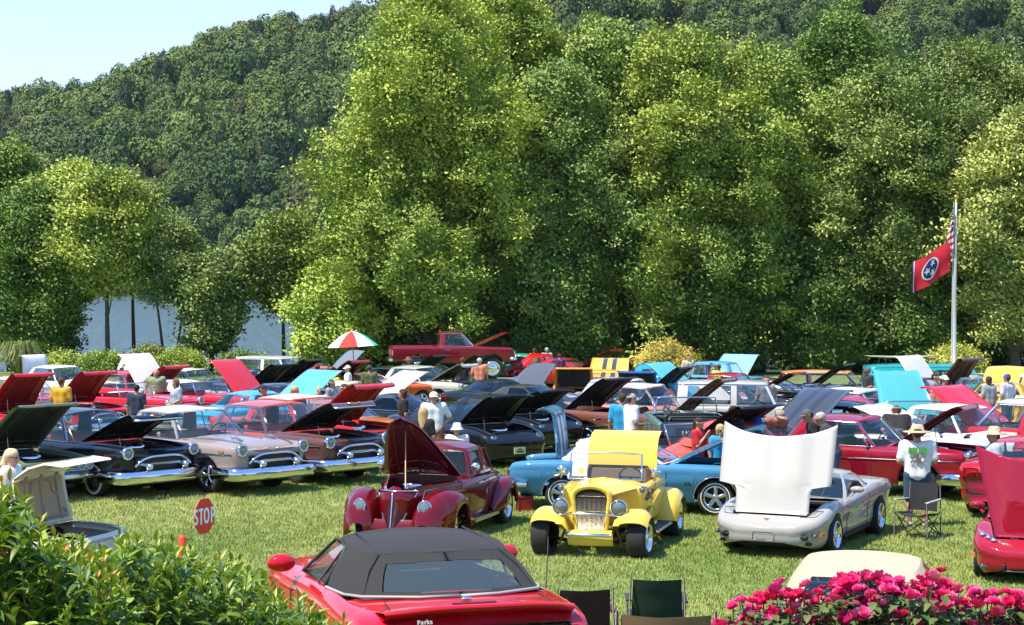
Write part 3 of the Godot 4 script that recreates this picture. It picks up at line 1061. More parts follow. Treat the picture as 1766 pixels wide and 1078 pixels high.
# a whole car from a specification; returns its node
func car(sp: Dictionary, called: String, label: String, p: Vector3, heading: float, o := {}) -> Node3D:
	var c := thing(called, label, o.get("cat", "car"), p, deg_to_rad(heading - 90.0), o.get("group", ""))
	var key: String = sp.key
	var body: Material = paint(o.color)
	var roofm: Material = paint(o.roof) if o.has("roof") else body
	if o.get("soft", false): roofm = cloth(o.roof)
	var trimm := chrome()
	var dark := mat("black_trim", col(0.02, 0.02, 0.02), 0.6)
	var opens := []
	if not o.get("nocab", false): opens.append([sp.cab_rear, sp.cowl - 0.02])
	if o.has("hood"): opens.append([sp.hood[0] if sp.hood[0] < sp.hood[1] else sp.hood[1], maxf(sp.hood[0], sp.hood[1])])
	if o.has("trunk"): opens.append([minf(sp.trunk[0], sp.trunk[1]), maxf(sp.trunk[0], sp.trunk[1])])
	if sp.has("bed"): opens.append(sp.bed)
	var bk := "body_%s_%s_%s" % [key, o.has("hood"), o.has("trunk")]
	if not cache.has(bk):
		var s: Dictionary = sp.duplicate()
		s.open = opens
		cache[bk] = body_shell(s)
	part("body", cache[bk], body, c)
	# floor pan and interior
	var ck := "chassis_" + key
	var lo: float = sp.hw[0][0]
	var hi: float = sp.hw[-1][0]
	if not cache.has(ck):
		var st := ST()
		var b0 := pl(sp.bot, 0.0)
		box(st, V((lo + hi) * 0.5, b0 + 0.08, 0), V((hi - lo) * 0.93, 0.10, pl(sp.hw, 0.0) * 1.1), Basis(), 0.02)
		box(st, V((sp.cowl + sp.cab_rear) * 0.5, b0 + 0.07, 0), V(sp.cowl - sp.cab_rear, 0.08, pl(sp.hw, 0.0) * 1.85))
		for w in sp.axles: box(st, V(w, sp.wr, 0), V(0.09, 0.09, sp.track * 1.8))
		cache[ck] = done(st)
	part("chassis", cache[ck], mat("chassis_black", col(0.015, 0.015, 0.015), 0.8), c)
	var inm: Material = mat("interior_%.2f%.2f%.2f" % [o.get("inside", Color(0.03, 0.03, 0.03)).r, o.get("inside", Color(0.03, 0.03, 0.03)).g, o.get("inside", Color(0.03, 0.03, 0.03)).b], o.get("inside", Color(0.03, 0.03, 0.03)).linear_to_srgb(), 0.6)
	var hw0 := pl(sp.hw, 0.0)
	var belt := pl(sp.sh, (sp.cowl + sp.cab_rear) * 0.5)
	for k in sp.get("seats", 2):
		var sx: float = sp.cowl - 1.05 - k * sp.get("seat_gap", 0.88)
		var sk := "seat_%.2f_%.2f" % [hw0, belt]
		if not cache.has(sk):
			var st := ST()
			box(st, V(0.22, -0.42, 0), V(0.55, 0.18, hw0 * 1.6), Basis(), 0.05)
			box(st, V(-0.10, -0.10, 0), V(0.16, 0.62, hw0 * 1.6), Basis(V(0, 0, 1), 0.2), 0.05)
			cache[sk] = done(st)
		var low_seat: bool = k > 0 and sp.cab_rear > -1.8
		part("seat", cache[sk], inm, c, Transform3D(Basis().scaled(V(1, 0.72 if low_seat else 1.0, 0.86)), V(sx + (0.12 if low_seat else 0.0), belt - (0.20 if low_seat else 0.12), 0)))
	if not cache.has("dash" + key):
		var st := ST()
		box(st, V(sp.cowl - 0.18, pl(sp.sh, sp.cowl) - 0.10, 0), V(0.30, 0.16, pl(sp.hw, sp.cowl) * 1.75), Basis(), 0.05)
		cache["dash" + key] = done(st)
	part("dashboard", cache["dash" + key], inm, c)
	part("steering_wheel", steering(), dark, c, Transform3D(Basis(), V(sp.cowl - 0.50, belt + 0.09, -0.36)))
	# greenhouse
	if not o.get("open_top", false) and sp.has("ring"):
		var rk: String = "cabin_" + key
		if not cache.has(rk): cache[rk] = cabin(sp.ring, sp.get("roof_crown", 0.06))
		var g: Array = cache[rk]
		var rf := part("roof", g[0], roofm, c)
		part("pillars", g[1], roofm if o.get("soft", false) or o.get("roof_pillars", false) else body, c)
		for k in g[2]:
			part("windscreen" if k.begins_with("wind") else ("side_window" if k.begins_with("side") else "rear_window"), g[2][k], pane_mat(o.get("tint", 0)), c)
		if sp.get("drip", true) and not o.get("soft", false) and o.get("chrome", true):
			var dk := "trim_" + key
			if not cache.has(dk):
				var st := ST()
				for m in [1, -1]:
					var top := []
					var base := []
					for cc in g[3]:
						if cc[1] == "side" or cc[1] == "wall":
							top.append(V(lerpf(cc[0][0], cc[0][3], 0.93), lerpf(cc[0][1], cc[0][4], 0.93), (lerpf(cc[0][2], cc[0][5], 0.93) + 0.012) * m))
							base.append(V(cc[0][0], cc[0][1] + 0.012, (cc[0][2] + 0.008) * m))
					if top.size() > 1:
						tube(st, top, [0.011], 4)
						tube(st, base, [0.011], 4)
						tube(st, [base[0], top[0]], [0.017], 5)
						for pp in sp.get("posts", []):
							var j := clampi(int(round((top.size() - 1) * pp)), 0, top.size() - 1)
							tube(st, [base[j], top[j]], [0.018], 4)
				cache[dk] = done(st)
			part("window_trim", cache[dk], trimm, c)
	elif o.get("open_top", false):
		# windscreen frame of an open car
		var wk := "screen_" + key
		if not cache.has(wk):
			var xb: float = sp.cowl - 0.04
			var y0 := pl(sp.sh, xb)
			var zz := pl(sp.hw, xb) - 0.14
			var fr := []
			var st := ST()
			var rows := []
			for e in [0.0, 1.0]:
				var r := []
				for i in 9:
					var k := i / 4.0 - 1.0
					r.append(V(xb - 0.05 - 0.16 * k * k - e * 0.24, y0 + 0.02 + e * 0.40, zz * k * (1.0 - e * 0.1)))
				rows.append(r)
			sheet(st, rows)
			var fs := ST()
			tube(fs, [rows[0][0], rows[1][0], rows[1][1], rows[1][2], rows[1][4], rows[1][6], rows[1][7], rows[1][8], rows[0][8]], [0.018], 5)
			cache[wk] = [done(fs), done(st)]
		part("windscreen_frame", cache[wk][0], trimm, c)
		part("windscreen", cache[wk][1], pane_mat(), c)
	# hood
	var hk := "hood_%s_%s" % [key, o.has("hood")]
	if not cache.has(hk): cache[hk] = lid(sp, sp.hood[0], sp.hood[1], 0.03, sp.get("lip", 0.0))
	var hd: Array = cache[hk]
	if o.has("hood"):
		var s := 1.0 if sp.hood[1] > sp.hood[0] else -1.0
		var hx := Transform3D(Basis(V(0, 0, 1), deg_to_rad(o.hood) * s), hd[2])
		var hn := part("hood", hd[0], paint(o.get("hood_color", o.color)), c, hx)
		part("hood_lining", hd[1], mat("lining_%.2f_%.2f_%.2f" % [o.get("lining", Color(0.012, 0.012, 0.012)).r, o.get("lining", Color(0.012, 0.012, 0.012)).g, o.get("lining", Color(0.012, 0.012, 0.012)).b], o.get("lining", Color(0.012, 0.012, 0.012)).linear_to_srgb(), 0.5), hn)
		if o.has("stripes"):
			var sk := "stripe_" + key
			if not cache.has(sk):
				var st := ST()
				for m in [-1, 1]:
					var rows := []
					for i in 11:
						var x := lerpf(sp.hood[0], sp.hood[1], 0.02 + 0.96 * i / 10.0)
						var r := []
						for j in 4:
							var z: float = m * (0.05 + 0.07 * j)
							r.append(V(x, skin_y(sp, x, z) + 0.004, z) - hd[2])
						rows.append(r)
					sheet(st, rows)
				cache[sk] = done(st)
			part("racing_stripes", cache[sk], paint(o.stripes), hn)
		var ek := "engine_" + key
		if not cache.has(ek):
			var xa: float = minf(sp.hood[0], sp.hood[1])
			var xb: float = maxf(sp.hood[0], sp.hood[1])
			var xm := (xa + xb) * 0.5
			var yy := minf(skin_y(sp, xm, 0), pl(sp.sh, xm))
			var st := ST()   # bay tub
			var zz := minf(pl(sp.zi, xm), pl(sp.hw, xm) - 0.08)
			box(st, V(xm, yy - 0.48, 0), V(xb - xa, 0.03, zz * 2.0))
			for m in [-1, 1]: box(st, V(xm, yy - 0.29, zz * m), V(xb - xa - 0.1, 0.36, 0.03))
			box(st, V(xa + 0.02, yy - 0.26, 0), V(0.03, 0.44, zz * 2.0))
			box(st, V(xb - 0.10, yy - 0.26, 0), V(0.06, 0.40, zz * 1.6))
			var en := ST()
			box(en, V(xm, yy - 0.30, 0), V(0.62, 0.26, 0.30), Basis(), 0.04)
			for m in [-1, 1]: box(en, V(xm, yy - 0.19, 0.20 * m), V(0.56, 0.12, 0.16), Basis(V(1, 0, 0), 0.5 * m), 0.03)
			var ac := ST()
			lathe(ac, [[0.001, -0.06], [0.19, -0.06], [0.20, -0.02], [0.20, 0.02], [0.17, 0.05], [0.04, 0.06], [0.001, 0.075]], 20, Transform3D(Basis(V(1, 0, 0), -PI / 2), V(xm, yy - 0.07, 0)))
			var pr := ST()
			cache[ek] = [done(st), done(en), done(ac)]
		part("engine_bay", cache[ek][0], mat("bay_black", col(0.02, 0.02, 0.02), 0.7), c)
		part("engine", cache[ek][1], mat("engine_paint_%s" % o.get("engine", "grey"), {"grey": col(0.12, 0.12, 0.12), "red": col(0.35, 0.05, 0.02), "blue": col(0.03, 0.12, 0.3)}[o.get("engine", "grey")], 0.4), c)
		part("air_cleaner", cache[ek][2], trimm, c)
		if o.get("prop", true):
			var st := ST()
			var ez: float = inner(sp, sp.hood[1]) * 0.8
			var tipl := V((sp.hood[1] - sp.hood[0]) * 0.62, -0.03, ez)
			var tip: Vector3 = hx * tipl
			tube(st, [V(tip.x + 0.12 * s, pl(sp.sh, tip.x) - 0.08, ez), tip], [0.008], 4)
			part("hood_prop", done(st), dark, c)
	else:
		part("hood", hd[0], paint(o.get("hood_color", o.color)), c, Transform3D(Basis(), hd[2] + V(0, 0.004, 0)))
	# trunk
	if o.has("trunk"):
		var tk := "trunk_" + key
		if not cache.has(tk): cache[tk] = lid(sp, sp.trunk[0], sp.trunk[1], 0.03, sp.get("trunk_lip", 0.12))
		var td: Array = cache[tk]
		var tn := part("trunk_lid", td[0], body, c, Transform3D(Basis(V(0, 0, 1), -deg_to_rad(o.trunk)), td[2]))
		part("trunk_lining", td[1], mat("lining_t_%.2f" % o.get("trunk_lining", Color(0.02, 0.02, 0.02)).r, o.get("trunk_lining", Color(0.02, 0.02, 0.02)).linear_to_srgb(), 0.7), tn)
		var st := ST()
		var xm: float = (sp.trunk[0] + sp.trunk[1]) * 0.5
		box(st, V(xm, skin_y(sp, xm, 0) - 0.36, 0), V(absf(sp.trunk[0] - sp.trunk[1]), 0.03, pl(sp.zi, xm) * 1.9))
		part("trunk_floor", done(st), mat("bay_black", col(0.02, 0.02, 0.02), 0.7), c)
	# wheels
	var wst: String = o.get("rim", sp.get("rim", "five"))
	for k in 2:
		for m in [1, -1]:
			put_wheel(c, sp.axles[k], m * sp.track, sp.wr, sp.get("ww", 0.20), wst, o.get("wall", ""), 0.0)
	# bumpers, grille, lamps
	for b in sp.get("bumpers", []):   # [x, y, half width, height, sweep, wrap, front?]
		var bm: Material = trimm if o.get("chrome", true) and not b.size() > 7 else body
		var xf := Transform3D(Basis(), V(b[0], b[1], 0)) if b[6] else Transform3D(Basis(Vector3.UP, PI), V(b[0], b[1], 0))
		part("front_bumper" if b[6] else "rear_bumper", bumper_mesh(b[2], b[3], b[4], b[5]), bm, c, xf)
	if sp.has("grille"):
		var gk := "grille_" + key
		if not cache.has(gk):
			var st := ST()
			var bs := ST()
			var gg = sp.grille   # x, y, half width, height, style
			box(st, V(gg[0] - 0.03, gg[1], 0), V(0.05, gg[3], gg[2] * 2.0), Basis(), 0.02)
			if gg[4] == "bars":
				for i in 5: box(bs, V(gg[0], gg[1] + gg[3] * (i / 4.0 - 0.5) * 0.86, 0), V(0.02, 0.012, gg[2] * 1.94))
				for i in 3: box(bs, V(gg[0] - 0.004, gg[1], gg[2] * (i - 1) * 0.66), V(0.016, gg[3] * 0.9, 0.012))
			elif gg[4] == "eggcrate":
				for i in 6: box(bs, V(gg[0], gg[1] + gg[3] * (i / 5.0 - 0.5) * 0.9, 0), V(0.02, 0.010, gg[2] * 1.96))
				for i in 21: box(bs, V(gg[0] + 0.003, gg[1], gg[2] * (i / 10.0 - 1.0) * 0.97), V(0.02, gg[3] * 0.92, 0.010))
			elif gg[4] == "oval":
				box(bs, V(gg[0] + 0.02, gg[1] + gg[3] * 0.05, 0), V(0.05, 0.045, gg[2] * 1.8), Basis(), 0.015)
				for m in [-1, 1]: ball(bs, V(gg[0] + 0.08, gg[1] - gg[3] * 0.12, m * gg[2] * 0.66), V(0.14, 0.075, 0.075), 12)
				var arc := []
				for i in 13:
					var k := i / 6.0 - 1.0
					arc.append(V(gg[0] + 0.03 - 0.05 * k * k, gg[1] + gg[3] * (0.62 - 0.75 * pow(absf(k), 4.0)), gg[2] * 1.02 * k))
				tube(bs, arc, [0.026], 6)
			cache[gk] = [done(st), done(bs) if gg[4] != "none" else null]
		part("grille", cache[gk][0], dark, c)
		if cache[gk][1]: part("grille_bars", cache[gk][1], trimm, c)
	for l in sp.get("lamps", []):
		for m in [1, -1]: lamp(c, V(l[0], l[1], l[2] * m), l[3], "headlight", 0.0, l[4] if l.size() > 4 else 0.25)
	for l in sp.get("tails", []):   # x, y, z, size y, size z
		var lk := "tail_%.2f_%.2f" % [l[3], l[4]]
		if not cache.has(lk):
			var st := ST()
			box(st, Vector3.ZERO, V(0.06, l[3], l[4]), Basis(), 0.02)
			var fr := ST()
			box(fr, V(0.012, 0, 0), V(0.06, l[3] + 0.03, l[4] + 0.03), Basis(), 0.02)
			cache[lk] = [done(st), done(fr)]
		for m in [1, -1]:
			var tl := part("tail_lamp", cache[lk][0], red_lens(), c, Transform3D(Basis(), V(l[0], l[1], l[2] * m)))
			part("bezel", cache[lk][1], trimm if o.get("chrome", true) else dark, tl)
	# side trim, door seams and handles
	var sk2 := "seams_" + key
	if not cache.has(sk2):
		var st := ST()
		var hs := ST()
		for m in [1, -1]:
			for x in sp.get("doors", []):
				var path := []
				for i in 7:
					var y: float = lerpf(pl(sp.bot, x) + 0.05, pl(sp.sh, x) - 0.03, i / 6.0)
					path.append(V(x, y, m * (side_z(sp, x, y) + 0.001)))
				tube(st, path, [0.006], 4, false)
			for x in sp.get("handles", []):
				var y: float = pl(sp.sh, x) - 0.13
				box(hs, V(x, y, m * (side_z(sp, x, y) + 0.02)), V(0.16, 0.022, 0.03), Basis(), 0.008)
		cache[sk2] = [done(st), done(hs)]
	if sp.get("doors", []).size(): part("door_seams", cache[sk2][0], mat("seam", col(0.01, 0.01, 0.01), 0.8), c)
	if sp.get("handles", []).size() and o.get("chrome", true): part("door_handles", cache[sk2][1], trimm, c)
	if sp.has("molding") and o.get("chrome", true):
		var mk := "molding_" + key
		if not cache.has(mk):
			var st := ST()
			for m in [1, -1]:
				for run in sp.molding:
					var path := []
					for i in run.size() - 1:
						for k in 6:
							var x := lerpf(run[i][0], run[i + 1][0], k / 6.0)
							var y := lerpf(run[i][1], run[i + 1][1], k / 6.0)
							path.append(V(x, y, m * (side_z(sp, x, y) + 0.004)))
					var e = run[-1]
					path.append(V(e[0], e[1], m * (side_z(sp, e[0], e[1]) + 0.004)))
					tube(st, path, [0.014], 5)
			cache[mk] = done(st)
		part("side_molding", cache[mk], trimm, c)
	return c

func side_z(sp: Dictionary, x: float, y: float) -> float:
	var hw := pl(sp.hw, x)
	var sh := pl(sp.sh, x)
	var b0 := pl(sp.bot, x)
	var u0 := clampf((y - b0) / maxf(sh - b0, 0.05), 0.0, 1.0)
	var t := clampf((u0 - sp.rs) / (1.0 - sp.rs), 0.0, 1.0)
	var z: float = hw - sp.tuck * pow(1.0 - u0, 2.0) - sp.r * (1.0 - sqrt(maxf(1.0 - t * t, 0.0)))
	if sp.has("side"): z += pl(sp.side, u0)
	return z

func mirror(c: Node3D, p: Vector3, m: Material) -> void:
	if not cache.has("mirror"):
		var st := ST()
		ball(st, V(0, 0.09, 0), V(0.05, 0.07, 0.09), 10)
		tube(st, [V(0.05, -0.04, 0), V(0, 0.06, 0)], [0.014], 5)
		cache["mirror"] = done(st)
	part("mirror", cache["mirror"], m, c, Transform3D(Basis(), p))

# ---------------------------------------------------------------- specifications
func spec(kind: String) -> Dictionary:
	if cache.has("spec_" + kind): return cache["spec_" + kind]
	var s := {}
	match kind:
		"fifties", "fifties_wagon", "fifties_post":   # a finned four-door of 1957
			s = {
				"hw": [[-2.55, 0.72], [-2.45, 0.86], [-2.1, 0.93], [-1.0, 0.95], [0.5, 0.95], [1.6, 0.945], [2.15, 0.92], [2.38, 0.86], [2.46, 0.72]],
				"sh": [[-2.55, 0.86], [-2.5, 1.0], [-2.3, 1.03], [-1.4, 1.0], [0.6, 0.99], [1.6, 0.985], [2.2, 0.975], [2.40, 0.95], [2.46, 0.88]],
				"top": [[-2.55, 0.70], [-2.45, 0.90], [-2.1, 0.99], [-1.4, 1.02], [0.6, 1.05], [0.9, 1.06], [1.5, 1.05], [2.1, 1.0], [2.34, 0.93], [2.46, 0.82]],
				"bot": [[-2.55, 0.46], [-2.4, 0.36], [-2.0, 0.30], [0.0, 0.26], [1.8, 0.28], [2.3, 0.34], [2.46, 0.46]],
				"zi": [[-2.4, 0.62], [0.6, 0.72], [1.6, 0.64], [2.46, 0.58]],
				"axles": [-1.44, 1.48], "wr": 0.345, "ar": 0.44, "ww": 0.19, "track": 0.76, "r": 0.13, "rs": 0.80, "tuck": 0.09, "crown": 3.0,
				"cowl": 0.80, "cab_rear": -1.42, "hood": [0.86, 2.36], "lip": 0.13, "trunk": [-1.55, -2.42], "trunk_lip": 0.25,
				"side": [[0.0, 0.0], [0.45, 0.0], [0.6, 0.012], [0.75, 0.006], [1.0, 0.0]],
				"ring": [
					[0.96, 1.04, 0.0, 0.34, 1.53, 0.0, "wind", 0.03, 0.94], [0.88, 1.03, 0.42, 0.28, 1.525, 0.36, "wind", 0.03, 0.94], [0.70, 1.00, 0.70, 0.17, 1.505, 0.56, "wind", 0.03, 0.94], [0.56, 0.99, 0.80, 0.12, 1.49, 0.61, "wall"],
					[0.50, 0.985, 0.82, 0.08, 1.485, 0.625, "side", 0.03, 0.90], [-0.35, 0.99, 0.84, -0.45, 1.50, 0.655, "side", 0.03, 0.90], [-1.02, 1.0, 0.82, -0.82, 1.485, 0.635, "wall"], [-1.24, 1.0, 0.78, -0.98, 1.475, 0.60, "wall"],
					[-1.38, 1.01, 0.70, -1.08, 1.475, 0.54, "rear", 0.05, 0.90], [-1.58, 1.015, 0.40, -1.18, 1.49, 0.32, "rear", 0.05, 0.90], [-1.64, 1.02, 0.0, -1.2, 1.495, 0.0, "end"]],
				"roof_crown": 0.085, "posts": [0.50],
				"bumpers": [[2.64, 0.43, 0.90, 0.25, 0.10, 0.55, true], [-2.62, 0.50, 0.86, 0.17, 0.10, 0.4, false]],
				"grille": [2.53, 0.66, 0.62, 0.24, "oval"], "lamps": [[2.46, 0.885, 0.755, 0.088, 0.42]], "tails": [[-2.53, 0.74, 0.80, 0.16, 0.08]],
				"doors": [0.52, -0.38, -1.2], "handles": [-0.22, -1.05], "molding": [[[2.3, 0.80], [1.0, 0.78], [-0.6, 0.72], [-1.2, 0.62], [-2.4, 0.62]]], "rim": "cap"}
			if kind == "fifties_wagon":
				s.cab_rear = -2.3
				s.seats = 2
				s.ring = s.ring.slice(0, 6) + [[-1.1, 1.0, 0.84, -1.15, 1.50, 0.65, "wall"], [-1.2, 1.0, 0.84, -1.25, 1.50, 0.65, "side", 0.03, 0.9], [-2.15, 1.0, 0.80, -2.0, 1.49, 0.62, "wall"], [-2.3, 1.0, 0.70, -2.08, 1.49, 0.56, "rear", 0.05, 0.9], [-2.4, 1.0, 0.0, -2.15, 1.50, 0.0, "end"]]
			if kind == "fifties_post":   # the upright two-door of 1955: flat hood line, egg-crate grille
				s.grille = [2.52, 0.68, 0.56, 0.26, "eggcrate"]
				s.lamps = [[2.45, 0.87, 0.73, 0.092, 0.4]]
				s.top = [[-2.55, 0.70], [-2.45, 0.92], [-2.1, 1.0], [-1.4, 1.03], [0.6, 1.05], [0.9, 1.06], [1.5, 1.05], [2.1, 1.0], [2.34, 0.93], [2.46, 0.74]]
				s.doors = [0.52, -0.62]
				s.handles = [-0.45]
				s.posts = [0.58]
				s.molding = [[[2.3, 0.78], [-0.2, 0.76]], [[-0.9, 0.98], [-0.7, 0.72], [-2.4, 0.70]]]
				s.rim = "five"
		"muscle", "muscle_fast":   # long-hood coupe of the late sixties
			s = {
				"hw": [[-2.42, 0.74], [-2.34, 0.86], [-2.0, 0.92], [-1.3, 0.945], [0.5, 0.93], [1.6, 0.93], [2.1, 0.90], [2.34, 0.84], [2.42, 0.76]],
				"sh": [[-2.42, 0.80], [-2.34, 0.90], [-2.0, 0.94], [-1.2, 0.965], [-0.3, 0.92], [0.7, 0.92], [1.6, 0.90], [2.2, 0.86], [2.42, 0.80]],
				"top": [[-2.42, 0.78], [-2.3, 0.91], [-1.5, 0.98], [-0.5, 0.97], [0.75, 0.97], [1.6, 0.95], [2.2, 0.87], [2.42, 0.78]],
				"bot": [[-2.42, 0.44], [-2.2, 0.34], [-1.8, 0.28], [0.0, 0.22], [1.8, 0.25], [2.25, 0.32], [2.42, 0.44]],
				"zi": [[-2.4, 0.66], [0.6, 0.74], [2.42, 0.70]],
				"axles": [-1.38, 1.45], "wr": 0.335, "ar": 0.40, "ww": 0.22, "track": 0.77, "r": 0.10, "rs": 0.82, "tuck": 0.13, "crown": 2.4,
				"cowl": 0.62, "cab_rear": -1.2, "hood": [0.70, 2.34], "lip": 0.06, "trunk": [-1.55, -2.36], "trunk_lip": 0.14,
				"side": [[0.0, 0.0], [0.3, 0.0], [0.55, 0.02], [0.62, 0.024], [0.72, 0.0], [1.0, 0.0]],
				"ring": [
					[0.72, 0.97, 0.0, -0.06, 1.32, 0.0, "wind", 0.02, 0.94], [0.64, 0.96, 0.45, -0.09, 1.315, 0.36, "wind", 0.02, 0.94], [0.50, 0.93, 0.74, -0.16, 1.30, 0.53, "wall"],
					[0.42, 0.93, 0.79, -0.20, 1.295, 0.56, "side", 0.02, 0.90], [-0.75, 0.945, 0.81, -0.62, 1.30, 0.57, "wall"], [-1.25, 0.965, 0.76, -0.92, 1.28, 0.53, "wall"],
					[-1.38, 0.97, 0.66, -1.0, 1.275, 0.47, "rear", 0.05, 0.92], [-1.50, 0.975, 0.36, -1.06, 1.285, 0.26, "rear", 0.05, 0.92], [-1.54, 0.98, 0.0, -1.08, 1.29, 0.0, "end"]],
				"roof_crown": 0.06, "posts": [],
				"bumpers": [[2.47, 0.50, 0.86, 0.11, 0.08, 0.35, true], [-2.47, 0.52, 0.86, 0.11, 0.07, 0.3, false]],
				"grille": [2.44, 0.69, 0.80, 0.17, "bars"], "lamps": [[2.44, 0.70, 0.70, 0.072, 0.15], [2.44, 0.70, 0.52, 0.072, 0.15]], "tails": [[-2.43, 0.72, 0.62, 0.10, 0.30]],
				"doors": [0.55, -0.72], "handles": [-0.55], "rim": "five"}
			if kind == "muscle_fast":
				s.ring = s.ring.slice(0, 4) + [[-0.75, 0.945, 0.81, -0.60, 1.30, 0.57, "wall"], [-1.85, 0.95, 0.74, -0.80, 1.29, 0.53, "wall"], [-1.95, 0.95, 0.62, -0.86, 1.29, 0.46, "rear", 0.12, 0.95], [-2.02, 0.95, 0.0, -0.9, 1.30, 0.0, "end"]]
				s.trunk = [-2.02, -2.36]
				s.cab_rear = -1.7
		"modern":   # wedge coupe of the 2000s
			s = {
				"hw": [[-2.38, 0.70], [-2.28, 0.86], [-1.9, 0.93], [-1.3, 0.95], [0.4, 0.92], [1.5, 0.935], [2.0, 0.90], [2.28, 0.80], [2.38, 0.66]],
				"sh": [[-2.38, 0.86], [-2.28, 0.98], [-1.9, 1.02], [-1.2, 1.02], [0.6, 0.95], [1.5, 0.91], [2.1, 0.82], [2.38, 0.66]],
				"top": [[-2.38, 0.84], [-2.28, 1.03], [-1.9, 1.07], [-1.2, 1.06], [0.7, 1.0], [1.4, 0.98], [2.0, 0.90], [2.3, 0.78], [2.38, 0.66]],
				"bot": [[-2.38, 0.34], [-2.2, 0.26], [-1.6, 0.20], [1.7, 0.17], [2.2, 0.20], [2.38, 0.28]],
				"zi": [[-2.4, 0.60], [0.6, 0.74], [1.8, 0.66], [2.38, 0.58]],
				"axles": [-1.36, 1.36], "wr": 0.345, "ar": 0.385, "ww": 0.24, "track": 0.80, "r": 0.12, "rs": 0.78, "tuck": 0.11, "crown": 2.2,
				"cowl": 0.78, "cab_rear": -1.35, "hood": [0.86, 2.22], "lip": 0.05, "trunk": [-1.62, -2.30], "trunk_lip": 0.12,
				"side": [[0.0, 0.0], [0.2, 0.02], [0.4, -0.02], [0.62, 0.01], [0.8, 0.0], [1.0, 0.0]],
				"ring": [
					[0.98, 1.0, 0.0, -0.02, 1.37, 0.0, "wind", 0.02, 0.95], [0.90, 0.99, 0.45, -0.05, 1.365, 0.38, "wind", 0.02, 0.95], [0.68, 0.96, 0.76, -0.14, 1.345, 0.55, "wall"],
					[0.58, 0.955, 0.80, -0.18, 1.34, 0.57, "side", 0.02, 0.90], [-0.62, 1.0, 0.82, -0.66, 1.345, 0.58, "wall"], [-1.3, 1.02, 0.78, -0.98, 1.32, 0.54, "wall"],
					[-1.48, 1.04, 0.66, -1.06, 1.315, 0.47, "rear", 0.05, 0.94], [-1.68, 1.06, 0.35, -1.12, 1.33, 0.26, "rear", 0.05, 0.94], [-1.74, 1.065, 0.0, -1.14, 1.335, 0.0, "end"]],
				"roof_crown": 0.05, "posts": [], "bumpers": [],
				"grille": [2.37, 0.56, 0.55, 0.16, "none"], "lamps": [[2.27, 0.70, 0.62, 0.085, 0.1]], "tails": [[-2.36, 0.83, 0.62, 0.17, 0.26]],
				"doors": [0.62, -0.62], "rim": "five", "drip": false}
		"forties":   # rounded coupe or sedan of about 1940
			s = {
				"hw": [[-2.25, 0.45], [-2.1, 0.70], [-1.6, 0.86], [-0.6, 0.88], [0.5, 0.86], [1.3, 0.86], [1.8, 0.82], [2.1, 0.66], [2.2, 0.40]],
				"sh": [[-2.25, 0.55], [-2.1, 0.76], [-1.6, 0.94], [-1.0, 0.98], [0.4, 0.98], [1.3, 0.92], [1.8, 0.84], [2.1, 0.70], [2.2, 0.55]],
				"top": [[-2.25, 0.60], [-2.05, 0.85], [-1.5, 1.08], [-0.6, 1.10], [0.5, 1.12], [1.2, 1.12], [1.8, 1.06], [2.08, 0.92], [2.2, 0.6]],
				"bot": [[-2.25, 0.40], [-2.0, 0.34], [0.0, 0.30], [1.9, 0.34], [2.2, 0.40]],
				"zi": [[-2.2, 0.45], [0.5, 0.58], [2.2, 0.30]],
				"axles": [-1.40, 1.42], "wr": 0.345, "ar": 0.42, "ww": 0.20, "track": 0.72, "r": 0.24, "rs": 0.55, "tuck": 0.06, "crown": 1.4,
				"cowl": 0.62, "cab_rear": -1.3, "hood": [0.66, 2.06], "lip": 0.10, "trunk": [-1.45, -2.1], "trunk_lip": 0.1,
				"ring": [
					[0.68, 1.12, 0.0, 0.22, 1.52, 0.0, "wind", 0.12, 0.88], [0.62, 1.10, 0.40, 0.18, 1.515, 0.34, "wind", 0.12, 0.88], [0.48, 1.03, 0.66, 0.10, 1.49, 0.52, "wall"],
					[0.34, 1.02, 0.72, 0.03, 1.48, 0.56, "side", 0.14, 0.86], [-0.42, 1.02, 0.76, -0.40, 1.49, 0.59, "wall"], [-0.52, 1.02, 0.76, -0.48, 1.49, 0.59, "side", 0.16, 0.84], [-0.98, 1.02, 0.74, -0.84, 1.46, 0.56, "wall"],
					[-1.35, 1.02, 0.64, -1.0, 1.43, 0.48, "wall"], [-1.55, 1.04, 0.40, -1.08, 1.44, 0.32, "rear", 0.35, 0.85], [-1.62, 1.05, 0.0, -1.12, 1.45, 0.0, "end"]],
				"roof_crown": 0.10, "posts": [], "drip": false,
				"bumpers": [[2.32, 0.45, 0.80, 0.10, 0.12, 0.2, true], [-2.34, 0.45, 0.78, 0.10, 0.10, 0.15, false]],
				"grille": [2.17, 0.62, 0.28, 0.30, "bars"], "lamps": [[2.02, 0.80, 0.62, 0.085, 0.3]], "tails": [[-2.16, 0.66, 0.60, 0.12, 0.08]],
				"doors": [0.42, -0.48], "handles": [-0.35], "rim": "cap"}
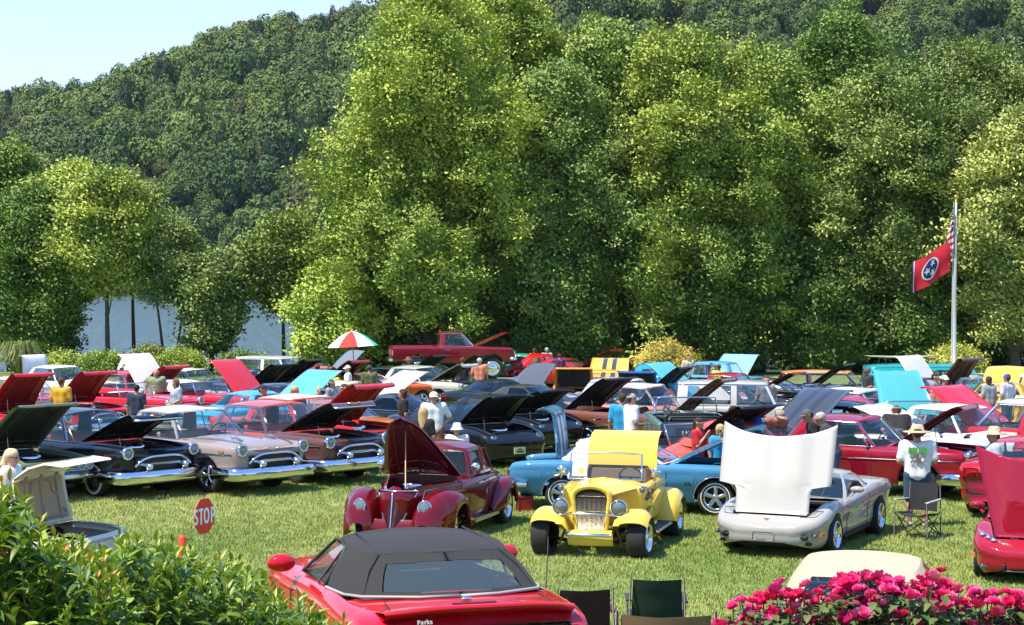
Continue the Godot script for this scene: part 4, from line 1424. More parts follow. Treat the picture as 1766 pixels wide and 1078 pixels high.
		"pickup", "pickup_old":
			s = {
				"hw": [[-2.65, 0.86], [-2.58, 0.93], [0.4, 0.96], [1.6, 0.96], [2.2, 0.95], [2.42, 0.90], [2.5, 0.82]],
				"sh": [[-2.65, 1.10], [-2.55, 1.12], [0.4, 1.12], [1.6, 1.08], [2.3, 1.05], [2.45, 1.0], [2.5, 0.92]],
				"top": [[-2.65, 1.10], [0.5, 1.14], [0.85, 1.15], [1.7, 1.12], [2.3, 1.08], [2.5, 0.92]],
				"bot": [[-2.65, 0.52], [0.0, 0.42], [2.2, 0.46], [2.5, 0.54]],
				"zi": [[-2.65, 0.80], [0.6, 0.82], [2.5, 0.76]],
				"axles": [-1.55, 1.55], "wr": 0.37, "ar": 0.45, "ww": 0.22, "track": 0.78, "r": 0.06, "rs": 0.88, "tuck": 0.05, "crown": 3.0,
				"cowl": 0.82, "cab_rear": -0.62, "hood": [0.90, 2.42], "lip": 0.06, "trunk": [-1.7, -2.36], "seats": 1, "bed": [-2.56, -0.78],
				"ring": [
					[0.92, 1.14, 0.0, 0.36, 1.70, 0.0, "wind", 0.03, 0.92], [0.88, 1.14, 0.45, 0.33, 1.70, 0.40, "wind", 0.03, 0.92], [0.76, 1.12, 0.78, 0.26, 1.69, 0.64, "wall"],
					[0.68, 1.12, 0.84, 0.20, 1.685, 0.68, "side", 0.03, 0.88], [-0.42, 1.12, 0.86, -0.42, 1.69, 0.70, "wall"], [-0.62, 1.12, 0.84, -0.56, 1.685, 0.68, "wall"],
					[-0.68, 1.12, 0.76, -0.60, 1.685, 0.62, "rear", 0.15, 0.85], [-0.70, 1.12, 0.0, -0.62, 1.69, 0.0, "end"]],
				"roof_crown": 0.05, "posts": [0.25],
				"bumpers": [[2.56, 0.60, 0.92, 0.15, 0.05, 0.2, true], [-2.72, 0.58, 0.86, 0.13, 0.02, 0.05, false]],
				"grille": [2.50, 0.84, 0.62, 0.24, "bars"], "lamps": [[2.48, 0.85, 0.76, 0.085, 0.15]], "tails": [[-2.64, 0.86, 0.86, 0.22, 0.08]],
				"doors": [0.72, -0.5], "handles": [-0.36], "rim": "cap"}
		"suv", "van":
			s = {
				"hw": [[-2.0, 0.84], [-1.92, 0.88], [0.5, 0.90], [1.6, 0.90], [1.98, 0.88], [2.05, 0.80]],
				"sh": [[-2.0, 1.12], [0.5, 1.13], [1.5, 1.11], [1.98, 1.08], [2.05, 1.0]],
				"top": [[-2.0, 1.12], [0.6, 1.15], [1.5, 1.14], [1.98, 1.10], [2.05, 1.0]],
				"bot": [[-2.0, 0.52], [0.0, 0.44], [1.9, 0.46], [2.05, 0.52]],
				"zi": [[-2.0, 0.76], [0.6, 0.76], [2.05, 0.72]],
				"axles": [-1.18, 1.24], "wr": 0.37, "ar": 0.45, "ww": 0.22, "track": 0.74, "r": 0.06, "rs": 0.88, "tuck": 0.04, "crown": 3.0,
				"cowl": 0.66, "cab_rear": -1.92, "hood": [0.74, 1.98], "lip": 0.05, "trunk": [-1.0, -1.8],
				"ring": [
					[0.74, 1.14, 0.0, 0.44, 1.74, 0.0, "wind", 0.04, 0.92], [0.72, 1.14, 0.45, 0.42, 1.74, 0.42, "wind", 0.04, 0.92], [0.64, 1.13, 0.76, 0.36, 1.73, 0.70, "wall"],
					[0.58, 1.13, 0.82, 0.30, 1.73, 0.74, "side", 0.05, 0.88], [-0.40, 1.13, 0.84, -0.40, 1.74, 0.76, "wall"], [-0.55, 1.13, 0.84, -0.55, 1.74, 0.76, "side", 0.08, 0.86], [-1.70, 1.13, 0.83, -1.66, 1.74, 0.75, "wall"], [-1.92, 1.13, 0.80, -1.86, 1.73, 0.72, "wall"],
					[-1.98, 1.13, 0.70, -1.92, 1.73, 0.64, "rear", 0.10, 0.88], [-2.0, 1.13, 0.0, -1.94, 1.74, 0.0, "end"]],
				"roof_crown": 0.04, "posts": [],
				"bumpers": [[2.12, 0.56, 0.86, 0.13, 0.03, 0.1, true], [-2.07, 0.56, 0.84, 0.13, 0.02, 0.05, false]],
				"grille": [2.05, 0.86, 0.60, 0.22, "bars"], "lamps": [[2.04, 0.88, 0.70, 0.085, 0.12]], "tails": [[-1.99, 0.86, 0.80, 0.16, 0.08]],
				"doors": [0.6, -0.45], "handles": [-0.3], "rim": "five"}
			if kind == "van":   # forward-control van: short nose, long glazed cabin
				s.hw = [[-2.35, 0.84], [-2.25, 0.90], [0.5, 0.92], [1.9, 0.90], [2.25, 0.84], [2.35, 0.70]]
				s.sh = [[-2.35, 1.10], [-1.0, 1.14], [1.9, 1.12], [2.25, 1.08], [2.35, 0.96]]
				s.top = [[-2.35, 1.10], [-1.0, 1.15], [1.9, 1.15], [2.25, 1.10], [2.35, 0.96]]
				s.bot = [[-2.35, 0.46], [0.0, 0.36], [2.1, 0.38], [2.35, 0.46]]
				s.cowl = 1.98
				s.cab_rear = -2.2
				s.axles = [-1.25, 1.35]
				s.hood = [2.04, 2.24]
				s.seats = 3
				s.seat_gap = 1.1
				s.ring = [
					[2.10, 1.14, 0.0, 1.62, 1.86, 0.0, "wind", 0.08, 0.84], [2.05, 1.14, 0.45, 1.58, 1.86, 0.40, "wind", 0.08, 0.84], [1.90, 1.13, 0.78, 1.46, 1.83, 0.64, "wall"],
					[1.80, 1.13, 0.84, 1.38, 1.82, 0.68, "side", 0.06, 0.80], [0.85, 1.13, 0.86, 0.82, 1.83, 0.70, "wall"], [0.70, 1.13, 0.86, 0.70, 1.83, 0.70, "side", 0.10, 0.78], [-0.35, 1.13, 0.86, -0.35, 1.83, 0.70, "wall"], [-0.5, 1.13, 0.86, -0.5, 1.83, 0.70, "side", 0.10, 0.78], [-1.95, 1.12, 0.85, -1.85, 1.82, 0.69, "wall"],
					[-2.2, 1.11, 0.80, -2.1, 1.80, 0.64, "wall"], [-2.28, 1.1, 0.70, -2.18, 1.80, 0.56, "rear", 0.1, 0.8], [-2.32, 1.1, 0.0, -2.2, 1.82, 0.0, "end"]]
				s.roof_crown = 0.07
				s.bumpers = [[2.42, 0.50, 0.84, 0.13, 0.08, 0.2, true], [-2.42, 0.50, 0.84, 0.13, 0.05, 0.15, false]]
				s.lamps = [[2.28, 0.84, 0.62, 0.09, 0.2]]
				s.tails = [[-2.32, 0.80, 0.72, 0.20, 0.08]]
				s.erase("grille")
				s.doors = [1.75, 0.78, -0.42]
	s.key = kind
	s.open = []
	cache["spec_" + kind] = s
	return s

# ---------------------------------------------------------------- the front cars, each built for itself
func pontoon(zc: Array, wz: Array, top: Array, bot: Array, axle: float, ar: float, wr: float, pw := 2.4, sides := [1, -1]) -> ArrayMesh:   # a bulbous fender
	var st := ST()
	for m in sides:
		var rows := []
		var x0: float = top[0][0]
		var x1: float = top[-1][0]
		for i in 41:
			var x: float = lerpf(x0, x1, 0.5 - 0.5 * cos(PI * i / 40.0))
			var c := pl(zc, x)
			var w := pl(wz, x)
			var t := pl(top, x)
			var b := pl(bot, x)
			var dx := x - axle
			var bo := b
			if absf(dx) < ar: bo = maxf(b, wr - 0.02 + sqrt(ar * ar - dx * dx))
			bo = minf(bo, t - 0.02)
			var row := []
			for j in 17:
				var a := PI * j / 16.0
				var bb := bo if a < PI * 0.5 else b
				var z := c + w * signf(cos(a)) * pow(absf(cos(a)), 2.0 / pw)
				var y := bb + (t - bb) * pow(sin(a), 2.0 / pw)
				row.append(V(x, y, z * m))
			row.push_front(row[0] + V(0, 0.015, -0.07 * m))
			rows.append(row)
		sheet(st, rows)
	return done(st)

func swept_fender(path: Array, zin: float, zout: float, drop_in: float, drop_out: float, sides := [1, -1]) -> ArrayMesh:
	var st := ST()
	for m in sides:
		for layer in 2:
			var rows := []
			for i in path.size():
				var p := Vector2(path[i][0], path[i][1])
				var q0 := Vector2(path[maxi(i - 1, 0)][0], path[maxi(i - 1, 0)][1])
				var q1 := Vector2(path[mini(i + 1, path.size() - 1)][0], path[mini(i + 1, path.size() - 1)][1])
				var t := (q1 - q0).normalized()
				var n := Vector2(t.y, -t.x)
				if n.y < 0.0 and absf(n.y) > 0.3: n = -n
				if absf(n.y) <= 0.3 and n.x < 0.0 and p.x > 0.9: n = -n
				if absf(n.y) <= 0.3 and n.x > 0.0 and p.x < -1.0: n = -n
				var row := []
				for j in 11:
					var k := j / 10.0
					var z := lerpf(zin, zout, k)
					var s := k * 2.0 - 1.0
					var off := -(drop_out if s > 0 else drop_in) * pow(absf(s), 3.0) - layer * 0.02
					row.append(V(p.x + n.x * off, p.y + n.y * off, z * m))
				rows.append(row)
			sheet(st, rows)
	return done(st)

func show_card(c: Node3D, xf: Transform3D, w := 0.30, h := 0.38) -> void:
	var st := ST()
	box(st, Vector3.ZERO, V(w, h, 0.006))
	var p := part("show_card", done(st), mat("card_white", col(0.8, 0.8, 0.79), 0.7), c, xf)
	var d := ST()
	lathe(d, [[0.05, 0.0], [0.001, 0.001]], 14, Transform3D(Basis(), V(0.03, -h * 0.22, 0.0045)))
	part("yellow_seal", done(d), mat("seal_yellow", col(0.8, 0.5, 0.02), 0.6), p)
	var l := ST()
	for i in 3: box(l, V(-0.02, h * (0.36 - i * 0.09), 0.004), V(w * (0.6 - i * 0.12), 0.012, 0.003))
	part("print_lines", done(l), mat("print_grey", col(0.2, 0.2, 0.22), 0.7), p)

func coupe(p: Vector3, heading: float) -> void:
	var red := paint(Color(0.125, 0.002, 0.006))
	var c := thing("street_rod_coupe", "dark red 1930s coupe with pointed raised hood and teardrop headlights", "car", p, deg_to_rad(heading - 90.0))
	var sp := {
		"hw": [[-2.2, 0.30], [-2.05, 0.50], [-1.6, 0.70], [-0.9, 0.79], [0.0, 0.80], [0.55, 0.75], [1.1, 0.60], [1.7, 0.40], [2.0, 0.26], [2.10, 0.14]],
		"sh": [[-2.2, 0.55], [-2.05, 0.72], [-1.6, 0.92], [-0.9, 1.0], [0.0, 1.0], [0.6, 1.0], [1.2, 0.98], [1.75, 0.95], [2.0, 0.93], [2.10, 0.91]],
		"top": [[-2.2, 0.58], [-2.0, 0.80], [-1.5, 1.06], [-1.0, 1.16], [0.0, 1.10], [0.55, 1.13], [1.1, 1.12], [1.75, 1.05], [2.0, 1.0], [2.10, 0.93]],
		"bot": [[-2.2, 0.42], [-1.9, 0.34], [0.0, 0.30], [2.10, 0.30]],
		"zi": [[-2.2, 0.3], [0.5, 0.68], [1.1, 0.54], [1.7, 0.35], [2.0, 0.2], [2.1, 0.1]],
		"axles": [-9.0], "wr": 0.33, "ar": 0.1, "r": 0.14, "rs": 0.72, "tuck": 0.05, "crown": 1.8, "cowl": 0.5, "cab_rear": -1.0,
		"open": [[-0.95, 0.48], [0.62, 1.98]]}
	part("body", body_shell(sp), red, c)
	var ring := [
		[0.58, 1.12, 0.0, 0.26, 1.50, 0.0, "wind", 0.10, 0.88], [0.53, 1.10, 0.38, 0.22, 1.495, 0.34, "wind", 0.10, 0.88], [0.42, 1.02, 0.66, 0.12, 1.47, 0.52, "wall"],
		[0.27, 1.01, 0.71, 0.04, 1.46, 0.56, "side", 0.10, 0.86], [-0.40, 1.01, 0.74, -0.38, 1.47, 0.58, "wall"], [-0.50, 1.01, 0.74, -0.46, 1.47, 0.58, "side", 0.14, 0.84], [-0.86, 1.01, 0.73, -0.74, 1.44, 0.55, "wall"],
		[-1.1, 1.02, 0.62, -0.88, 1.42, 0.46, "wall"], [-1.22, 1.06, 0.40, -0.96, 1.43, 0.30, "rear", 0.3, 0.85], [-1.28, 1.12, 0.0, -1.0, 1.44, 0.0, "end"]]
	var g := cabin(ring, 0.10)
	part("roof", g[0], red, c)
	part("pillars", g[1], red, c)
	for k in g[2]:
		part("windscreen" if k.begins_with("wind") else ("side_window" if k.begins_with("side") else "rear_window"), g[2][k], pane_mat(), c)
	for s in [-1, 1]:
		for e in [[0.235, -0.33], [-0.53, -0.80]]:
			var ws := ST()
			var loop := []
			for q in [[e[0], 0.12], [e[0] - 0.03, 0.8], [e[0] - 0.06, 0.86], [e[1] + 0.03, 0.86], [e[1], 0.78], [e[1], 0.14], [e[0], 0.12]]:
				loop.append(V(q[0] - 0.13 * q[1] * (1.0 if q[0] > 0.0 else -0.1), 1.01 + 0.46 * q[1], s * (0.755 - 0.165 * q[1])))
			tube(ws, loop, [0.012], 5)
			part("window_frame", done(ws), red, c)
	# fenders and running boards
	for m in [1, -1]: part("front_fender", pontoon([[0.5, 0.80], [1.3, 0.70], [1.9, 0.62], [2.2, 0.56]], [[0.5, 0.09], [0.9, 0.20], [1.35, 0.31], [1.8, 0.33], [2.1, 0.28], [2.26, 0.12]],
		[[0.5, 0.36], [0.75, 0.56], [1.0, 0.74], [1.3, 0.88], [1.6, 0.93], [1.9, 0.88], [2.12, 0.74], [2.23, 0.54], [2.26, 0.42]], [[0.5, 0.28], [1.8, 0.20], [2.1, 0.19], [2.26, 0.30]], 1.44, 0.39, 0.33, 2.4, [m]), red, c)
	for m in [1, -1]: part("rear_fender", pontoon([[-2.15, 0.70], [-1.4, 0.76], [-0.6, 0.80]], [[-2.2, 0.06], [-1.9, 0.18], [-1.35, 0.22], [-0.9, 0.15], [-0.6, 0.04]],
		[[-2.2, 0.40], [-2.05, 0.62], [-1.8, 0.78], [-1.45, 0.86], [-1.1, 0.82], [-0.8, 0.62], [-0.6, 0.38]], [[-2.2, 0.36], [-0.6, 0.30]], -1.40, 0.39, 0.33, 2.4, [m]), red, c)
	for m in [-1, 1]:
		var rb := ST(); var rt := ST()
		box(rb, V(-0.05, 0.30, 0.79 * m), V(1.3, 0.07, 0.22), Basis(), 0.02)
		box(rt, V(-0.05, 0.30, 0.905 * m), V(1.3, 0.05, 0.012))
		part("running_board", done(rb), red, c)
		part("running_board_trim", done(rt), mat("gold_trim", col(0.55, 0.42, 0.2), 0.25, 0.8), c)
	# prow grille: a dark vertical panel with bright edges and centre strip
	var gr := ST(); var gt := ST()
	var rows := []
	for i in 9:
		var k := i / 8.0
		var y := lerpf(0.30, 0.92, k)
		var w := lerpf(0.10, 0.34, k)
		var x := lerpf(2.235, 2.09, k)
		rows.append([V(x - w * 0.75, y, -w), V(x - w * 0.30, y, -w * 0.55), V(x, y, 0), V(x - w * 0.30, y, w * 0.55), V(x - w * 0.75, y, w)])
	sheet(gr, rows)
	for j in [0, 2, 4]:
		var path := []
		for r in rows: path.append(r[j] + V(0.008, 0, 0))
		tube(gt, path, [0.010 if j != 2 else 0.013], 5)
	tube(gt, [rows[8][0] + V(0.01, 0, 0), rows[8][1] + V(0.01, 0.01, 0), rows[8][2] + V(0.01, 0.015, 0), rows[8][3] + V(0.01, 0.01, 0), rows[8][4] + V(0.01, 0, 0)], [0.014], 5)
	var gb := ST()
	for i in 22:
		var k := (i + 0.5) / 22.0
		var y := lerpf(0.31, 0.91, k)
		var w := lerpf(0.10, 0.34, k) * 0.97
		var x := lerpf(2.235, 2.09, k) + 0.004
		tube(gb, [V(x - w * 0.75, y, -w), V(x - w * 0.3, y, -w * 0.55), V(x, y, 0), V(x - w * 0.3, y, w * 0.55), V(x - w * 0.75, y, w)], [0.005], 4, false)
	part("grille", done(gr), mat("grille_dark_red", col(0.05, 0.004, 0.008), 0.3), c)
	part("grille_bars", done(gb), mat("grille_bar_red", col(0.10, 0.008, 0.012), 0.25), c)
	part("grille_trim", done(gt), chrome(), c)
	var fa := ST()
	var far := []
	for e in [[2.10, 0.48], [2.20, 0.36], [2.20, 0.24], [2.12, 0.18]]:
		var row := []
		for j in 9:
			var k := j / 4.0 - 1.0
			row.append(V(e[0] - 0.05 * k * k, e[1], 0.5 * k))
		far.append(row)
	sheet(fa, far)
	part("front_apron", done(fa), red, c)
	# side grille panels on the hood sides
	for m in [-1, 1]:
		var sg := ST(); var sr := ST()
		var q := []
		for e in [[1.75, 0.79], [1.66, 0.90], [0.72, 0.93], [0.72, 0.82]]:
			q.append(V(e[0], e[1], m * (side_z(sp, e[0], e[1]) + 0.012)))
		quad(sg, q[0], q[1], q[2], q[3])
		tube(sr, [q[0], q[1], q[2], q[3], q[0]], [0.009], 4)
		part("hood_side_panel", done(sg), mat("side_panel_red", col(0.12, 0.006, 0.012), 0.35), c)
		part("hood_side_trim", done(sr), mat("gold_trim", col(0.55, 0.42, 0.2), 0.25, 0.8), c)
	# raised hood: pointed arch seen from below
	var hsp := sp.duplicate()
	hsp.zi = [[0.5, 0.72], [1.1, 0.57], [1.6, 0.41], [1.95, 0.22], [2.08, 0.04]]
	var hd := lid(hsp, 0.58, 2.06, 0.025, 0.0)
	var hn := part("hood", hd[0], red, c, Transform3D(Basis(V(0, 0, 1), deg_to_rad(46)), hd[2] + V(0.0, 0.02, 0)))
	part("hood_lining", hd[1], mat("lining_red", col(0.09, 0.004, 0.010), 0.35), hn)
	var ps := ST()
	tube(ps, [V(1.35, 0.92, 0.06), V(0.58 + 0.92, 1.86, 0.0)], [0.011], 5)
	part("hood_prop", done(ps), mat("prop_gold", col(0.45, 0.32, 0.14), 0.4, 0.5), c)
	var tub := ST()
	for i in 12:
		var x := lerpf(0.62, 1.98, i / 12.0); var x2 := lerpf(0.62, 1.98, (i + 1) / 12.0)
		var z := pl(sp.zi, x) ; var z2 := pl(sp.zi, x2)
		quad(tub, V(x, 0.72, -z), V(x2, 0.72, -z2), V(x2, 0.72, z2), V(x, 0.72, z))
		for m in [-1, 1]: quad(tub, V(x, 0.72, z * m), V(x2, 0.72, z2 * m), V(x2, 0.98, z2 * m), V(x, 0.98, z * m))
	quad(tub, V(0.64, 0.72, -0.66), V(0.64, 0.72, 0.66), V(0.64, 1.06, 0.6), V(0.64, 1.06, -0.6))
	part("engine_bay", done(tub), mat("lining_red", col(0.09, 0.004, 0.010), 0.35), c)
	var en := ST()
	box(en, V(1.15, 0.80, 0), V(0.55, 0.18, 0.42), Basis(), 0.04)
	lathe(en, [[0.001, -0.05], [0.16, -0.05], [0.17, 0.03], [0.001, 0.07]], 18, Transform3D(Basis(V(1, 0, 0), -PI / 2), V(1.15, 0.93, 0)))
	part("engine", done(en), chrome(), c)
	# teardrop headlights
	for m in [-1, 1]:
		var l := ST(); var r := ST()
		var loop := []
		for i in 25:
			var a := TAU * i / 24.0
			var y := sin(a) * 0.115
			var z := cos(a) * 0.105
			if y < 0.0: y *= 1.55; z *= 1.0 - 0.35 * absf(sin(a))
			loop.append(V(-0.02 - 0.05 * absf(z) - y * 0.12, y, z))
		tube(r, loop, [0.016], 6, false)
		for i in 24: tri(l, loop[i], loop[i + 1], V(0.035, 0.0, 0))
		var o := Node3D.new()
		o.name = "headlight"
		o.position = V(2.17, 0.68, 0.56 * m)
		o.rotation.y = -0.18 * m
		c.add_child(o, true)
		part("lens", done(l), lens_mat(), o)
		part("rim", done(r), chrome(), o)
		var bl := ST()
		ball(bl, V(0.02, -0.10, 0.0), V(0.02, 0.022, 0.03), 8)
		part("turn_signal", done(bl), mat("amber", col(0.7, 0.2, 0.01), 0.2), o)
	# wheels, seats, mirrors, card
	for m in [-1, 1]:
		put_wheel(c, 1.44, 0.70 * m, 0.33, 0.20, "five")
		put_wheel(c, -1.40, 0.74 * m, 0.34, 0.24, "five")
		mirror(c, V(0.42, 1.10, 0.84 * m), chrome())
	var se := ST()
	box(se, V(-0.45, 0.75, 0), V(0.5, 0.2, 1.2), Basis(), 0.06)
	box(se, V(-0.72, 1.02, 0), V(0.16, 0.6, 1.2), Basis(V(0, 0, 1), 0.2), 0.06)
	box(se, V(0.36, 1.0, 0), V(0.2, 0.14, 1.25), Basis(), 0.04)
	part("seat", done(se), mat("tan_hide", col(0.16, 0.11, 0.07), 0.6), c)
	var ch := ST()
	box(ch, V(0.0, 0.33, 0), V(3.6, 0.12, 1.0), Basis(), 0.03)
	for x in [1.44, -1.40]: box(ch, V(x, 0.33, 0), V(0.1, 0.1, 1.36))
	part("chassis", done(ch), mat("chassis_black", col(0.015, 0.015, 0.015), 0.8), c)
	for m in [-1, 1]:
		var dh := ST()
		for x in [0.42, -0.48]:
			var ds := ST()
			var path := []
			for i in 6:
				var y := lerpf(0.36, 0.98, i / 5.0)
				path.append(V(x, y, m * (side_z(sp, x, y) + 0.001)))
			tube(ds, path, [0.006], 4, false)
			part("door_seam", done(ds), mat("seam", col(0.01, 0.01, 0.01), 0.8), c)
		box(dh, V(-0.36, 0.90, m * (side_z(sp, -0.36, 0.9) + 0.025)), V(0.13, 0.025, 0.03), Basis(), 0.008)
		part("door_handle", done(dh), chrome(), c)
	show_card(c, Transform3D(Basis(Vector3.UP, PI / 2 + 0.15) * Basis(V(1, 0, 0), -0.32), V(0.47, 1.26, 0.36)), 0.30, 0.36)
	var wi := ST()
	tube(wi, [V(0.60, 1.13, 0.10), V(0.42, 1.38, 0.18)], [0.008], 4)
	part("wiper", done(wi), mat("black_trim", col(0.02, 0.02, 0.02), 0.6), c)

func roadster(p: Vector3, heading: float) -> void:
	var yel := paint(Color(0.82, 0.56, 0.075))
	var c := thing("hot_rod_roadster", "yellow open hot rod with tall chrome grille and maroon flames", "car", p, deg_to_rad(heading - 90.0))
	var sp := {
		"hw": [[-1.75, 0.50], [-1.65, 0.62], [-1.0, 0.70], [0.0, 0.72], [0.35, 0.68], [0.55, 0.62]],
		"sh": [[-1.75, 0.80], [-1.6, 0.96], [-0.8, 1.04], [0.0, 1.05], [0.55, 1.02]],
		"top": [[-1.75, 0.82], [-1.6, 1.0], [-0.9, 1.10], [0.0, 1.12], [0.55, 1.15]],
		"bot": [[-1.75, 0.52], [-1.5, 0.44], [0.0, 0.40], [0.55, 0.40]],
		"zi": [[-1.7, 0.5], [0.5, 0.55]], "axles": [-9.0], "wr": 0.33, "ar": 0.1, "r": 0.10, "rs": 0.80, "tuck": 0.05, "crown": 1.8, "cowl": 0.22, "cab_rear": -0.85, "open": [[-0.82, 0.18], [-1.6, -0.95]]}
	part("body", body_shell(sp), yel, c)
	# hood top tapering to the grille shell
	var ht := ST()
	for layer in 2:
		var rows := []
		for i in 9:
			var x := lerpf(0.53, 1.36, i / 8.0)
			var w := lerpf(0.56, 0.335, i / 8.0)
			var row := []
			for j in 13:
				var k := j / 6.0 - 1.0
				row.append(V(x, lerpf(1.16, 1.14, i / 8.0) - 0.15 * pow(absf(k), 2.4) - layer * 0.02 + (0.012 if absf(k) < 0.1 else 0.0), w * k))
			rows.append(row)
		sheet(ht, rows)
	part("hood", done(ht), yel, c)
	# grille shell and bars
	var shell := ST()
	var outer := []
	var innr := []
	for i in 25:
		var k := i / 24.0
		var a: Vector2
		if k < 0.3: a = Vector2(-lerpf(0.25, 0.325, k / 0.3), lerpf(0.34, 0.99, k / 0.3))
		elif k > 0.7: a = Vector2(lerpf(0.325, 0.25, (k - 0.7) / 0.3), lerpf(0.99, 0.34, (k - 0.7) / 0.3))
		else:
			var t := PI * (1.0 - (k - 0.3) / 0.4)
			a = Vector2(cos(t) * 0.325, 0.99 + sin(t) * 0.16)
		outer.append(a)
		innr.append(Vector2(a.x * 0.80, 0.42 + (a.y - 0.42) * 0.90 if a.y > 0.42 else 0.42))
	var r0 := []; var r1 := []; var r2 := []; var r3 := []
	for i in 25:
		r0.append(V(1.34, outer[i].y, outer[i].x)); r1.append(V(1.43, outer[i].y - 0.005, outer[i].x * 0.98))
		r2.append(V(1.45, lerpf(outer[i].y, innr[i].y, 0.5), lerpf(outer[i].x, innr[i].x, 0.5))); r3.append(V(1.42, innr[i].y, innr[i].x))
	sheet(shell, [r0, r1, r2, r3])
	part("grille_shell", done(shell), yel, c)
	var back := ST()
	for i in 24: tri(back, V(1.385, 0.65, 0), V(1.385, innr[i].y, innr[i].x), V(1.385, innr[i + 1].y, innr[i + 1].x))
	part("radiator", done(back), mat("black_trim", col(0.02, 0.02, 0.02), 0.6), c)
	var bars := ST()
	for i in 25:
		var z := lerpf(-0.24, 0.24, i / 24.0)
		var yt: float = 0.42 + (0.99 + sqrt(maxf(0.0, 1.0 - pow(z / 0.262, 2.0))) * 0.16 - 0.42) * 0.895
		tube(bars, [V(1.412, 0.43, z), V(1.412, yt, z)], [0.0055], 4)
	for y in [0.44, 0.72, 0.96]: tube(bars, [V(1.418, y, -0.245), V(1.418, y, 0.245)], [0.008], 4)
	part("grille_bars", done(bars), mat("grille_steel", Color(0.55, 0.54, 0.50), 0.25, 1.0), c)
	# lower apron and bumper bar
	var ap := ST()
	var ar := []
	for e in [[0.44, 1.46], [0.38, 1.52], [0.28, 1.54], [0.20, 1.47]]:
		var row := []
		for j in 9:
			var k := j / 4.0 - 1.0
			row.append(V(e[1] - 0.06 * k * k, e[0], 0.36 * k))
		ar.append(row)
	sheet(ap, ar)
	part("front_apron", done(ap), yel, c)
	part("front_bumper", bumper_mesh(0.36, 0.065, 0.05, 0.0, 0.04), chrome(), c, Transform3D(Basis(), V(1.58, 0.375, 0)))
	# fenders
	var fpath := []
	for i in 8:
		var a := deg_to_rad(lerpf(36, 118, i / 7.0))
		fpath.append([1.32 + cos(a) * 0.46, 0.36 + sin(a) * 0.42])
	fpath.append_array([[0.98, 0.66], [0.82, 0.50], [0.66, 0.38], [0.50, 0.32], [0.40, 0.30]])
	for m in [1, -1]: part("front_fender", swept_fender(fpath, 0.50, 0.93, 0.05, 0.12, [m]), yel, c)
	for m in [-1, 1]:
		var inap := ST()
		var rows := []
		for i in fpath.size():
			var q = fpath[i]
			rows.append([V(q[0], q[1] - 0.05, 0.50 * m), V(q[0] * 0.9 + 0.15, q[1] * 0.6 + 0.18, 0.40 * m), V(clampf(q[0], 0.5, 1.46), 0.38, 0.33 * m)])
		sheet(inap, rows)
		part("fender_apron", done(inap), yel, c)
	var rpath := []
	for i in 13:
		var a := deg_to_rad(lerpf(12, 176, i / 12.0))
		rpath.append([-1.34 + cos(a) * 0.52, 0.38 + sin(a) * 0.45])
	rpath.push_front([-0.80, 0.34])
	for m in [1, -1]: part("rear_fender", swept_fender(rpath, 0.56, 0.97, 0.02, 0.14, [m]), yel, c)
	for m in [-1, 1]:   # inner faces of the rear fenders
		var bl := ST()
		for i in rpath.size() - 1:
			var a = rpath[i]; var b = rpath[i + 1]
			quad(bl, V(a[0], a[1] - 0.02, 0.57 * m), V(b[0], b[1] - 0.02, 0.57 * m), V(b[0], 0.42, 0.62 * m), V(a[0], 0.42, 0.62 * m))
		part("fender_inner_panel", done(bl), yel, c)
	for m in [-1, 1]:
		var rb := ST(); var rm := ST()
		box(rb, V(-0.18, 0.31, 0.78 * m), V(1.2, 0.05, 0.24), Basis(), 0.015)
		box(rm, V(-0.18, 0.34, 0.78 * m), V(1.1, 0.012, 0.17))
		part("running_board", done(rb), mat("board_steel", col(0.5, 0.5, 0.48), 0.4, 0.6), c)
		part("running_board_mat", done(rm), mat("black_trim", col(0.02, 0.02, 0.02), 0.6), c)
	# frame, axle, struts, engine
	var ch := ST()
	for m in [-1, 1]: box(ch, V(0.0, 0.36, 0.34 * m), V(2.9, 0.10, 0.06), Basis(), 0.01)
	tube(ch, [V(1.32, 0.30, -0.66), V(1.32, 0.24, -0.3), V(1.32, 0.24, 0.3), V(1.32, 0.30, 0.66)], [0.03], 6)
	box(ch, V(-1.34, 0.36, 0), V(0.12, 0.12, 1.4))
	part("frame", done(ch), mat("chassis_black", col(0.015, 0.015, 0.015), 0.8), c)
	var str := ST()
	for m in [-1, 1]:
		tube(str, [V(1.45, 0.20, 0.50 * m), V(1.38, 0.52, 0.38 * m)], [0.022], 8)
		tube(str, [V(1.42, 0.70, 0.30 * m), V(1.46, 0.64, 0.52 * m)], [0.014], 6)
	var br := []
	for i in 11:
		var k := i / 5.0 - 1.0
		br.append(V(1.50 - 0.05 * k * k, 0.70 - 0.05 * pow(absf(k), 3.0), 0.52 * k))
	tube(str, br, [0.014], 6)
	part("struts_and_lamp_bar", done(str), chrome(), c)
	var en := ST()
	box(en, V(0.95, 0.74, 0), V(0.6, 0.34, 0.36), Basis(), 0.05)
	part("engine_block", done(en), mat("engine_paint_red", col(0.35, 0.05, 0.02), 0.4), c)
	var ec := ST()
	for m in [-1, 1]:
		for i in 4: tube(ec, [V(0.75 + i * 0.14, 0.78, 0.20 * m), V(0.74 + i * 0.14, 0.74, 0.32 * m), V(0.70 + i * 0.14, 0.55, 0.34 * m)], [0.022], 6)
		box(ec, V(0.95, 0.92, 0.16 * m), V(0.55, 0.07, 0.12), Basis(V(1, 0, 0), 0.5 * m), 0.02)
	lathe(ec, [[0.001, 0], [0.07, 0.0], [0.07, 0.16], [0.001, 0.18]], 12, Transform3D(Basis(Vector3.UP, PI / 2), V(1.2, 0.80, 0.22)))
	part("exhaust_headers", done(ec), chrome(), c)
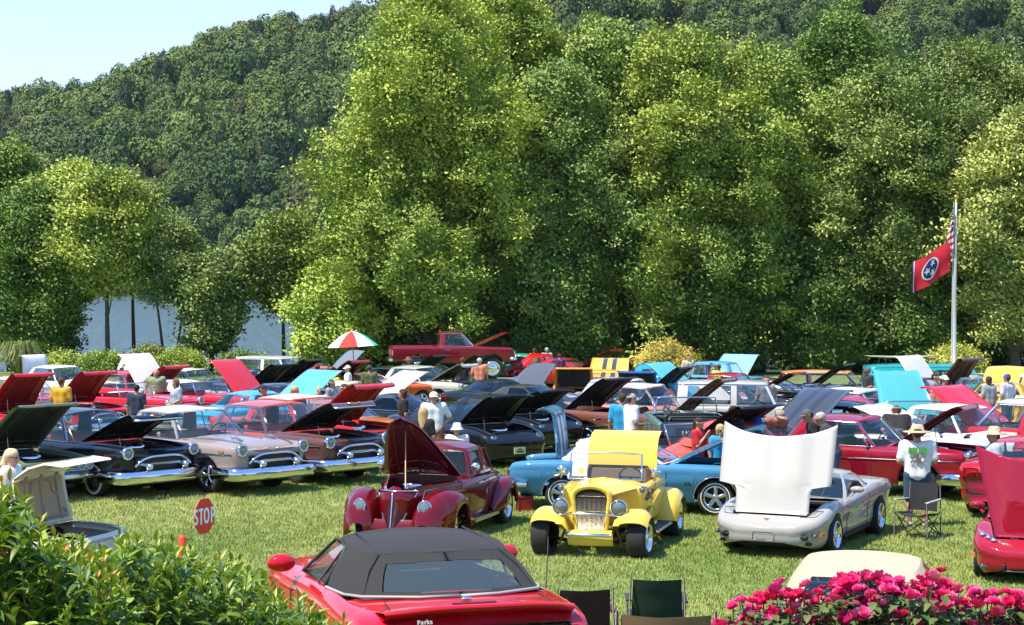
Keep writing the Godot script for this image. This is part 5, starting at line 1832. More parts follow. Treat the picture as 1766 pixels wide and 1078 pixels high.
	# headlights and small lamps
	for m in [-1, 1]:
		lamp(c, V(1.50, 0.80, 0.46 * m), 0.115, "headlight", 0.0, 0.18)
		lamp(c, V(0.62, 1.0, 0.66 * m), 0.045, "cowl_lamp", 0.0, 0.2)
	# windscreen
	var fr := ST()
	var b0 := V(0.40, 1.12, 0.60); var b1 := V(0.24, 1.52, 0.58)
	var loop := [b0 * V(1, 1, -1), b1 * V(1, 1, -1)]
	for i in range(1, 8): loop.append(b1.lerp(b1 * V(1, 1, -1), 1.0 - i / 8.0) + V(0.02 * sin(PI * i / 8.0), 0.02 * sin(PI * i / 8.0), 0))
	loop.append(b1); loop.append(b0); loop.append(b0 * V(1, 1, -1))
	tube(fr, loop, [0.016], 6)
	part("windscreen_frame", done(fr), chrome(), c)
	var gl := ST()
	quad(gl, b0, b1, b1 * V(1, 1, -1), b0 * V(1, 1, -1))
	part("windscreen", done(gl), pane_mat(), c)
	show_card(c, Transform3D(Basis(Vector3.UP, PI / 2) * Basis(V(1, 0, 0), -0.38), V(0.33, 1.32, 0.42)), 0.24, 0.34)
	# seat, wheel, raised rear deck lid
	var se := ST()
	box(se, V(-0.35, 0.78, 0), V(0.5, 0.2, 1.1), Basis(), 0.06)
	box(se, V(-0.64, 1.0, 0), V(0.16, 0.5, 1.1), Basis(V(0, 0, 1), 0.2), 0.06)
	part("seat", done(se), mat("tan_hide", col(0.16, 0.11, 0.07), 0.6), c)
	part("steering_wheel", steering(), mat("black_trim", col(0.02, 0.02, 0.02), 0.6), c, Transform3D(Basis(), V(-0.05, 1.12, -0.34)))
	var dl := ST()
	for layer in 2:
		var rows := []
		for i in 9:
			var k := i / 8.0
			var row := []
			for j in 9:
				var z := j / 4.0 - 1.0
				row.append(V(-0.98 - 0.10 * k - 0.42 * pow(k, 4.0) + layer * 0.03, 1.08 + 0.78 * k - 0.10 * pow(k, 6.0) - layer * 0.005, 0.60 * z * (1.0 - 0.03 * k)))
			rows.append(row)
		sheet(dl, rows)
		if layer == 1: pass
	part("deck_lid", done(dl), yel, c)
	# flames along the cowl side
	for m in [-1, 1]:
		for e in [[0.44, 0.0, 0.75, 0.085], [0.34, 0.10, 0.95, 0.07], [0.36, -0.12, 0.7, 0.07]]:
			var fl := ST()
			var rows := []
			for i in 13:
				var k := i / 12.0
				var x: float = e[0] - e[2] * k
				var y: float = 0.82 + e[1] * (1.0 + k) + 0.045 * sin(k * 7.0 + e[1] * 20.0)
				var h: float = e[3] * (1.0 - k) * (0.6 + 0.4 * sin(k * 9.0))
				if k < 0.15: h *= k / 0.15
				rows.append([V(x, y - h, m * (side_z(sp, x, y - h) + 0.003)), V(x, y + h, m * (side_z(sp, x, y + h) + 0.003))])
			sheet(fl, rows)
			part("flame_paint", done(fl), paint(Color(0.10, 0.02, 0.045)), c)
	for m in [-1, 1]:
		put_wheel(c, 1.32, 0.76 * m, 0.33, 0.30, "five", "", -0.05)
		put_wheel(c, -1.34, 0.76 * m, 0.37, 0.34, "five")
		mirror(c, V(0.10, 1.14, 0.78 * m), chrome())

func vette_spec() -> Dictionary:
	var s := {
		"hw": [[-2.26, 0.72], [-2.18, 0.86], [-1.5, 0.93], [-0.6, 0.89], [0.3, 0.88], [1.25, 0.925], [1.75, 0.91], [2.05, 0.83], [2.2, 0.68], [2.27, 0.46]],
		"sh": [[-2.26, 0.74], [-2.15, 0.88], [-1.4, 0.93], [-0.2, 0.84], [0.6, 0.80], [1.25, 0.82], [1.7, 0.73], [2.05, 0.62], [2.2, 0.56], [2.27, 0.48]],
		"top": [[-2.26, 0.76], [-2.1, 0.92], [-1.4, 0.98], [0.6, 0.84], [1.25, 0.80], [1.8, 0.69], [2.1, 0.61], [2.27, 0.49]],
		"bot": [[-2.26, 0.36], [-2.0, 0.24], [0.0, 0.16], [1.8, 0.17], [2.1, 0.20], [2.27, 0.28]],
		"zi": [[-2.2, 0.7], [0.6, 0.80], [1.2, 0.72], [2.0, 0.60]],
		"axles": [-1.33, 1.33], "wr": 0.325, "ar": 0.365, "ww": 0.25, "track": 0.79, "r": 0.10, "rs": 0.72, "tuck": 0.12, "crown": 2.0,
		"cowl": 0.62, "cab_rear": -0.95, "hood": [0.72, 1.95], "trunk": [-1.6, -2.2], "seats": 1,
		"side": [[0.0, 0.0], [0.25, 0.015], [0.5, -0.025], [0.75, 0.0], [1.0, 0.0]],
		"ring": [
			[0.86, 0.83, 0.0, -0.08, 1.17, 0.0, "wind", 0.02, 0.95], [0.78, 0.82, 0.42, -0.11, 1.165, 0.34, "wind", 0.02, 0.95], [0.52, 0.80, 0.76, -0.20, 1.14, 0.50, "wall"],
			[0.42, 0.80, 0.80, -0.24, 1.135, 0.52, "side", 0.03, 0.90], [-0.58, 0.86, 0.80, -0.62, 1.14, 0.54, "wall"], [-0.95, 0.9, 0.74, -0.82, 1.12, 0.50, "wall"],
			[-1.2, 0.92, 0.62, -0.9, 1.11, 0.44, "rear", 0.05, 0.94], [-1.9, 0.94, 0.40, -0.95, 1.12, 0.26, "rear", 0.05, 0.94], [-1.98, 0.95, 0.0, -0.98, 1.125, 0.0, "end"]],
		"roof_crown": 0.04, "bumpers": [], "doors": [0.55, -0.66], "rim": "five", "drip": false, "posts": []}
	s.key = "vette"
	s.open = []
	return s

func clamshell(ww0: float, ww1: float, top_w: float, notch: bool, long := 1.0) -> Array:   # front-hinged hood standing open, hinge at origin
	var st := ST(); var su := ST()
	var rows := []; var back := []
	for i in 25:
		var t := i / 24.0
		var row := []; var br := []
		for j in 21:
			var u := j / 10.0 - 1.0
			var v := t * (1.22 + 0.24 * pow(absf(u), 2.2)) * long
			var w := lerpf(ww0, ww1, clampf(v / 0.45, 0.0, 1.0))
			if notch and v > 0.42: w = lerpf(ww1 + 0.31, top_w, clampf((v - 0.42) / 0.9, 0, 1)) if v > 0.47 else lerpf(ww1, ww1 + 0.31, (v - 0.42) / 0.05)
			elif notch and v > 0.30: w = ww1 + 0.05 * pow((v - 0.30) / 0.12, 3.0)
			elif not notch: w = lerpf(ww0, top_w, clampf(v / 1.4, 0, 1))
			var z := u * w
			var q := absf(z) / 0.95
			var n := 0.06 * (smoothstep(0.55, 0.46, q)) * smoothstep(0.0, 0.5, t) - 0.07 * q * q - 0.025 * exp(-q * q * 90.0) * smoothstep(0.1, 0.6, t)
			row.append(V(n, v, z)); br.append(V(n - 0.03, v, z * 0.985))
		rows.append(row); back.append(br)
	sheet(st, rows)
	sheet(su, back)
	for e in [0, 24]: sheet(st, [rows[e], back[e]])
	for j in [0, 20]:
		var a := []; var b := []
		for i in 25: a.append(rows[i][j]); b.append(back[i][j])
		sheet(st, [a, b])
	return [done(st), done(su)]

func vette_extras(c: Node3D, body: Material, hood: Array, lean: float, hoodm: Material) -> void:
	var h := part("hood", hood[0], hoodm, c, Transform3D(Basis(V(0, 0, 1), deg_to_rad(lean)), V(1.90, 0.68, 0)))
	part("hood_lining", hood[1], mat("bay_black", col(0.02, 0.02, 0.02), 0.7), h)
	var bay := ST()
	box(bay, V(1.3, 0.38, 0), V(1.2, 0.03, 1.4))
	for m in [-1, 1]: box(bay, V(1.3, 0.55, 0.60 * m), V(1.2, 0.30, 0.03))
	part("engine_bay", done(bay), mat("bay_black", col(0.02, 0.02, 0.02), 0.7), c)
	var en := ST()
	box(en, V(1.2, 0.60, 0), V(0.7, 0.20, 0.6), Basis(), 0.04)
	for m in [-1, 1]: box(en, V(1.2, 0.72, 0.22 * m), V(0.6, 0.05, 0.16), Basis(), 0.02)
	for i in 6: tube(en, [V(1.62, 0.66, -0.5 + i * 0.2), V(1.45, 0.74, -0.4 + i * 0.17), V(1.2, 0.70, -0.3 + i * 0.12)], [0.02], 5)
	part("engine", done(en), mat("engine_dark", col(0.05, 0.05, 0.055), 0.35), c)
	for m in [-1, 1]:
		var mm := ST()
		ball(mm, V(0, 0.05, 0), V(0.07, 0.055, 0.12), 12)
		tube(mm, [V(0.05, -0.06, -0.10 * m), V(0.0, 0.03, -0.02 * m)], [0.022], 5)
		part("mirror", done(mm), body, c, Transform3D(Basis(), V(0.42, 0.90, 0.97 * m)))
	var wp := ST()
	for m in [0, 1]: tube(wp, [V(0.84 - m * 0.06, 0.85, -0.3 + m * 0.55), V(0.72 - m * 0.04, 0.90, 0.25 + m * 0.45)], [0.01], 4)
	part("wipers", done(wp), mat("black_trim", col(0.02, 0.02, 0.02), 0.6), c)

func front_cars() -> void:
	var silver := Color(0.34, 0.33, 0.31)
	coupe(V(at(752, 31.7), 0, -31.7), -17)
	roadster(V(at(1052, 30.1), 0.0, -30.1), -15)

	# silver sports car with its hood standing on the nose
	var vs := vette_spec()
	var c := car(vs, "silver_sports_car", "silver low sports car with white-lit hood standing upright on its nose", V(at(1392, 30.6), 0, -30.6), -26, {"color": silver, "chrome": false, "prop": false, "hood": 1.0, "inside": Color(0.03, 0.03, 0.03)})
	fix_vette(c)
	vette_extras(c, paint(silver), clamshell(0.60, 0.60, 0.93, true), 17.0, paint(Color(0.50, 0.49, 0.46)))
	for m in [-1, 1]:
		var dk := ST()
		var f := Basis(Vector3.UP, 0.30 * m)
		box(dk, V(2.165, 0.37, 0.50 * m), V(0.10, 0.085, 0.42), f, 0.03)
		box(dk, V(2.13, 0.27, 0.62 * m), V(0.10, 0.05, 0.26), f, 0.02)
		part("front_intake", done(dk), mat("black_trim", col(0.02, 0.02, 0.02), 0.6), c)
	var pp := ST()
	box(pp, V(2.262, 0.37, 0), V(0.05, 0.13, 0.38), Basis(), 0.02)
	part("plate_cover", done(pp), paint(Color(0.30, 0.29, 0.27)), c)
	var em := part("nameplate", text_mesh("corvette", 0.028), mat("embossed", col(0.5, 0.5, 0.48), 0.3, 0.5), c, Transform3D(Basis(Vector3.UP, PI / 2), V(2.289, 0.355, 0.05)))
	for m in [-1, 1]:
		var fg := ST()
		box(fg, V(2.13, 0.395, 0.78 * m), V(0.08, 0.06, 0.10), Basis(Vector3.UP, 0.7 * m), 0.02)
		part("fog_lamp", done(fg), lens_mat(), c)
		var mk := ST()
		box(mk, V(1.99, 0.40, 0.868 * m), V(0.12, 0.05, 0.02), Basis(Vector3.UP, 0.30 * m))
		part("side_marker", done(mk), mat("amber", col(0.7, 0.2, 0.01), 0.2), c)
		var ld := ST()
		var lo := []
		for q in [[1.68, 0.50], [1.98, 0.50], [1.94, 0.74], [1.72, 0.80], [1.68, 0.50]]: lo.append(V(q[0], skin_y(vs, q[0], q[1]) + 0.003, q[1] * m))
		tube(ld, lo, [0.006], 4)
		part("headlight_door_seam", done(ld), mat("seam", col(0.01, 0.01, 0.01), 0.8), c)
		var sm := ST()
		box(sm, V(0.0, 0.50, (side_z(vs, 0.0, 0.5) + 0.006) * m), V(1.0, 0.035, 0.02), Basis(V(0, 0, 1), -0.04), 0.008)
		part("side_strip", done(sm), paint(silver), c)
	var eb := ST()
	prism(eb, PackedVector2Array([Vector2(-0.06, 0.02), Vector2(0.0, -0.03), Vector2(0.06, 0.02), Vector2(0.0, 0.0)]), 0.006, Transform3D(Basis(Vector3.UP, PI / 2) * Basis(V(1, 0, 0), -1.1), V(2.10, 0.625, 0)))
	part("nose_emblem", done(eb), mat("emblem_red", col(0.35, 0.05, 0.05), 0.3), c)
	var pap := ST()
	box(pap, V(0.60, 0.87, 0.28), V(0.22, 0.008, 0.36), Basis(V(0, 0, 1), -0.3))
	part("paper_on_dashboard", done(pap), mat("card_white", col(0.8, 0.8, 0.79), 0.7), c)

	# red sports car cut by the right edge
	var red := Color(0.30, 0.006, 0.022)
	c = car(vs, "red_sports_car", "metallic red low sports car cut by the right edge, hood tilted forward", V(at(1806, 27.7), 0.02, -27.7), -19, {"color": red, "chrome": false, "prop": false, "hood": 1.0})
	fix_vette(c)
	vette_extras(c, paint(red), clamshell(0.60, 0.64, 0.92, false, 0.88), 9.0, paint(Color(0.30, 0.005, 0.025)))
	for m in [-1, 1]:
		var hl := ST()
		var rows := []
		for i in 9:
			var k := i / 8.0
			var row := []
			for j in 5:
				var q := j / 4.0
				var z := lerpf(0.84, 0.50, k)
				var x := lerpf(1.74, 2.10, k) - 0.16 * q * (1.0 - k * 0.5)
				var half := 0.16 * sin(PI * clampf(k * 0.9 + 0.1, 0, 1))
				row.append(V(x + 0.02, skin_y(vs, x, z) + 0.012 - 0.02 * absf(q - 0.5), (z + (q - 0.5) * half * 0.6) * m))
			rows.append(row)
		sheet(hl, rows)
		var hn := part("headlight", done(hl), mat("lamp_cover", Color(0.62, 0.52, 0.53), 0.05, 0.4), c)
		for e in [[1.85, 0.77], [1.94, 0.68], [2.02, 0.60]]:
			var b := ST()
			ball(b, V(e[0], skin_y(vs, e[0], e[1]) + 0.014, e[1] * m), V(0.06, 0.035, 0.05), 10)
			part("projector", done(b), chrome(), hn)
		var mk := ST()
		box(mk, V(1.93, 0.42, 0.885 * m), V(0.14, 0.06, 0.02), Basis(Vector3.UP, 0.30 * m))
		part("side_marker", done(mk), mat("amber", col(0.7, 0.2, 0.01), 0.2), c)
		var fg := ST()
		box(fg, V(2.16, 0.30, 0.70 * m), V(0.06, 0.06, 0.16), Basis(Vector3.UP, 0.6 * m), 0.02)
		part("fog_lamp", done(fg), lens_mat(), c)
	var gr := ST()
	box(gr, V(2.24, 0.31, 0), V(0.10, 0.12, 0.95), Basis(), 0.04)
	part("front_intake", done(gr), mat("black_trim", col(0.02, 0.02, 0.02), 0.6), c)

	# red convertible nearest to the camera, seen from behind
	var ms := spec("modern").duplicate()
	ms.key = "soft_top"
	ms.ring = [
		[0.98, 1.0, 0.0, 0.10, 1.37, 0.0, "wind", 0.02, 0.95], [0.90, 0.99, 0.45, 0.07, 1.365, 0.40, "wind", 0.02, 0.95], [0.68, 0.97, 0.76, -0.02, 1.345, 0.58, "wall"],
		[0.56, 0.965, 0.80, -0.06, 1.34, 0.60, "side", 0.02, 0.90], [-0.46, 0.99, 0.82, -0.50, 1.35, 0.62, "wall"], [-0.56, 1.0, 0.82, -0.66, 1.35, 0.62, "wall"], [-1.15, 1.03, 0.80, -0.98, 1.33, 0.58, "wall"],
		[-1.42, 1.05, 0.70, -1.06, 1.32, 0.50, "wall"], [-1.52, 1.055, 0.58, -1.09, 1.325, 0.43, "rear", 0.14, 0.80], [-1.66, 1.065, 0.30, -1.14, 1.335, 0.22, "rear", 0.12, 0.82], [-1.70, 1.07, 0.0, -1.16, 1.34, 0.0, "end"]]
	ms.roof_crown = 0.055
	var mus := car(ms, "red_convertible", "bright red convertible with black cloth top, nearest car seen from behind", V(at(704, 16.0), ground_y(0, 16.0), -16.0), 197, {"color": Color(0.50, 0.003, 0.008), "roof": Color(0.020, 0.0195, 0.019), "tint": 2, "soft": true, "chrome": false, "inside": Color(0.02, 0.02, 0.022)})
	mus.rotation.z = 0.0
	dress_convertible(mus, ms, Color(0.50, 0.003, 0.008))
	# beige-topped convertible behind the roses
	var tan := Color(0.43, 0.365, 0.25)
	var bge := car(ms, "beige_topped_convertible", "pale beige convertible roof with clear rear window behind the roses", V(at(1492, 17.2), ground_y(0, 17.2) - 0.02, -17.2), 166, {"color": Color(0.30, 0.25, 0.17), "roof": tan, "soft": true, "chrome": false})
	bge.scale = V(0.84, 0.84, 0.84)
	# blue convertible, side on, trunk lid with white stripes raised
	var bs := spec("muscle").duplicate()
	bs.key = "muscle_soft"
	bs.trunk = [-1.5, -2.36]
	bs.trunk_lip = 0.30
	bs.ring = [
		[0.72, 0.97, 0.0, 0.02, 1.32, 0.0, "wind", 0.02, 0.94], [0.64, 0.96, 0.45, -0.01, 1.315, 0.38, "wind", 0.02, 0.94], [0.50, 0.93, 0.74, -0.10, 1.30, 0.56, "wall"],
		[0.43, 0.93, 0.79, -0.14, 1.295, 0.58, "side", 0.02, 0.92], [-0.62, 0.945, 0.81, -0.60, 1.30, 0.60, "wall"], [-1.15, 0.965, 0.78, -0.98, 1.28, 0.56, "wall"],
		[-1.42, 0.97, 0.66, -1.12, 1.26, 0.48, "rear", 0.15, 0.85], [-1.50, 0.975, 0.36, -1.18, 1.27, 0.26, "rear", 0.15, 0.85], [-1.54, 0.98, 0.0, -1.20, 1.275, 0.0, "end"]]
	var blue := Color(0.055, 0.21, 0.38)
	c = car(bs, "blue_convertible", "metallic blue muscle convertible with white top and striped trunk lid raised", V(at(1108, 35.0), 0, -35.0), 79, {"color": blue, "roof": Color(0.72, 0.71, 0.68), "soft": true, "hood": 27.0, "lining": Color(0.012, 0.012, 0.012), "trunk": 88.0, "inside": Color(0.30, 0.03, 0.02), "rim": "five", "wall": "thin", "engine": "red"})
	for m in [-1, 1]:
		var mm := ST()
		for i in range(0, 13):
			pass
		for w in bs.axles:
			var path := []
			for i in 15:
				var a := PI * i / 14.0
				var x: float = w - cos(a) * (bs.ar + 0.005)
				var y: float = bs.wr - 0.02 + sin(a) * (bs.ar + 0.005)
				path.append(V(x, y, m * (side_z(bs, x, y) + 0.004)))
			tube(mm, path, [0.012], 4)
		part("wheel_arch_trim", done(mm), chrome(), c)
	part("fender_badge", text_mesh("SS", 0.09), chrome(), c, Transform3D(Basis(), V(0.95, 0.60, side_z(bs, 0.95, 0.6) + 0.004)))
	var tl: Node3D = c.get_node("trunk_lid")
	var ss := ST()
	for m in [-1, 1]:
		for seg in 2:
			var r2 := []
			for i in 9:
				var k := i / 8.0
				var x := lerpf(-1.5, -2.36, 0.02 + 0.96 * k)
				var row := []
				for j in 4:
					var z: float = m * (0.06 + 0.085 * j)
					var q := V(x, skin_y(bs, x, z) + 0.004, z) - V(-1.5, skin_y(bs, -1.5, 0), 0)
					if seg == 1:
						q = V(-2.36, skin_y(bs, -2.36, z), z) - V(-1.5, skin_y(bs, -1.5, 0), 0) + V(-0.05 * k - 0.004, -0.30 * k, 0)
					row.append(q)
				r2.append(row)
			sheet(ss, r2)
	part("racing_stripes", done(ss), paint(Color(0.75, 0.75, 0.74)), tl)

func fix_vette(c: Node3D) -> void:   # the generic lid gives way to the clamshell
	for n in ["hood", "engine", "engine_bay", "air_cleaner"]:
		var o := c.get_node_or_null(n)
		if o:
			c.remove_child(o)
			o.free()

func dress_convertible(c: Node3D, sp: Dictionary, color: Color) -> void:
	var body := paint(color)
	var dark := mat("gloss_black", col(0.012, 0.012, 0.013), 0.15)
	# spoiler, tail panel, lamps, badge
	var s := ST()
	var rows := []
	for e in [[-2.02, 1.075], [-2.20, 1.10], [-2.36, 1.125], [-2.40, 1.105], [-2.26, 1.03]]:
		var row := []
		for j in 13:
			var k := j / 6.0 - 1.0
			row.append(V(e[0] + 0.10 * k * k, e[1] - 0.05 * pow(absf(k), 3.0), 0.74 * k))
		rows.append(row)
	sheet(s, rows)
	part("rear_spoiler", done(s), body, c)
	var bl := ST()
	box(bl, V(-2.10, 1.09, 0), V(0.05, 0.012, 0.34), Basis(), 0.004)
	part("high_brake_lamp", done(bl), mat("dark_red_lens", col(0.10, 0.004, 0.006), 0.2), c)
	var t := ST()
	box(t, V(-2.375, 0.86, 0), V(0.05, 0.22, 1.36), Basis(), 0.03)
	part("tail_panel", done(t), dark, c)
	for m in [-1, 1]:
		for i in 3:
			var l := ST()
			box(l, V(-2.395, 0.86, m * (0.42 + i * 0.115)), V(0.04, 0.16, 0.07), Basis(), 0.015)
			part("tail_lamp", done(l), mat("smoked_red", col(0.08, 0.004, 0.008), 0.12), c)
	var rg := ST()
	var loop := []
	for i in 25: loop.append(V(-2.415, 0.87 + sin(TAU * i / 24.0) * 0.075, cos(TAU * i / 24.0) * 0.075))
	tube(rg, loop, [0.012], 6, false)
	part("badge_ring", done(rg), chrome(), c)
	# trunk seams, keyhole badge, lettering
	var sm := ST()
	for m in [-1, 1]: tube(sm, [V(-1.74, 1.075, 0.62 * m), V(-2.0, 1.06, 0.64 * m), V(-2.30, 1.0, 0.66 * m)], [0.005], 4)
	part("trunk_seams", done(sm), mat("seam", col(0.01, 0.01, 0.01), 0.8), c)
	var em := ST()
	ball(em, V(-1.86, 1.085, 0.0), V(0.03, 0.012, 0.05), 10)
	part("trunk_emblem", done(em), chrome(), c)
	part("dealer_script", text_mesh("Parks", 0.032, 0.003), mat("script_grey", col(0.5, 0.5, 0.5), 0.7), c, Transform3D(Basis(Vector3.UP, -PI / 2) * Basis(V(1, 0, 0), -0.35), V(-2.375, 1.015, -0.46)))
	# soft top: beading and seams
	var bd := ST()
	for m in [-1, 1]: tube(bd, [V(-0.50, 1.0, 0.825 * m), V(-1.15, 1.04, 0.81 * m), V(-1.42, 1.06, 0.72 * m), V(-1.66, 1.075, 0.32 * m), V(-1.71, 1.08, 0)], [0.014], 5)
	part("top_beading", done(bd), mat("grey_bead", col(0.30, 0.30, 0.30), 0.5), c)
	var se := ST()
	for m in [-1, 1]: tube(se, [V(-1.40, 1.06, 0.715 * m), V(-1.20, 1.22, 0.62 * m), V(-1.06, 1.33, 0.51 * m), V(-0.6, 1.375, 0.50 * m), V(0.0, 1.385, 0.48 * m)], [0.008], 4)
	var ar := []
	for i in 13:
		var k := i / 6.0 - 1.0
		ar.append(V(-1.12 + 0.09 * k * k, 1.349 - 0.03 * k * k, 0.52 * k))
	tube(se, ar, [0.008], 4)
	part("top_seams", done(se), cloth(Color(0.02, 0.02, 0.02)), c)
	# window edging and quarter bar
	var wf := ST()
	for m in [-1, 1]:
		tube(wf, [V(0.56, 0.98, 0.815 * m), V(0.0, 1.32, 0.635 * m), V(-0.20, 1.335, 0.63 * m), V(-0.45, 1.31, 0.645 * m), V(-0.50, 1.0, 0.835 * m)], [0.016], 5)
		tube(wf, [V(-0.18, 0.99, 0.83 * m), V(-0.42, 1.28, 0.67 * m)], [0.012], 4)
	part("window_seals", done(wf), mat("black_trim", col(0.02, 0.02, 0.02), 0.6), c)
	for m in [-1, 1]:
		var hr := ST()
		box(hr, V(-0.42, 1.13, 0.36 * m), V(0.10, 0.20, 0.26), Basis(V(0, 0, 1), 0.15), 0.04)
		box(hr, V(-0.38, 0.85, 0.36 * m), V(0.14, 0.50, 0.46), Basis(V(0, 0, 1), 0.2), 0.05)
		part("front_seat", done(hr), mat("seat_black", col(0.03, 0.03, 0.032), 0.6), c)
	var an := ST()
	tube(an, [V(-1.2, 1.02, 0.86), V(-1.32, 1.45, 0.84)], [0.006, 0.004], 5)
	part("antenna", done(an), mat("black_trim", col(0.02, 0.02, 0.02), 0.6), c)
	for m in [-1, 1]:
		var mm := ST()
		ball(mm, V(0, 0.03, 0), V(0.08, 0.08, 0.13), 12)
		part("door_mirror", done(mm), body, c, Transform3D(Basis(), V(0.50, 1.03, 1.02 * m)))

# ---------------------------------------------------------------- the rows of parked cars
func park(kind: String, called: String, label: String, px: float, d: float, heading: float, color: Color, o := {}) -> Node3D:
	o.color = color
	d = near_d(d)
	var c := car(spec(kind), called, label, V(at(px, d), ground_y(at(px, d), d), -d), heading, o)
	if o.has("size"): c.scale = V(1, 1, 1) * o.size
	return c

func near_d(d: float) -> float:
	return d * lerpf(0.935, 1.0, smoothstep(42.0, 60.0, d))

func field_cars() -> void:
	var white := Color(0.74, 0.73, 0.70)
	var cream := Color(0.68, 0.64, 0.52)
	var red := Color(0.50, 0.004, 0.008)
	var black := Color(0.008, 0.009, 0.012)
	# first row on the left
	var c := park("fifties", "black_sedan", "glossy black finned 1950s car with whitewall tyre, hood open, front row", 148, 41.2, 47, black, {"hood": 25.0, "inside": Color(0.25, 0.015, 0.015), "wall": "wide", "size": 1.05})
	hood_chevron(c, 33.0)
	c = park("fifties", "pink_grey_sedan", "pinkish grey finned 1950s car with white roof and closed hood", 335, 41.9, 47, Color(0.29, 0.24, 0.225), {"roof": white, "rim": "five", "inside": Color(0.28, 0.22, 0.2), "size": 1.05})
	hood_ornaments(c)
	c = park("fifties", "brown_sedan", "brown finned 1950s car with orange-red roof, hood open", 482, 43.8, 47, Color(0.115, 0.050, 0.044), {"roof": Color(0.52, 0.075, 0.045), "hood": 28.0, "rim": "five", "inside": Color(0.45, 0.05, 0.03), "size": 1.05})
	hood_chevron(c, 33.0)
	two_tone(c, Color(0.52, 0.06, 0.025))
	park("fifties_post", "red_cream_sedan", "red upright 1950s car with cream roof and grid grille, hood high", 531, 46.2, 47, Color(0.55, 0.018, 0.012), {"roof": cream, "hood": 39.0, "lining": Color(0.40, 0.02, 0.012), "engine": "red", "size": 1.05})
	park("muscle", "olive_muscle_car", "sage green muscle car with dark ribbed hood open at the left edge", -26, 40.0, 50, Color(0.125, 0.165, 0.085), {"hood": 40.0, "lining": Color(0.025, 0.032, 0.015)})
	park("muscle", "copper_coupe", "copper orange coupe showing only its hood behind the red grid-grille car", 592, 48.8, 47, Color(0.55, 0.14, 0.04), {"inside": Color(0.2, 0.05, 0.02)})
	park("muscle_fast", "navy_fastback", "dark navy fastback roof behind the man in the white polo shirt", 705, 52.0, 60, Color(0.010, 0.014, 0.024), {"tint": 1})
	# cream car behind the hedge, trunk lid raised
	var cs := spec("muscle").duplicate()
	cs.key = "muscle_lid"
	cs.trunk = [-1.5, -2.36]
	cs.trunk_lip = 0.85
	var cc := car(cs, "cream_coupe", "cream car behind the hedge with curved trunk lid swung up", V(at(-70, 26.8), 0, -26.8), 250, {"color": Color(0.66, 0.60, 0.50), "trunk": 104.0, "trunk_lining": Color(0.34, 0.25, 0.18), "chrome": true})
	cc.scale = V(0.96, 0.84, 0.96)
	var pl_ := ST()
	box(pl_, V(-0.915, -0.45, 0.0), V(0.014, 0.16, 0.32), Basis(V(0, 0, 1), -0.08))
	part("number_plate", done(pl_), mat("card_white", col(0.8, 0.8, 0.79), 0.7), cc.get_node("trunk_lid"))

	# left half, rows farther back
	park("fifties", "red_hardtop", "red 1950s car at the left edge with its red hood raised", -18, 50.5, 47, red, {"hood": 46.0, "lining": Color(0.20, 0.006, 0.008), "engine": "red"})
	park("fifties", "cream_roofed_sedan", "red and cream 1950s car with long cream roof at the left edge", 40, 59.5, 52, red, {"roof": cream, "inside": Color(0.3, 0.25, 0.2)})
	park("fifties", "red_open_car", "red open car with raised hood right of the man in yellow", 92, 54.2, 50, red, {"open_top": true, "hood": 42.0, "lining": Color(0.35, 0.008, 0.012), "inside": Color(0.5, 0.4, 0.35)})
	park("fifties", "red_roadster", "red open 1950s car with chrome windscreen frame left of the striped shirt", 214, 58.5, 60, red, {"open_top": true, "inside": Color(0.45, 0.02, 0.02)})
	park("fifties", "red_tourer", "red open car right of the couple, hood closed", 345, 60.0, 58, red, {"open_top": true, "inside": Color(0.4, 0.03, 0.03)})
	park("fifties", "red_coupe", "red car with arched hood raised behind the balding man", 232, 65.5, 52, red, {"hood": 36.0, "lining": Color(0.30, 0.01, 0.012)})
	park("fifties", "white_lidded_car", "white car near the water with its trunk lid curling upwards", 108, 72.0, 55, white, {"trunk": 86.0, "trunk_lining": Color(0.3, 0.3, 0.3)})
	park("muscle", "silver_white_coupe", "pale car by the water with smooth grey-white hood tilted back", 292, 64.0, 232, Color(0.6, 0.6, 0.58), {"hood": 52.0, "roof": white})
	park("fifties_wagon", "black_wagon", "black 1950s wagon with white roof behind the couple", 335, 68.5, 60, black, {"roof": white, "inside": Color(0.4, 0.08, 0.06)})
	park("muscle", "red_panel_coupe", "black car with flat coral red hood tilted towards the left", 462, 60.5, 236, black, {"hood": 46.0, "hood_color": Color(0.50, 0.016, 0.014)})
	park("muscle", "black_coupe", "black coupe with hood open left of the white truck", 415, 66.0, 55, black, {"hood": 38.0})
	park("muscle", "black_long_hood_coupe", "black coupe with long dark hood raised before the white truck", 452, 69.0, 62, black, {"hood": 34.0, "size": 1.1})
	park("suv", "white_truck", "white roofed utility truck standing by the water", 488, 77.0, 62, Color(0.35, 0.37, 0.38), {"roof": white, "roof_pillars": true})
	park("modern", "navy_coupe", "navy coupe with grey hood open left of the parasol", 552, 80.0, 130, Color(0.02, 0.03, 0.06), {"hood": 48.0, "hood_color": Color(0.16, 0.18, 0.20)})
	park("muscle", "sky_blue_coupe", "sky blue coupe with rounded roof and wide scooped hood facing the camera", 462, 53.4, 138, Color(0.05, 0.36, 0.62), {"hood": 36.0, "hood_color": Color(0.10, 0.42, 0.60), "size": 1.04})
	park("fifties_post", "beige_sedan", "beige car whose pale roof shows behind the boy and the capped woman", 600, 57.0, 70, Color(0.5, 0.42, 0.28), {"roof": Color(0.62, 0.54, 0.38), "size": 0.97})
	park("muscle", "cream_hood_coupe", "grey coupe with large cream-white hood tilted towards the camera", 606, 54.8, 125, Color(0.10, 0.105, 0.11), {"hood": 34.0, "hood_color": Color(0.72, 0.70, 0.62), "size": 1.04})
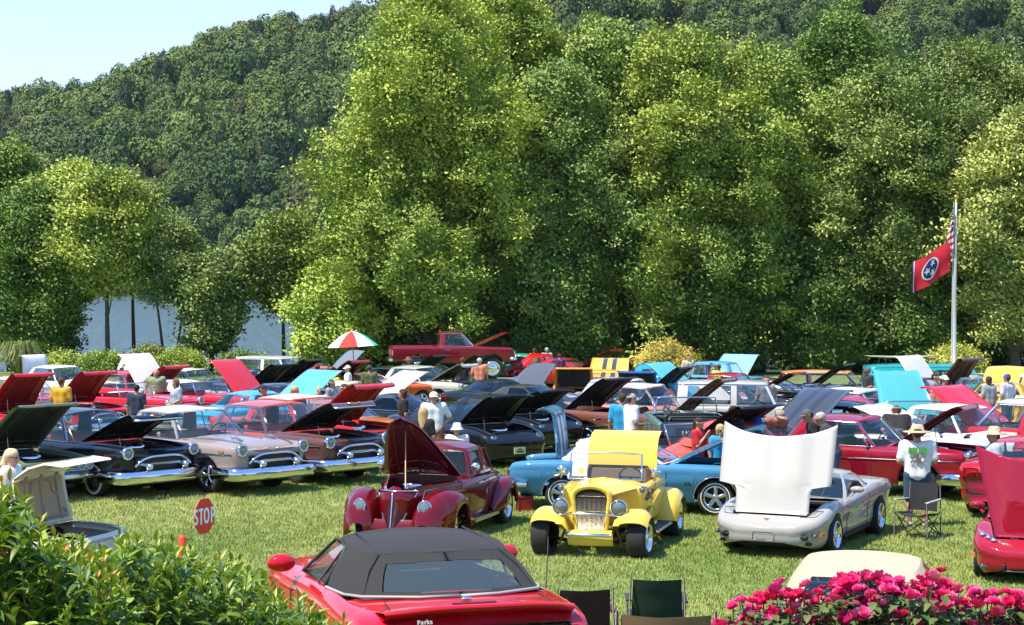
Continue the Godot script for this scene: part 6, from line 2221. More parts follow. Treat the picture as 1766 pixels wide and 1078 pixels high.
	park("muscle", "orange_coupe", "orange-red coupe with amber-lined trunk open left of the dark cap", 652, 70.0, 118, Color(0.55, 0.10, 0.02), {"trunk": 60.0, "trunk_lining": Color(0.5, 0.25, 0.03)})
	park("fifties", "maroon_black_coupe", "dark red car with chrome-edged black hood under the parasol", 545, 70.0, 54, Color(0.30, 0.01, 0.015), {"hood": 38.0})
	park("muscle", "charcoal_coupe", "charcoal coupe with hood open just below the red pickup's bed", 688, 77.0, 58, Color(0.02, 0.02, 0.022), {"hood": 38.0})
	park("fifties_post", "pale_green_sedan", "pale grey-green sedan facing right behind the woman in green", 728, 71.5, 55, Color(0.42, 0.43, 0.36), {"hood": 30.0})
	park("muscle", "dark_coupe", "dark coupe with hood open below the red pickup's cab", 758, 79.0, 62, Color(0.015, 0.016, 0.02), {"hood": 36.0})
	c = park("pickup", "red_pickup", "dark red lifted pickup standing behind all the other cars", 782, 86.0, 98, Color(0.20, 0.010, 0.020), {"hood": 26.0, "size": 1.10})
	c.position.y += 0.75
	for w in c.get_children():
		if w.name.begins_with("wheel"):
			w.scale = V(1.28, 1.28, 1.15)
			w.position.y -= 0.17
	var tr := thing("flatbed_trailer", "low grey flatbed trailer carrying the dark red pickup", "trailer", V(c.position.x, ground_y(0, 86.0), c.position.z), c.rotation.y)
	var dk := ST()
	box(dk, V(0, 0.38, 0), V(6.2, 0.12, 2.3), Basis(), 0.02)
	part("deck", done(dk), mat("trailer_grey", col(0.22, 0.23, 0.23), 0.5, 0.4), tr)
	for m in [-1, 1]:
		var rl := ST()
		box(rl, V(0, 0.50, 1.13 * m), V(6.2, 0.10, 0.04), Basis(), 0.01)
		part("side_rail", done(rl), mat("rail_silver", col(0.5, 0.5, 0.5), 0.35, 0.6), tr)
		for x in [-0.5, 0.4]: put_wheel(tr, x, 0.98 * m, 0.31, 0.18, "steel")
	park("fifties", "green_lidded_car", "small far car with emerald green trunk lid up, right of the red pickup", 912, 88.0, 70, Color(0.04, 0.30, 0.18), {"trunk": 70.0, "trunk_lining": Color(0.03, 0.2, 0.12)})
	park("forties", "far_red_coupe", "far red rounded car behind the yellow shirt", 940, 88.0, 110, red)
	park("muscle", "far_red_hood_car", "far red car with black-lined red hood raised", 985, 86.0, 62, red, {"hood": 34.0, "size": 1.05})

	# black cars in the middle
	c = park("modern", "black_modern_coupe", "black coupe with hood wide open and yellow number plate", 800, 47.2, 34, black, {"hood": 38.0, "chrome": false})
	var np := ST()
	box(np, V(2.40, 0.42, 0), V(0.02, 0.15, 0.31))
	var npn := part("number_plate", done(np), mat("plate_yellow", col(0.62, 0.58, 0.30), 0.5), c)
	var em := ST()
	for i in 2: box(em, V(2.412, 0.40 + i * 0.05, 0.0), V(0.005, 0.03, 0.20 - i * 0.1))
	part("plate_print", done(em), mat("seam", col(0.01, 0.01, 0.01), 0.8), npn)
	park("modern", "black_grille_coupe", "black coupe with hood open, second in the line of black hoods", 868, 50.6, 40, black, {"hood": 35.0, "chrome": false})
	park("muscle", "black_white_edge_coupe", "black car with hood open, third in the line of black hoods", 972, 53.0, 45, Color(0.02, 0.022, 0.026), {"hood": 37.0})
	park("modern", "black_tail_coupe", "black coupe seen from behind with grey hood raised beyond its roof", 872, 63.0, 137, Color(0.010, 0.012, 0.016), {"hood": 46.0, "hood_color": Color(0.085, 0.09, 0.10), "tint": 1, "chrome": false})
	park("modern", "graphite_coupe", "graphite car low between the black hoods", 930, 57.0, 50, Color(0.05, 0.045, 0.042), {"tint": 1})
	park("muscle", "orange_trunk_coupe", "golden orange coupe from behind with trunk lid wide open", 993, 67.0, 176, Color(0.62, 0.25, 0.025), {"trunk": 72.0, "trunk_lining": Color(0.02, 0.018, 0.015), "inside": Color(0.02, 0.02, 0.02)})
	park("muscle", "yellow_scoop_coupe", "yellow coupe with yellow hood and dark centre panel raised", 1045, 72.0, 172, Color(0.75, 0.42, 0.05), {"hood": 30.0, "stripes": Color(0.05, 0.05, 0.05), "size": 1.06})
	park("forties", "bright_blue_coupe", "bright blue rounded 1940s coupe with small rear window", 1127, 73.5, 172, Color(0.02, 0.24, 0.55), {"size": 1.03})
	park("muscle", "royal_blue_car", "royal blue car with trunk open below the rounded blue coupe", 1112, 66.0, 168, Color(0.015, 0.07, 0.30), {"trunk": 62.0, "open_top": true})
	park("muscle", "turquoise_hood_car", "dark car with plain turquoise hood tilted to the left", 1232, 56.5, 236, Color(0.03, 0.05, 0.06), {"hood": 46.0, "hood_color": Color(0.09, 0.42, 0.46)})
	park("fifties", "white_roofed_hardtop", "white roofed car behind the man in white with grey cap", 1085, 58.0, 55, Color(0.4, 0.42, 0.42), {"roof": white})
	park("fifties", "rose_sedan", "rose copper 1950s car with white roof", 1122, 53.6, 62, Color(0.42, 0.20, 0.15), {"roof": white})
	park("muscle", "black_slim_hood_car", "black car whose thin dark hood rises beside the rose car's roof", 1082, 57.0, 60, black, {"hood": 44.0, "open_top": true})
	park("fifties", "brown_hood_car", "brown car with sculpted brown hood raised before the white utility truck", 1122, 50.0, 62, Color(0.16, 0.055, 0.03), {"hood": 40.0, "lining": Color(0.14, 0.05, 0.025), "open_top": true})
	c = park("suv", "teal_utility_truck", "teal and white utility truck seen from behind, letters on its tailgate", 1186, 46.5, 181, Color(0.16, 0.30, 0.30), {"open_top": true})
	var tp := ST()
	box(tp, V(-2.03, 0.92, 0), V(0.02, 0.16, 1.0), Basis(), 0.008)
	part("tailgate_panel", done(tp), mat("black_trim", col(0.02, 0.02, 0.02), 0.6), c)
	part("tailgate_letters", text_mesh("I N T", 0.09), mat("card_white", col(0.8, 0.8, 0.79), 0.7), c, Transform3D(Basis(Vector3.UP, -PI / 2), V(-2.042, 0.885, -0.22)))
	park("muscle", "black_hood_wall_car", "black car facing the camera with tall black hood behind the girl in red", 1178, 41.5, 42, black, {"hood": 36.0, "open_top": true})
	park("suv", "white_utility_truck", "white utility truck with grey flat roof seen from its side", 1296, 51.0, 84, Color(0.55, 0.57, 0.56), {"roof": Color(0.62, 0.63, 0.61), "roof_pillars": true, "size": 1.0})
	park("muscle", "dark_teal_coupe", "dark teal coupe with broad charcoal striped hood tilted away", 1318, 43.6, 128, Color(0.012, 0.03, 0.04), {"hood": 38.0, "hood_color": Color(0.045, 0.05, 0.062), "stripes": Color(0.03, 0.033, 0.042)})
	park("forties", "orange_hot_rod", "orange old truck cab between the blue convertible and the silver car", 1292, 40.8, 98, Color(0.60, 0.075, 0.03), {"size": 0.93, "chrome": false})
	c = park("pickup", "light_blue_pickup", "light blue pickup near the trees with pale hood flashing in the sun", 1238, 72.0, 148, Color(0.12, 0.38, 0.62), {"hood": 36.0, "hood_color": Color(0.22, 0.48, 0.62)})
	park("pickup", "crimson_pickup", "crimson old pickup with crimson hood raised in the fifth row", 1262, 60.0, 64, Color(0.42, 0.010, 0.020), {"hood": 30.0, "size": 0.97})
	park("muscle", "cream_lid_coupe", "car with small cream hood tilted in front of the crimson pickup", 1300, 53.0, 236, Color(0.5, 0.1, 0.08), {"hood": 44.0, "hood_color": cream, "size": 0.8, "open_top": true})
	park("fifties_wagon", "orange_roof_wagon", "long wagon with orange roof left of the turquoise van", 1452, 66.5, 84, Color(0.10, 0.03, 0.06), {"roof": Color(0.72, 0.28, 0.07)})
	park("muscle", "dark_green_car", "dark green car with hood raised before the orange roof", 1352, 62.5, 64, Color(0.012, 0.05, 0.04), {"hood": 38.0, "size": 1.05})
	park("fifties", "open_windscreen_car", "white open car with sharp windscreen right of the dark green hood", 1382, 57.5, 60, Color(0.5, 0.5, 0.48), {"open_top": true})
	park("muscle", "black_low_hood_car", "black car with low raised hood edged in light blue", 1432, 56.5, 62, black, {"hood": 26.0, "open_top": true, "size": 1.05})

	# right half
	c = park("fifties_post", "maroon_sedan", "maroon 1950s car with hood open beyond the man in the white shirt", 1487, 40.6, 60, Color(0.24, 0.006, 0.020), {"hood": 36.0, "lining": Color(0.07, 0.004, 0.012), "rim": "five", "inside": Color(0.03, 0.02, 0.02)})
	mirror(c, V(0.40, 1.06, 0.93), chrome())
	park("forties", "black_sedan_rounded", "black rounded 1940s sedan between the maroon car and the white-roofed one", 1478, 45.0, 66, Color(0.006, 0.008, 0.013), {"inside": Color(0.2, 0.02, 0.02)})
	park("fifties", "turquoise_sedan", "turquoise 1950s sedan with cream-white roof", 1492, 51.0, 62, Color(0.10, 0.34, 0.38), {"roof": white})
	park("muscle", "pink_red_hood_car", "car with flat rose-red hood tilted left of the white hood", 1580, 44.8, 226, Color(0.3, 0.02, 0.03), {"hood": 34.0, "hood_color": Color(0.36, 0.008, 0.022), "open_top": true, "size": 0.92})
	park("fifties", "turquoise_hood_car", "turquoise car with tall creased turquoise hood facing the camera", 1588, 47.2, 186, Color(0.12, 0.42, 0.44), {"hood": 48.0, "hood_color": Color(0.07, 0.34, 0.37), "open_top": true})
	park("fifties_post", "plum_sedan", "plum coloured car with hood open right of the turquoise hood", 1592, 59.0, 40, Color(0.09, 0.012, 0.03), {"hood": 56.0, "lining": Color(0.02, 0.01, 0.015)})
	park("pickup", "grey_white_pickup", "white pickup with pale grey hood standing up before the turquoise van", 1650, 59.0, 226, Color(0.55, 0.56, 0.56), {"hood": 55.0, "hood_color": Color(0.58, 0.57, 0.54), "size": 0.95})
	park("pickup", "red_white_pickup", "red pickup with white cab roof and wide scarlet hood", 1772, 43.4, 222, Color(0.55, 0.012, 0.012), {"roof": white, "roof_pillars": true, "hood": 36.0, "hood_color": Color(0.52, 0.006, 0.008)})
	park("muscle", "white_hood_coupe", "low car with plain white hood curving up behind the camouflage cap", 1650, 43.4, 228, Color(0.7, 0.7, 0.69), {"hood": 24.0, "hood_color": Color(0.75, 0.75, 0.73), "open_top": true})
	park("fifties", "white_sedan", "white 1950s car with turquoise interior behind the maroon hood", 1664, 43.8, 38, white, {"inside": Color(0.10, 0.36, 0.42)})
	park("muscle", "dark_red_hood_car", "red car with dark red hood underside raised at the right", 1712, 44.6, 60, Color(0.40, 0.008, 0.014), {"hood": 34.0, "lining": Color(0.16, 0.005, 0.008), "open_top": true, "size": 0.9})
	park("modern", "yellow_modern_car", "yellow car with bulging yellow hood far right below the blue cap", 1728, 58.5, 160, Color(0.72, 0.42, 0.05), {"hood": 40.0, "size": 1.06})
	park("pickup", "far_white_truck", "white truck cut by the right edge beyond the yellow car", 1812, 58.0, 120, white)
	park("modern", "red_glass_coupe", "red car with slanted red hood before a curved windscreen at the right edge", 1792, 37.6, 150, Color(0.38, 0.005, 0.014), {"hood": 56.0, "hood_color": Color(0.36, 0.004, 0.016), "chrome": false})
	c = park("van", "turquoise_van", "turquoise forward-control van with surfboard on its roof rack", 1597, 66.0, 92, Color(0.015, 0.36, 0.41), {"size": 0.97})

# chrome ornaments of the closed finned hood, and its gold chevron
func hood_ornaments(c: Node3D) -> void:
	var sp := spec("fifties")
	for m in [-1, 1]:
		var st := ST()
		tube(st, [V(2.05, skin_y(sp, 2.05, 0.42) + 0.02, 0.42 * m), V(1.85, skin_y(sp, 1.85, 0.42) + 0.055, 0.42 * m), V(1.70, skin_y(sp, 1.7, 0.42) + 0.02, 0.42 * m)], [0.022, 0.028, 0.012], 6)
		part("hood_rocket", done(st), chrome(), c)
	var st := ST()
	tube(st, [V(2.43, 0.895, -0.17), V(2.475, 0.835, 0.0), V(2.43, 0.895, 0.17)], [0.014], 5)
	part("gold_chevron", done(st), mat("gold", col(0.7, 0.42, 0.08), 0.2, 1.0), c)
	fender_gills(c)

func fender_gills(c: Node3D) -> void:
	var sp := spec("fifties")
	for m in [-1, 1]:
		var st := ST()
		for i in 3:
			var x := 1.98 + i * 0.06
			box(st, V(x, 0.83, m * (side_z(sp, x, 0.83) + 0.006)), V(0.02, 0.06, 0.014), Basis(), 0.004)
		part("gold_fender_bars", done(st), mat("gold", col(0.7, 0.42, 0.08), 0.2, 1.0), c)

func hood_chevron(c: Node3D, _a: float) -> void:
	fender_gills(c)
	var hn: Node3D = c.get_node("hood")
	var st := ST()
	tube(st, [V(1.555, -0.17, -0.16), V(1.58, -0.22, 0.0), V(1.555, -0.17, 0.16)], [0.014], 5)
	part("gold_chevron", done(st), mat("gold", col(0.7, 0.42, 0.08), 0.2, 1.0), hn)
	var ch := ST()
	tube(ch, [V(1.55, -0.26, -0.55), V(1.565, -0.265, 0.0), V(1.55, -0.26, 0.55)], [0.020], 5)
	for m in [-1, 1]: tube(ch, [V(1.15, -0.02, 0.4 * m), V(1.0, 0.02, 0.4 * m), V(0.85, 0.01, 0.4 * m)], [0.022, 0.028, 0.012], 6)
	part("hood_trim", done(ch), chrome(), hn)

func two_tone(c: Node3D, color: Color) -> void:   # the doors of the brown car are painted like its roof
	var sp := spec("fifties")
	for m in [-1, 1]:
		var st := ST()
		var rows := []
		for i in 15:
			var x := lerpf(-1.2, 0.62, i / 14.0)
			var row := []
			for j in 6:
				var y := lerpf(0.80, 0.965, j / 5.0)
				row.append(V(x, y, m * (side_z(sp, x, y) + 0.004)))
			rows.append(row)
		sheet(st, rows)
		part("door_colour_band", done(st), paint(color), c)

# ---------------------------------------------------------------- people: one skin from a field of tapered capsules
func field_mesh(bones: Array, cell: float, blend: float, st: SurfaceTool, xf := Transform3D()) -> void:   # bone: [a, b, ra, rb]
	var lo := V(1e9, 1e9, 1e9)
	var hi := -lo
	for b in bones:
		var r: float = maxf(b[2], b[3]) + cell * 2.5
		for p in [b[0], b[1]]:
			lo = lo.min(p - V(r, r, r)); hi = hi.max(p + V(r, r, r))
	var nx := int((hi.x - lo.x) / cell) + 2
	var ny := int((hi.y - lo.y) / cell) + 2
	var nz := int((hi.z - lo.z) / cell) + 2
	var acc := PackedFloat32Array()
	acc.resize(nx * ny * nz)
	for b in bones:
		var a: Vector3 = b[0]
		var ab: Vector3 = b[1] - a
		var len2 := maxf(ab.length_squared(), 1e-9)
		var ra: float = b[2]
		var rb: float = b[3]
		var m := maxf(ra, rb) + blend * 3.5
		var p0: Vector3 = a.min(b[1]) - V(m, m, m) - lo
		var p1: Vector3 = a.max(b[1]) + V(m, m, m) - lo
		for k in range(maxi(int(p0.z / cell), 0), mini(int(p1.z / cell) + 1, nz)):
			for j in range(maxi(int(p0.y / cell), 0), mini(int(p1.y / cell) + 1, ny)):
				var row := (k * ny + j) * nx
				for i in range(maxi(int(p0.x / cell), 0), mini(int(p1.x / cell) + 1, nx)):
					var p := V(lo.x + i * cell, lo.y + j * cell, lo.z + k * cell) - a
					var t := clampf(p.dot(ab) / len2, 0.0, 1.0)
					var d := (p - ab * t).length() - lerpf(ra, rb, t)
					if d < blend * 5.0: acc[row + i] += exp(minf(-d / blend, 20.0))
	var vid := {}
	var verts := []
	var sx := 1
	var sy := nx
	var sz := nx * ny
	var off := [0, sx, sy, sx + sy, sz, sx + sz, sy + sz, sx + sy + sz]
	var edges := [[0, 1], [2, 3], [4, 5], [6, 7], [0, 2], [1, 3], [4, 6], [5, 7], [0, 4], [1, 5], [2, 6], [3, 7]]
	for k in nz - 1:
		for j in ny - 1:
			var base := (k * ny + j) * nx
			for i in nx - 1:
				var n := base + i
				var c := 0
				for e in 8:
					if acc[n + off[e]] > 1.0: c += 1
				if c == 0 or c == 8: continue
				var s := Vector3.ZERO
				var q := 0
				for e in edges:
					var fa := -log(maxf(acc[n + off[e[0]]], 1e-9))
					var fb := -log(maxf(acc[n + off[e[1]]], 1e-9))
					if (fa < 0.0) != (fb < 0.0):
						var t := clampf(fa / (fa - fb), 0.02, 0.98)
						s += V(e[0] & 1, (e[0] >> 1) & 1, e[0] >> 2).lerp(V(e[1] & 1, (e[1] >> 1) & 1, e[1] >> 2), t)
						q += 1
				vid[n] = verts.size()
				verts.append(xf * (lo + (V(i, j, k) + s / maxf(q, 1)) * cell))
	for n in vid:
		var i: int = n % nx
		var j: int = (n / nx) % ny
		var k: int = n / sz
		var inside := acc[n] > 1.0
		for e in [[sx, sy, sz, j, k], [sy, sz, sx, k, i], [sz, sx, sy, i, j]]:
			if e[3] == 0 or e[4] == 0: continue
			if n + e[0] >= acc.size(): continue
			if inside != (acc[n + e[0]] > 1.0):
				var a = vid.get(n); var b = vid.get(n - e[1]); var c = vid.get(n - e[1] - e[2]); var d = vid.get(n - e[2])
				if a == null or b == null or c == null or d == null: continue
				if inside: quad(st, verts[a], verts[d], verts[c], verts[b])
				else: quad(st, verts[a], verts[b], verts[c], verts[d])

# joints of a standing figure, 1.72 m, facing +z; arms: [elbow, wrist] for left and right
func figure(pose: String, female: bool) -> Dictionary:
	var key := "figure_%s_%s" % [pose, female]
	if cache.has(key): return cache[key]
	var sw := 0.17 if female else 0.195     # shoulder half width
	var hw := 0.095
	var lean := 0.0
	var arms := {"L": [V(sw + 0.07, 1.12, -0.03), V(sw + 0.08, 0.87, 0.04)], "R": [V(-sw - 0.07, 1.12, -0.03), V(-sw - 0.08, 0.87, 0.04)]}
	match pose:
		"hips": arms = {"L": [V(sw + 0.17, 1.14, -0.08), V(sw - 0.01, 0.98, 0.06)], "R": [V(-sw - 0.07, 1.12, -0.03), V(-sw - 0.07, 0.87, 0.05)]}
		"folded": arms = {"L": [V(sw + 0.06, 1.14, 0.04), V(-0.06, 1.16, 0.20)], "R": [V(-sw - 0.06, 1.14, 0.04), V(0.06, 1.12, 0.21)]}
		"front": arms = {"L": [V(sw + 0.07, 1.13, -0.02), V(0.09, 1.0, 0.22)], "R": [V(-sw - 0.07, 1.13, -0.02), V(-0.09, 1.0, 0.22)]}
		"mouth": arms = {"L": [V(sw + 0.05, 1.12, 0.08), V(0.06, 1.36, 0.20)], "R": [V(-sw - 0.05, 1.12, 0.08), V(-0.07, 1.33, 0.20)]}
		"point": arms = {"L": [V(sw + 0.22, 1.28, 0.14), V(sw + 0.36, 1.34, 0.32)], "R": [V(-sw - 0.07, 1.12, -0.03), V(-sw - 0.05, 0.90, 0.12)]}
		"lean": lean = 0.42
		"stoop": lean = 0.85
	if pose == "lean" or pose == "stoop": arms = {"L": [V(sw + 0.06, 1.15, 0.10), V(0.14, 0.95, 0.26)], "R": [V(-sw - 0.06, 1.15, 0.10), V(-0.14, 0.95, 0.26)]}
	var pelvis := V(0, 0.93, 0)
	var up := func(p: Vector3) -> Vector3:
		return pelvis + Basis(V(1, 0, 0), lean) * (p - pelvis)
	var body := []
	var shirt := []
	var pants := []
	var shorts := []
	var chest := 0.105 if female else 0.115
	for s in [-1, 1]:
		body.append([up.call(V(0.07 * s, 0.95, 0)), up.call(V(0.075 * s, 1.12, 0.0)), 0.105, 0.095])
		body.append([up.call(V(0.075 * s, 1.12, 0.0)), up.call(V(0.09 * s, 1.33, 0.0)), 0.095, chest])
		body.append([up.call(V(0.09 * s, 1.36, 0.0)), up.call(V(sw * s, 1.405, -0.01)), 0.085, 0.062])
		var sh: Vector3 = up.call(V(sw * s, 1.405, -0.01))
		var e: Vector3 = up.call(arms["L" if s > 0 else "R"][0])
		var w: Vector3 = up.call(arms["L" if s > 0 else "R"][1])
		body.append([sh, e, 0.054, 0.042])
		body.append([e, w, 0.042, 0.028])
		var h := V(hw * s, 0.91, 0)
		var k := V(0.105 * s, 0.49, 0.02)
		var a := V(0.115 * s, 0.08, -0.02)
		body.append([h, k, 0.088, 0.058]); body.append([k, k.lerp(a, 0.3), 0.058, 0.056]); body.append([k.lerp(a, 0.3), a, 0.056, 0.036])
		shirt.append([up.call(V(0.07 * s, 0.90, 0)), up.call(V(0.075 * s, 1.12, 0.0)), 0.128, 0.118 if not female else 0.108])
		shirt.append([up.call(V(0.075 * s, 1.12, 0.0)), up.call(V(0.092 * s, 1.33, 0.0)), 0.118 if not female else 0.108, chest + 0.018])
		shirt.append([up.call(V(0.05 * s, 1.38, 0.0)), up.call(V(sw * s, 1.412, -0.01)), 0.080, 0.076])
		shirt.append([sh, sh.lerp(e, 0.78), 0.076, 0.066])
		if female: shirt.append([up.call(V(0.075 * s, 1.27, 0.06)), up.call(V(0.075 * s, 1.28, 0.07)), 0.075, 0.07])
		pants.append([h, k, 0.108, 0.078]); pants.append([k, V(0.115 * s, 0.11, -0.02), 0.078, 0.066])
		pants.append([V(0.06 * s, 0.95, 0), V(0.07 * s, 0.90, 0), 0.118, 0.12])
		shorts.append([h, h.lerp(k, 0.93), 0.108, 0.098]); shorts.append([V(0.06 * s, 0.95, 0), V(0.07 * s, 0.90, 0), 0.118, 0.12])
	body.append([up.call(V(0, 1.40, -0.015)), up.call(V(0, 1.54, 0.01)), 0.062, 0.052])
	var st := ST()
	field_mesh(body, 0.024, 0.014, st)
	var shoes := ST()
	for s in [-1, 1]:
		field_mesh([[V(0.115 * s, 0.05, -0.05), V(0.125 * s, 0.042, 0.13), 0.048, 0.040]], 0.018, 0.01, shoes)
		var w: Vector3 = up.call(arms["L" if s > 0 else "R"][1])
		var e: Vector3 = up.call(arms["L" if s > 0 else "R"][0])
		# a hand: palm, four unequal curled fingers and a thumb
		var d := (w - e).normalized()
		var side := d.cross(V(0, 0, 1) if absf(d.z) < 0.8 else V(0, 1, 0)).normalized()
		var nrm := side.cross(d).normalized()
		var hb := [[w, w + d * 0.085, 0.028, 0.030], [w + d * 0.03 + side * 0.02, w + d * 0.085 + side * 0.025, 0.018, 0.018], [w + d * 0.03 - side * 0.02, w + d * 0.085 - side * 0.025, 0.018, 0.018]]
		for f in 4:
			var b: Vector3 = w + d * 0.095 + side * (f - 1.5) * 0.02
			var l: float = [0.030, 0.038, 0.035, 0.026][f]
			var m: Vector3 = b + d * l + nrm * 0.006
			hb.append([b, m, 0.0095, 0.009]); hb.append([m, m + d * l * 0.7 + nrm * 0.018, 0.009, 0.0075])
		hb.append([w + d * 0.03 + side * 0.03, w + d * 0.06 + side * 0.052 + nrm * 0.012, 0.012, 0.0105]); hb.append([w + d * 0.06 + side * 0.052 + nrm * 0.012, w + d * 0.092 + side * 0.055 + nrm * 0.02, 0.0105, 0.008])
		field_mesh(hb, 0.008, 0.004, st)
	# head, in its own fine grid
	var hb: Vector3 = up.call(V(0, 1.60, 0.015))
	var hx := Transform3D(Basis(V(1, 0, 0), lean * 0.55), hb)
	field_mesh([[V(0, 0.035, -0.02), V(0, 0.03, 0.012), 0.088, 0.082], [V(0, -0.03, 0.03), V(0, -0.075, 0.045), 0.062, 0.042], [V(0, 0.005, 0.095), V(0, -0.03, 0.108), 0.010, 0.015], [V(-0.04, 0.018, 0.078), V(0.04, 0.018, 0.078), 0.012, 0.012],
		[V(-0.018, -0.062, 0.085), V(0.018, -0.062, 0.085), 0.010, 0.010], [V(0.085, 0.0, -0.005), V(0.088, 0.03, -0.015), 0.012, 0.016], [V(-0.085, 0.0, -0.005), V(-0.088, 0.03, -0.015), 0.012, 0.016], [V(0, -0.05, -0.01), V(0, -0.11, -0.01), 0.055, 0.055]], 0.011, 0.009, st, hx)
	var sst := ST(); field_mesh(shirt, 0.024, 0.018, sst)
	var pst := ST(); field_mesh(pants, 0.024, 0.014, pst)
	var rst := ST(); field_mesh(shorts, 0.024, 0.014, rst)
	cache[key] = {"body": done(st), "shoes": done(shoes), "shirt": done(sst), "trousers": done(pst), "shorts": done(rst), "head": hx}
	return cache[key]

func head_part(kind: String) -> Mesh:
	if cache.has("hp_" + kind): return cache["hp_" + kind]
	var st := ST()
	match kind:
		"short_hair": field_mesh([[V(0, 0.05, -0.03), V(0, 0.052, 0.005), 0.090, 0.082], [V(0, -0.02, -0.055), V(0, 0.02, -0.05), 0.055, 0.065]], 0.013, 0.009, st)
		"bob_hair": field_mesh([[V(0, 0.05, -0.03), V(0, 0.055, 0.008), 0.096, 0.086], [V(0.06, -0.08, -0.03), V(0.07, 0.02, -0.01), 0.036, 0.04], [V(-0.06, -0.08, -0.03), V(-0.07, 0.02, -0.01), 0.036, 0.04], [V(0, -0.08, -0.06), V(0, 0.02, -0.05), 0.055, 0.07]], 0.013, 0.012, st)
		"long_hair": field_mesh([[V(0, 0.05, -0.03), V(0, 0.055, 0.008), 0.096, 0.086], [V(0.06, -0.12, -0.05), V(0.07, 0.02, -0.01), 0.036, 0.04], [V(-0.06, -0.12, -0.05), V(-0.07, 0.02, -0.01), 0.036, 0.04], [V(0, -0.30, -0.10), V(0, 0.02, -0.06), 0.045, 0.07], [V(0.05, -0.26, -0.09), V(0.05, 0.0, -0.06), 0.035, 0.05], [V(-0.05, -0.26, -0.09), V(-0.05, 0.0, -0.06), 0.035, 0.05]], 0.014, 0.012, st)
		"pony_hair": field_mesh([[V(0, 0.05, -0.03), V(0, 0.055, 0.008), 0.094, 0.086], [V(0, 0.03, -0.11), V(0, -0.10, -0.14), 0.035, 0.045], [V(0, -0.10, -0.14), V(0, -0.22, -0.12), 0.045, 0.02]], 0.013, 0.01, st)
		"cap":
			var rows := []
			for i in 7:
				var a := PI * 0.5 * i / 6.0
				var row := []
				for k in 21:
					var t := TAU * (k % 20) / 20.0
					row.append(V(cos(t) * 0.102 * cos(a), 0.045 + 0.095 * sin(a), -0.012 + sin(t) * 0.112 * cos(a)))
				rows.append(row)
			sheet(st, rows)
			for l in 2:
				var br := []
				for i in 4:
					var row := []
					for k in 9:
						var t := PI * (0.14 + 0.72 * k / 8.0)
						var r := lerpf(0.10, 0.185, i / 3.0)
						row.append(V(cos(t) * minf(r, 0.105), 0.052 - 0.018 * i / 3.0 - absf(cos(t)) * 0.015 - l * 0.006, -0.012 + sin(t) * r))
					br.append(row)
				sheet(st, br)
		"sun_hat", "bucket_hat":
			var w := 0.22 if kind == "sun_hat" else 0.155
			var dr := 0.02 if kind == "sun_hat" else 0.045
			lathe(st, [[0.001, 0.155], [0.07, 0.155], [0.092, 0.13], [0.104, 0.055], [w, 0.055 - dr], [w, 0.045 - dr], [0.10, 0.045]], 24, Transform3D(Basis(V(1, 0, 0), -PI / 2), V(0, 0, -0.012)))
		"glasses":
			for m in [-1, 1]:
				ball(st, V(0.036 * m, 0.006, 0.088), V(0.030, 0.020, 0.010), 10)
				tube(st, [V(0.06 * m, 0.01, 0.082), V(0.09 * m, 0.01, 0.0)], [0.004], 4)
			tube(st, [V(-0.01, 0.01, 0.097), V(0.01, 0.01, 0.097)], [0.004], 4)
		"eye": ball(st, Vector3.ZERO, V(0.013, 0.008, 0.007), 8)
		"mouth": ball(st, Vector3.ZERO, V(0.024, 0.006, 0.007), 8)
	cache["hp_" + kind] = done(st)
	return cache["hp_" + kind]

